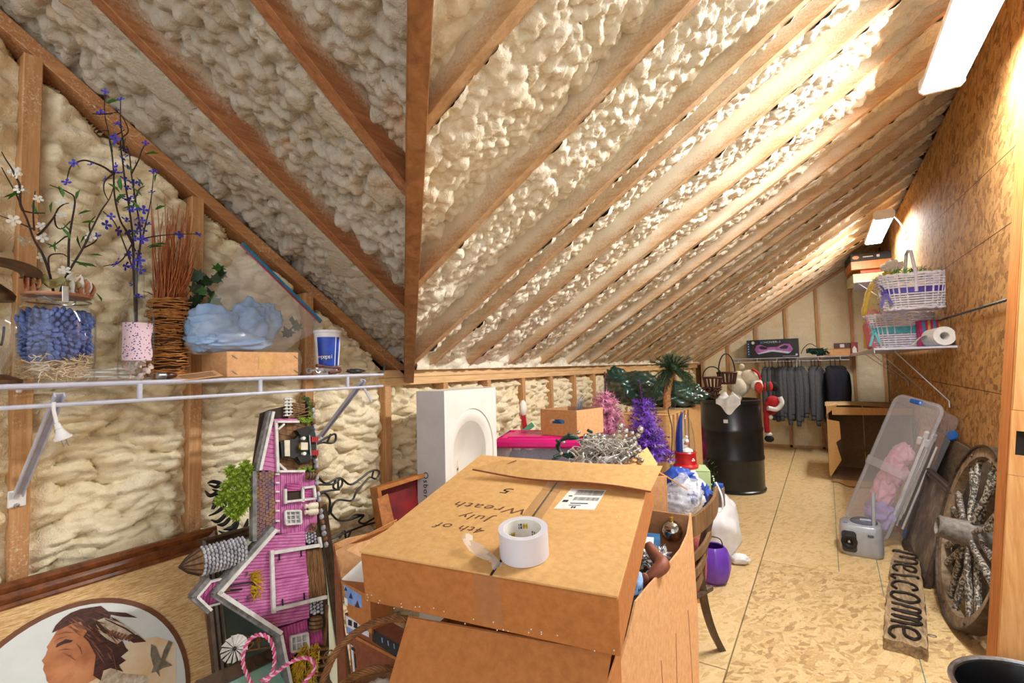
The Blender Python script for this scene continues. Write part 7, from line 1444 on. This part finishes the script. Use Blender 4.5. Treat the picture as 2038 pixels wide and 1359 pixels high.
part('bottom_side', lambda b: b.box(((x0+x1)/2, (y0+y1)/2-.06, .008), (x1-x0, y1-y0+.12, th)), M['card_grey'], t); part('back_side', lambda b: (b.box(((x0+x1)/2-.17, y1, hB/2), (.33, th, hB)), b.box(((x0+x1)/2+.17, y1+.002, hB/2), (.33, th, hB))), M['card_grey'], t)
ra_ = [(x0+.0, .04), (x0+.10, .22), (x0+.06, .40), (x0+.105, .44), (x0+.10, .62), (x0+.0, .64), (x0-.02, .68), (x0+.10, .80), (x0-.01, hB), (x0-.015, .05)]
part('torn_flap', lambda b: b.prism([(p, z) for p, z in ra_], -.004, .004), M['card_tan'], t, frame((0, y0-.005, 0), (1, 0, 0), (0, 0, 1)), smooth=0)
part('front_lip', lambda b: b.grid([[(x0+.04+(x1-x0-.02)*u, y0-.01-.03*math.sin(3*u), hB-.005-v*(.085-.02*u)) for v in (0, .5, 1)] for u in np.linspace(0, 1, 10)]), M['card_tan'], t, smooth=2)
part('bottom_flap', lambda b: b.add([(x0+.0, y0, .014), (x1-.1, y0, .014), (x1-.12, y0-.22, .02), (x0+.14, y0-.30, .012)], [[0, 1, 2, 3]]), M['card_tan'], t, smooth=0)
# ================================================================ RIGHT: WALL SHELF AND BASKETS
zs, xf = 1.345, .305; n_y, f_y = 4.20, 7.6
t = thing('wall_shelf', 'long white wire shelf on the right wall holding the white baskets', 'shelf', (.58, 5.8, zs-.35))
for x, nm in ((xf, 'front_rail'), (XO-.012, 'back_rail')): part(nm, lambda b: b.tube([(x, n_y, zs-.004), (x, f_y, zs-.004)], .006, 8), M['wire_white'], t)
part('front_lip', lambda b: b.box((xf-.002, (n_y+f_y)/2, zs-.02), (.006, f_y-n_y, .03)), M['wire_white'], t); part('end_rail', lambda b: b.bar((xf, n_y, zs-.006), (XO, n_y, zs-.006), .012, .014), M['wire_white'], t)
part('deck', lambda b: b.box(((xf+XO)/2, (n_y+f_y)/2, zs-.006), (XO-xf-.01, f_y-n_y, .006)), M['wire_white'], t)
for y, z in ((4.50, .965), (5.55, .985), (6.4, 1.03), (7.3, 1.07)):
    def br(b): a, c = V(xf+.13, y-.06, zs-.02), V(XO-.012, y, z); b.bar(a, c, .018, .006, up=nrm((1, 0, 1)), bev=.001); b.bar(c, c-V(0, 0, .045), .016, .006, up=(1, 0, 0), bev=.001)
    part('bracket', br, M['wire_white'], t)
mat('wicker_white', 'EAE6EC', .6, 'CFC9D4', ns=40); mat('ribbon_purple', '4A3A9A', .5); mat('ribbon_teal', '5CBFC4', .5); mat('grass_green', '3FB64A', .6, '258a34', ns=80)
def weave_basket(name, lab, c, w_, d_, h, rot, rib, flare=1.22, lean=0.):
    """woven basket: uprights with weavers passing in front and behind, braided rim, ribbon band"""
    T = rotz(c, rot, lean); t = thing(name, lab, 'basket', T[:3, 3], 'white wicker baskets'); NU = 30
    def ring(z, off, k, n=NU*4):
        f = 1/flare+(1-1/flare)*z/h; out = []
        for i in range(n):
            a = i*2*math.pi/n; e = 2/3.4; x = w_/2*f*math.copysign(abs(math.cos(a))**e, math.cos(a)); y = d_/2*f*math.copysign(abs(math.sin(a))**e, math.sin(a)); o = 1+off*math.cos(NU*a/2+k*math.pi); out.append((x*o, y*o, z))
        return out
    nrow = int(h/.0165); bz0, bz1 = h*.47, h*.64
    part('weave', lambda b: [b.tube(ring(.006+h*.97*k/nrow, .030, k), .0066, 6, closed=True) for k in range(nrow) if not bz0 < .006+h*.97*k/nrow < bz1], M['wicker_white'], t, T)
    part('upright', lambda b: [b.tube([ring(z, 0, 0, NU)[i] for z in np.linspace(.0, h, 4)], .0042, 5) for i in range(NU)], M['wicker_white'], t, T, kind='stuff')
    part('rim', lambda b: [b.tube([(p[0], p[1], p[2]+.006*math.sin(i*.9+ph)) for i, p in enumerate(ring(h, .012, ph))], .008, 6, closed=True) for ph in (0, 1, 2)], M['wicker_white'], t, T)
    part('bottom', lambda b: b.box((0, 0, .004), (w_/flare*.9, d_/flare*.9, .008)), M['wicker_white'], t, T); part('foot_braid', lambda b: [b.tube([(p[0]*1.03, p[1]*1.03, .006+.005*math.sin(i*.9+ph)) for i, p in enumerate(ring(.0, .012, ph))], .007, 6, closed=True) for ph in (0, 1.5)], M['wicker_white'], t, T)
    part('ribbon', lambda b: b.grid(np.array([[np.array(p)*V(.992, .992, 1) for p in ring(z, 0, 0, 60)] for z in (bz0-.004, bz1+.004)]).transpose(1, 0, 2), cu=True), M[rib], t, T)
    for i in range(0, NU, 3): part('stake', lambda b: b.tube([ring(z, 0, 0, NU)[i] for z in (bz0-.01, bz1+.01)], .006, 6), M['wicker_white'], t, T)
    def bow(b):
        p0 = V(-w_*.42, -d_*.42, (bz0+bz1)/2); 
        for dx, dz in ((-.035, .05), (-.03, -.02)): b.grid([[p0+V(dx*f, -.012*math.sin(3*f), dz*f)+V(0, 0, .012*math.sin(math.pi*f)*s) for f in np.linspace(0, 1, 7)] for s in (-1, 1)])
        b.sph(p0, .014, 10, 8)
        for dx, L in ((-.035, .12), (.03, .10)): b.grid([[p0+V(dx*f+s*.009, -.02*f, -L*f) for f in np.linspace(0, 1, 7)] for s in (-1, 1)])
    part('bow', bow, M[rib], t, T); return t, T
Tb = UX(1795, 688, .58); Yb = float(UX(1795, 640, .585)[1])
t1, T1_ = weave_basket('wicker_basket', 'white wicker basket with a teal ribbon, lower of the two on the shelf', (.505, 4.82, zs), .42, .28, .262, .12, 'ribbon_teal', 1.28)
t2, T2_ = weave_basket('wicker_basket', 'white wicker basket with purple ribbon and tall handle, stacked on the teal one', (.560, 4.50, zs+.272), .41, .28, .245, .10, 'ribbon_purple', 1.22)
part('handle', lambda b: (b.tube([(0, -.13, .12), (0, -.145, .25), (0, -.06, .42), (0, 0, .435), (0, .06, .42), (0, .145, .25), (0, .13, .12)], .011, 8), b.tube([(-.17, -.05, .02), (-.19, -.03, .14), (-.17, 0, .27), (-.12, .05, .25)], .011, 8)), M['wicker_white'], t2, T2_)
t = thing('easter_grass', 'bright green paper grass heaped in the purple ribbon basket', 'paper grass', (T2_@V(0, 0, .14, 1))[:3]); rr = random.Random(5)
def gr(b):
    for i in range(700): p = (T2_@V(rr.gauss(0, .07), rr.gauss(0, .045), .245+rr.uniform(-.03, .06), 1))[:3]; d = nrm([rr.gauss(0, 1), rr.gauss(0, 1), rr.gauss(0.2, .7)])*.035; s = nrm(np.cross(d, (.3, .2, 1)))*.0022; b.add([p-s, p+s, p+d*.6+s, p+d], [[0, 1, 2, 3]])
part('grass', gr, M['grass_green'], t, smooth=0, kind='stuff')
# wrapped yellow gift basket with hoop handle behind
mat('yellow', 'E8D23C', .5, 'D6B82A'); clear('cellophane', (1, .97, .80), rough=.08, haze=.14, hazec=(.95, .9, .6), crinkle=.6); c = UX(1765, 580, .55); c = V(.47, 5.3, zs)
t = thing('gift_basket', 'yellow hooped gift basket wrapped in cellophane behind the white baskets', 'basket', c)
part('hoop', lambda b: b.tube([c+V(.15*math.cos(a), .03*math.cos(a), .18+.46*math.sin(a)) for a in np.linspace(0, math.pi, 24)]+[c+V(-.15, -.03, .02)], .014, 8), M['yellow'], t); part('bowl', lambda b: b.lathe([(.08, 0), (.13, .06), (.15, .14), (.145, .14)], c, 24), M['yellow'], t)
part('wrap', lambda b: crumple(b, c+V(0, 0, .33), (.165, .10, .34), 4, .08, 3, 40, 26, floor=zs+.002), M['cellophane'], t); part('bow', lambda b: [b.sph(c+V(.05+.05*math.cos(a), -.05+.03*math.sin(a), .64+.02*math.sin(2*a)), (.03, .02, .016), 10, 6) for a in np.linspace(0, 5.2, 6)], M['yellow'], t)
part('wrap_top', lambda b: crumple(b, c+V(.07, -.03, .72), (.085, .06, .06), 7, .3, 4, 36, 22), M['plush_white'], t)
mat('lilac', 'B48ABF', .6, '7E4A78', ns=50); b2_ = MB(); t = thing('paper_flower', 'lilac and brown artificial flowers inside the yellow gift basket', 'artificial flowers', c+V(0, 0, .06)); part('blooms', lambda b: [b.sph(c+V(rr.uniform(-.05, .07), -.07, .20+.30*k/9), (.022, .012, .022), 8, 6, noise=.3, seed=k) for k in range(9)], M['lilac'], t)
# pink bag, striped gift bag, paper roll, small things
mat('felt_pink', 'DD8597', .8, 'D07488'); T = rotz((.365, 4.80, zs), .3, 0, -.12); t = thing('pink_bag', 'pink felt bag with a looped handle beside the teal ribbon basket', 'bag', T[:3, 3]); part('body', lambda b: b.box((0, 0, .11), (.10, .14, .22), bev=.02), M['felt_pink'], t, T); part('handle', lambda b: b.tube([(.045*math.cos(a), -.05, .21+.105*math.sin(a)) for a in np.linspace(0, math.pi, 14)], .010, 6), M['felt_pink'], t, T)
t = thing('plush_toy', 'yellow plush toy peeking over the pink bag', 'soft toy', (.39, 4.9, zs+.2)); part('toy', lambda b: b.sph((.385, 4.92, zs+.25), (.03, .03, .05)), M['yellow'], t)
T = rotz((.665, 4.66, zs), .2); t = thing('gift_bag', 'striped pink and teal gift bag standing behind the paper roll', 'gift bag', T[:3, 3]); mat('stripe_pink', 'C81F6E', .4); mat('stripe_teal', '2F9EAE', .4); mat('stripe_yellow', 'E0B83A', .4)
for k in range(8): part('stripe', lambda b: b.box((-.056+.016*k, 0, .10), (.0158, .07, .20)), M[('stripe_pink', 'stripe_teal', 'stripe_pink', 'stripe_yellow')[k % 4]], t, T)
t = thing('paper_roll', 'roll of white paper lying at the near end of the right shelf', 'paper roll', (.62, 4.27, zs)); part('roll', lambda b: b.lathe([(.025, -.085), (.062, -.085), (.062, .085), (.025, .085), (.025, -.085)], (.66, 4.30, zs+.063), 32, ax=nrm((.25, -1, .05)), caps=False), M['paper'], t); part('core', lambda b: b.lathe([(.022, -.08), (.027, -.086), (.027, .086)], (.66, 4.30, zs+.063), 24, ax=nrm((.25, -1, .05)), caps=False), M['card_dark'], t); part('loose_end', lambda b: b.grid([[V(.60-.10*f, 4.25+.03*f+w_, zs+.075-.06*f+.012*math.sin(6*f)) for f in np.linspace(0, 1, 8)] for w_ in (0, .11)]), M['paper'], t)
t = thing('figurine', 'small dark figurine with gold trim beside the pink bag', 'figurine', (.36, 5.1, zs)); part('body', lambda b: b.lathe([(.03, 0), (.03, .05), (.022, .06), (.028, .12), (.015, .14), (.02, .16), (.024, .18), (.02, .22), (.0, .23)], (.36, 5.1, zs), 16), M['black'], t); part('trim', lambda b: [b.lathe([(.031, z), (.033, z+.006), (.031, z+.012)], (.36, 5.1, zs), 16) for z in (.03, .075, .11)], M['gold'], t)
# --- upper far shelf with boxes
zu = float(UX(1745, 545, .60)[2]); yu0, yu1 = 6.75, 7.9
zu = 2.20; t = thing('corner_shelf', 'small high white shelf near the far corner of the right wall', 'shelf', (.56, 7.5, zu-.1)); part('deck', lambda b: b.box((.555, 7.5, zu-.008), (.35, .9, .012)), M['wire_white'], t); part('bracket', lambda b: b.bar((.40, 7.1, zu-.02), (.72, 7.1, zu-.32), .014, .006, up=nrm((1, 0, 1))), M['wire_white'], t); part('bracket', lambda b: b.bar((.40, 7.85, zu-.02), (.72, 7.85, zu-.32), .014, .006, up=nrm((1, 0, 1))), M['wire_white'], t)
mat('box_orange', 'D9822E', .4, 'C97322'); mat('box_slate', '26282C', .6, '1F2124'); mat('box_creamprint', 'E2DAB4', .5, 'C9C48C', ns=30); mat('box_red2', 'D8512E', .4)
T = rotz((.53, 7.45, zu), .1); t = thing('game_box', 'cream printed box lying lowest on the high corner shelf', 'box', T[:3, 3]); part('body', lambda b: b.box((0, 0, .055), (.40, .5, .11), bev=.003), M['box_creamprint'], t, T)
T = rotz((.56, 7.42, zu+.112), .1); t = thing('red_flat_box', 'flat orange red box between the cream box and the slate topped box', 'box', T[:3, 3]); part('body', lambda b: b.box((.02, 0, .02), (.34, .42, .04), bev=.003), M['box_red2'], t, T)
T = rotz((.53, 7.40, zu+.155), .08); t = thing('two_tone_box', 'orange box with a dark slate top uppermost on the high corner shelf', 'box', T[:3, 3]); part('base', lambda b: b.box((0, 0, .05), (.42, .5, .10), bev=.003), M['box_orange'], t, T); part('lid', lambda b: b.box((0, 0, .145), (.425, .505, .09), bev=.003), M['box_slate'], t, T)
part('emblem', lambda b: b.prism([(-.16+.035*math.cos(a), .145+.022*math.sin(a)) for a in np.linspace(0, 6.283, 18, endpoint=False)], 0, .002), M['box_orange'], t, frame(T[:3, 3]-T[:3, 1]*.2535, T[:3, 0], (0, 0, 1))); part('print_line', lambda b: (b.box((-.04, .145, .001), (.10, .012, .002)), b.box((.06, .145, .001), (.03, .03, .002))), M['paper'], t, frame(T[:3, 3]-T[:3, 1]*.2535, T[:3, 0], (0, 0, 1)))
# black rope sagging along the wall
t = thing('black_rope', 'thin black braided rope strung along the right wall above the shelf', 'rope', (XO-.012, 3.9, 1.53)); R_ = np.array([V(XO-.010, 5.2+(2.9-5.2)*f, 1.545-.02*f) for f in np.linspace(0, 1, 120)]); ph = np.arange(120)*1.1
for k in (0, math.pi): part('strand', lambda b: b.tube(R_+.0035*np.stack([0*ph, 0*ph, np.sin(ph+k)], 1)+.0035*np.stack([-np.abs(np.cos(ph+k)), 0*ph, 0*ph], 1), .0042, 5), M['black'], t)
# ================================================================ RIGHT FLOOR: BIN, RADIO, SIGN, WHEEL
clear('bin_clear', (.93, .93, .95), rough=.18, haze=.10, hazec=(.86, .86, .90)); clear('bin_lid', (.92, .92, .94), rough=.25, haze=.22, hazec=(.84, .84, .88)); mat('bin_blue', '1E5FB0', .3, '194f96')
# long bin standing on end and leaning to the right wall; local x = width, y = up its length, z = lid side
b0, b1, b2_, b3 = UZ(1700, 1055, .02), UZ(1765, 1060, .06), UD(1870, 835, 3.9), UD(1800, 790, 4.1)
bo = V(.295, 4.35, .02); up_ = nrm(V(.40, .06, 1.)); sx = nrm(V(.62, -.78, 0)-up_*(V(.62, -.78, 0)@up_)); T = frame(bo, sx, up_); LB, WB, DB = .98, .36, .155
if T[:3, 2]@V(-1, 0, 0) < 0: pass
t = thing('storage_bin', 'long clear storage bin with blue latches leaning on the right wall', 'storage bin', bo)
def rrect(w_, h, r, n=6): 
    P = []
    for cx, cy, a0 in ((w_/2-r, h/2-r, 0), (-w_/2+r, h/2-r, math.pi/2), (-w_/2+r, -h/2+r, math.pi), (w_/2-r, -h/2+r, 1.5*math.pi)): P += [(cx+r*math.cos(a0+math.pi/2*k/n), cy+r*math.sin(a0+math.pi/2*k/n)) for k in range(n+1)]
    return P
def shell(b, secs, cap=True):
    n = len(rrect(1, 1, .1)); b.grid(np.array([[(x, y+LB/2, z) for x, y in rrect(w_, h, .05)] for w_, h, z in secs]).transpose(1, 0, 2), cu=True)
    if cap: w_, h, z = secs[0]; b.add([(x, y+LB/2, z) for x, y in rrect(w_, h, .05)], [list(range(n))])
part('tub', lambda b: shell(b, [(WB*.9, LB*.94, 0), (WB*.98, LB*.98, DB)]), M['bin_clear'], t, T); part('rim', lambda b: b.tube([(x, y+LB/2, DB) for x, y in rrect(WB*1.02, LB*1.0, .055)], .010, 6, closed=True), M['bin_lid'], t, T)
part('lid', lambda b: shell(b, [(WB*.9, LB*.90, DB+.03), (WB*.98, LB*.97, DB+.025), (WB*1.02, LB*1.0, DB+.004)]), M['bin_lid'], t, T); part('lid_band', lambda b: b.box((0, LB*.48, DB+.034), (WB*.95, .06, .008)), M['bin_lid'], t, T)
for y in (.02, LB-.02): part('latch', lambda b: b.box((0, y, DB+.01), (.09, .03, .05), bev=.008), M['bin_blue'], t, T)
for y in (.10, LB*.84): part('wheel', lambda b: b.lathe([(0, 0), (.030, 0), (.034, .006), (.034, .014), (.026, .018), (.012, .016), (0, .018)], (T@V(WB*.44, y, .01, 1))[:3], 22, ax=-np.array(T[:3, 2])), M['bin_blue'], t)
t = thing('pink_clothes', 'folded pale pink clothing inside the leaning clear bin', 'clothing', (T@V(0, .2, .05, 1))[:3]); mat('cloth_pink', 'EDB6C4', .85, 'DF9EB0', ns=16); Rm = np.eye(4); Rm[:3, :3] = T[:3, :3]
part('cloth', lambda b: [crumple(b, (T@V(-.05, y, .08, 1))[:3], (.095, .13, .055), k+2, .2, 2.4, 44, 26, T=Rm) for k, y in enumerate((.30, .44, .56))], M['cloth_pink'], t); 
t = thing('lilac_cloth', 'lilac cloth bundled at the bottom of the leaning clear bin', 'clothing', (T@V(0, .1, .05, 1))[:3]); part('cloth', lambda b: crumple(b, (T@V(-.02, .14, .08, 1))[:3], (.12, .10, .055), 9, .2, 2.4, 44, 26, T=Rm), mat('cloth_lilac', 'B4A2DA', .85, '9A88C6', ns=16), t)
for k in range(7):
    t = thing('plastic_hanger_tube', 'white plastic tube standing among others at the side of the clear bin', 'tube', (T@V(.06, .3, .05, 1))[:3], 'white tubes in the bin'); part('tube', lambda b: b.tube([(.05+.016*k, .12+.05*(k % 3), .04+.012*(k % 3)), (.04+.017*k, .80-.04*(k % 4), .05+.012*(k % 3))], .0065, 8), M['plush_white'], t, T)
t = thing('white_fittings', 'white plastic pipe fittings near the top of the clear bin', 'fittings', (T@V(.05, .75, .06, 1))[:3]); part('fitting', lambda b: [b.tube([(.02+.03*k, .70+.05*(k % 2), .06), (.035+.03*k, .74+.05*(k % 2), .08)], .014, 8) for k in range(4)], M['plush_white'], t, T, kind='stuff')
# radio
ra0, ra1 = UZ(1672, 1103, 0), UZ(1762, 1118, 0); x_ = nrm(ra1-ra0); wR = float(np.linalg.norm(ra1-ra0)); T = frame((ra0+ra1)/2+np.cross((0, 0, 1), x_)*.10, x_, np.cross((0, 0, 1), x_)); hR = float(UD(1716, 1048, float(((ra0+ra1)/2-CAM)@Fv))[2]); mat('silver_plastic', 'A9ABAF', .35, '9D9FA3', metal=.15); mat('dark_grille', '2B2C31', .5, '1d1e22', ns=200, amt=1.)
t = thing('radio', 'silver portable radio with a raised handle on the floor by the clear bin', 'radio', T[:3, 3]); rp = rrect(wR, .20, .05, 6)
part('body', lambda b: b.grid(np.array([[(x*s, y*s, z) for x, y in rp] for s, z in ((.88, .0), (.97, .012), (1, .04), (1, hR*.75), (.96, hR*.94), (.86, hR), (.02, hR))]).transpose(1, 0, 2), cu=True), M['silver_plastic'], t, T, smooth=.9)
part('speaker_panel', lambda b: b.prism([(x-wR*.27, y+hR*.47) for x, y in rrect(wR*.34, hR*.66, .02)], 0, .012), M['dark_grille'], t, frame(T[:3, 3]-T[:3, 1]*.094, T[:3, 0], (0, 0, 1))); sp_ = part('speaker_cone', lambda b: b.lathe([(.042, 0), (.045, .004), (.036, .006), (.016, -.002), (.012, .004), (0, .006)], (T@V(-wR*.27, -.106, hR*.47, 1))[:3], 24, ax=-T[:3, 1]), M['black_gloss'], t); part('dust_cap', lambda b: b.sph((T@V(-wR*.27, -.111, hR*.47, 1))[:3], .010, 10, 8), M['steel'], sp_)
part('cd_lid', lambda b: b.lathe([(.075, 0), (.075, .012), (.06, .022), (0, .026)], (T@V(.02, .01, hR-.004, 1))[:3], 30), mat('smoke_plastic', '5A6070', .15, '4a5060'), t); part('cd_window', lambda b: b.box((.03, -.01, hR+.021), (.06, .03, .004)), M['print_light'], t, T)
part('handle', lambda b: b.tube(spline([(.07, -.06, hR*.75), (.075, -.02, hR+.08), (.08, .03, hR+.17), (.085, .06, hR+.18)]), .011, 8), M['silver_plastic'], t, T); part('button', lambda b: b.box((wR*.22, -.100, hR*.72), (.03, .01, .014), bev=.003), M['smoke_plastic'], t, T); part('badge', lambda b: b.box((-.08, -.06, hR-.004), (.03, .02, .01), bev=.003), M['bin_blue'], t, T)
# welcome plank
wood('driftwood', 'B59A74', '4E3A26', (30, 5, 30), .85, bstr=.8); mat('iron', '3A2E26', .5, '1F1814', ns=70, metal=.5, bump=.3)
s0, s1, s2 = UZ(1760, 1268, .055), UZ(1846, 1290, .055), UZ(1782, 1085, .055); s3 = UZ(1822, 1090, .055)
y_ = nrm((s2+s3)/2-(s0+s1)/2); LS = float(np.linalg.norm((s2+s3)/2-(s0+s1)/2)); WS = float(np.linalg.norm(s1-s0)); T = frame(((s0+s1)/2)*V(1, 1, 0), np.cross(y_, (0, 0, 1)), y_)
t = thing('welcome_sign', 'weathered driftwood plank with iron letters reading welcome, flat on the floor', 'sign', T[:3, 3]); rr = random.Random(3); NX, NY = 9, 30
def plank(b):
    top = [[((u-.5)*WS*(1+.05*math.sin(v*6)-.28*max(0, v-.72)/.28)+.004*rr.uniform(-1, 1), LS*v*1.02+(.010*rr.uniform(-1, 1) if v in (0, 1) else 0), .052+.004*rr.uniform(-1, 1)-(.03*((v-.9)/.1) if v > .9 else 0)) for v in np.linspace(0, 1, NY)] for u in np.linspace(0, 1, NX)]
    lo_ = [[(p[0], p[1], .001) for p in r_] for r_ in top]; b.grid(top); b.grid(lo_)
    for e in (0, -1): b.grid([top[e], lo_[e]]); b.grid([[r_[e] for r_ in top], [r_[e] for r_ in lo_]])
part('plank', plank, M['driftwood'], t, T, smooth=.6)
def stroke(pp, y0, sc): return [(-WS*.42+WS*.84*x, LS*(y0+sc*y), .058) for x, y in pp]
GL = {'w': [(.0, .1), (.1, .0), (.8, .1), (.95, .25), (.8, .42), (.3, .45), (.8, .5), (.95, .7), (.8, .88), (.05, .95)], 'e': [(.45, .1), (.5, .6), (.75, .75), (.9, .5), (.8, .15), (.4, .05), (.1, .3), (.05, .7), (.2, .95)], 'l': [(.95, .4), (.9, .2), (.4, .35), (.05, .5), (.02, .8), (.15, .95)], 'c': [(.75, .8), (.9, .6), (.8, .2), (.4, .05), (.1, .3), (.05, .7), (.2, .95)], 'o': [(.5, .05), (.1, .2), (.05, .6), (.4, .9), (.8, .8), (.95, .45), (.8, .15), (.5, .05)], 'm': [(.05, .0), (.85, .05), (.95, .15), (.8, .3), (.1, .35), (.85, .4), (.95, .5), (.8, .62), (.1, .66), (.85, .72), (.95, .82), (.6, .92), (.05, .95)]}
# letters read from the near end upward when standing on the right side: baseline on the left edge
yy = .93
for ch_, wch in (('w', .20), ('e', .12), ('l', .10), ('c', .12), ('o', .13), ('m', .20), ('e', .13)):
    pp = [(x, 1-y) for x, y in GL[ch_]]; yy -= wch*.92; P = spline(stroke(pp, yy, wch*.80), 6); part('letter', lambda b: b.tube(P, .0065, 6), M['iron'], t, T)
for v in (.14, .72): part('hanger_wire', lambda b: b.tube([(WS*.5+.02+.014*math.cos(a), LS*v+.010*math.sin(a), .03) for a in np.linspace(0, 6.283, 14, endpoint=False)], .0022, 5, closed=True), M['steel'], t, T)
# wagon wheel leaning on the wall
hub = UD(1925, 1045, 3.15)
e_top, e_bot, e_l, e_r = UD(1990, 862, 3.2), UZ(1880, 1262, 0), UD(1868, 1100, 3.1), UD(1975, 1050, 3.0)
Rw = .43; wc_ = V(.56, 3.13, .425); up_ = nrm(V(.22, .10, .97)); fy = nrm(V(-.05, 1, 0)-up_*(V(-.05, 1, 0)@up_)); nn = np.cross(fy, up_); nn = nn if nn[0] < 0 else -nn; T = np.eye(4); T[:3, 0], T[:3, 1], T[:3, 2], T[:3, 3] = fy, up_, nn, wc_
tn = NT('peeling_paint'); co = tn.coord(); n1 = tn.noise(co, 85, 5, .7); cc = tn.mix(tn.ramp(n1, [(.50, 0.), (.53, 1.)]), tn.ramp(tn.noise(co, 60, 3), [(.3, '26241F'), (.7, '4A4640')]), tn.ramp(tn.noise(co, 40, 3), [(.3, '97938C'), (.7, 'B3A690')])); tn.bsdf(cc, .7, 0, n1, .6, .003); M['peeling_paint'] = tn.m
wood('grey_wood', '9A8468', '5A4734', (20, 20, 20), .8, bstr=.5); mat('rust_iron', '5A4C40', .55, '352a22', ns=30, metal=.3, bump=.3)
t = thing('wagon_wheel', 'old wagon wheel with peeling painted spokes leaning on the right wall', 'wheel', V(wc_[0], wc_[1], 0)); n = 48
def rimb(b): b.grid(np.array([[(r*math.cos(a), r*math.sin(a), z) for r, z in ((Rw-.055, -.02), (Rw-.055, .022), (Rw-.008, .022), (Rw-.008, -.02), (Rw-.055, -.02))] for a in np.linspace(0, 2*math.pi, n, endpoint=False)]), cu=True)
part('felloe', rimb, M['grey_wood'], t, T, smooth=.5); part('iron_tyre', lambda b: b.grid(np.array([[(r*math.cos(a), r*math.sin(a), z) for r, z in ((Rw-.008, -.03), (Rw-.008, .032), (Rw, .034), (Rw, -.032), (Rw-.008, -.03))] for a in np.linspace(0, 2*math.pi, n, endpoint=False)]), cu=True), M['rust_iron'], t, T, smooth=.5)
part('hub', lambda b: b.lathe([(.0, -.09), (.05, -.09), (.062, -.05), (.066, 0), (.058, .05), (.050, .12), (.052, .135), (.040, .14), (.036, .12), (.0, .12)], (0, 0, 0), 26), mat('hub_grey', '8A8379', .7, '4A453E', ns=40, amt=.8, bump=.4), t, T)
for k in range(16):
    a = k*2*math.pi/16+.10+.07*(-1)**k; d_ = V(math.cos(a), math.sin(a), 0); z0 = .03 if k % 2 else -.005
    def spoke(b):
        b.tube([d_*.05+V(0, 0, z0), d_*.12+V(0, 0, z0), d_*.24+V(0, 0, z0*.5), d_*(Rw-.05)], [.012, .015, .019, .017], 8)
        v = b.v[-1]; c_ = (v-T[:3, 3])@T[:3, :3]; sd_ = V(-d_[1], d_[0], 0); b.v[-1] = v-np.outer((c_@sd_)*.0, T[:3, :3]@sd_)-np.outer((c_[:, 2]-0)*.25, T[:3, 2])
    part('spoke', spoke, M['peeling_paint'], t, T)
    if k % 2 == 0: part('bolt', lambda b: b.sph(((Rw-.03)*math.cos(a+.2), (Rw-.03)*math.sin(a+.2), .024), (.008, .008, .005), 8, 6), M['rust_iron'], t, T)
# dark board, framed picture and narrow frame leaning on the wall
wood('board_grey', '7A6A55', '4A3D2E', (30, 6, 30), .8, bstr=.3); a0, a1 = UX(1872, 868, .70), UX(1955, 908, .70)
t = thing('grey_board', 'weathered grey wooden board leaning on the right wall behind the wheel', 'board', (.62, 4.1, 0)); part('board', lambda b: b.add([(.70, 5.05, .72), (.70, 3.1, .72), (.60, 3.1, 0), (.60, 5.05, 0), (.715, 5.05, .72), (.715, 3.1, .72), (.615, 3.1, 0), (.615, 5.05, 0)], [[0, 1, 2, 3], [7, 6, 5, 4], [0, 4, 5, 1], [1, 5, 6, 2], [2, 6, 7, 3], [3, 7, 4, 0]]), M['board_grey'], t, smooth=0)
wood('frame_black', '4A3A30', '1F1712', (20, 20, 20), .5); q0, q1 = UZ(1815, 1040, 0), UZ(1845, 1130, 0); f0, f1 = V(.40, 4.25, 0), V(.42, 3.52, 0); up_ = nrm(V(.30, 0, 1)); T = frame(f0, f1-f0, up_); wq = float(np.linalg.norm(f1-f0)); tn = NT('old_painting'); co = tn.coord(); n1 = tn.noise(co, 7, 5, .7); cc = tn.ramp(n1, [(.3, '2A2420'), (.5, '5E5348'), (.7, '9A8E7C')]); tn.bsdf(cc, .5); M['old_painting'] = tn.m
t = thing('old_painting', 'dark framed faded painting leaning between the clear bin and the wheel', 'framed picture', (.42, 3.9, 0)); picture_frame(t, T, wq, .56, [(0, -.012), (0, .012), (.01, .02), (.02, .012), (.035, .018), (.05, .006), (.055, -.012)], M['frame_black']); part('canvas', lambda b: b.box((wq/2, .28, -.002), (wq-.08, .48, .004)), M['old_painting'], t, T)
f0, f1 = V(.40, 4.95, 0), V(.42, 4.4, 0); T = frame(f0, f1-f0, nrm(V(.33, 0, 1))); wq = float(np.linalg.norm(f1-f0)); t = thing('narrow_frame', 'brown picture frame leaning just behind the clear storage bin', 'framed picture', (.42, 4.7, 0)); picture_frame(t, T, wq, .78, [(0, -.012), (0, .012), (.01, .018), (.03, .010), (.036, -.012)], M['oak_red']); part('print', lambda b: b.box((wq/2, .39, -.002), (wq-.05, .73, .004)), M['dark_print'], t, T)
# black tub in the lower right corner
c = UZ(2078, 1392, .20); t = thing('black_tub', 'black tub with a grey rim cut off by the lower right corner', 'tub', c*V(1, 1, 0)); Rb = .215
part('tub', lambda b: b.lathe([(Rb*.7, 0), (Rb*.8, .01), (Rb, .20), (Rb*.96, .195), (Rb*.75, .02), (0, .02)], c*V(1, 1, 0), 44), M['black_gloss'], t); part('rim', lambda b: b.tube([c+V(Rb*1.01*math.cos(a), Rb*1.01*math.sin(a), 0) for a in np.linspace(0, 6.283, 44, endpoint=False)], .008, 8, closed=True), M['steel'], t)
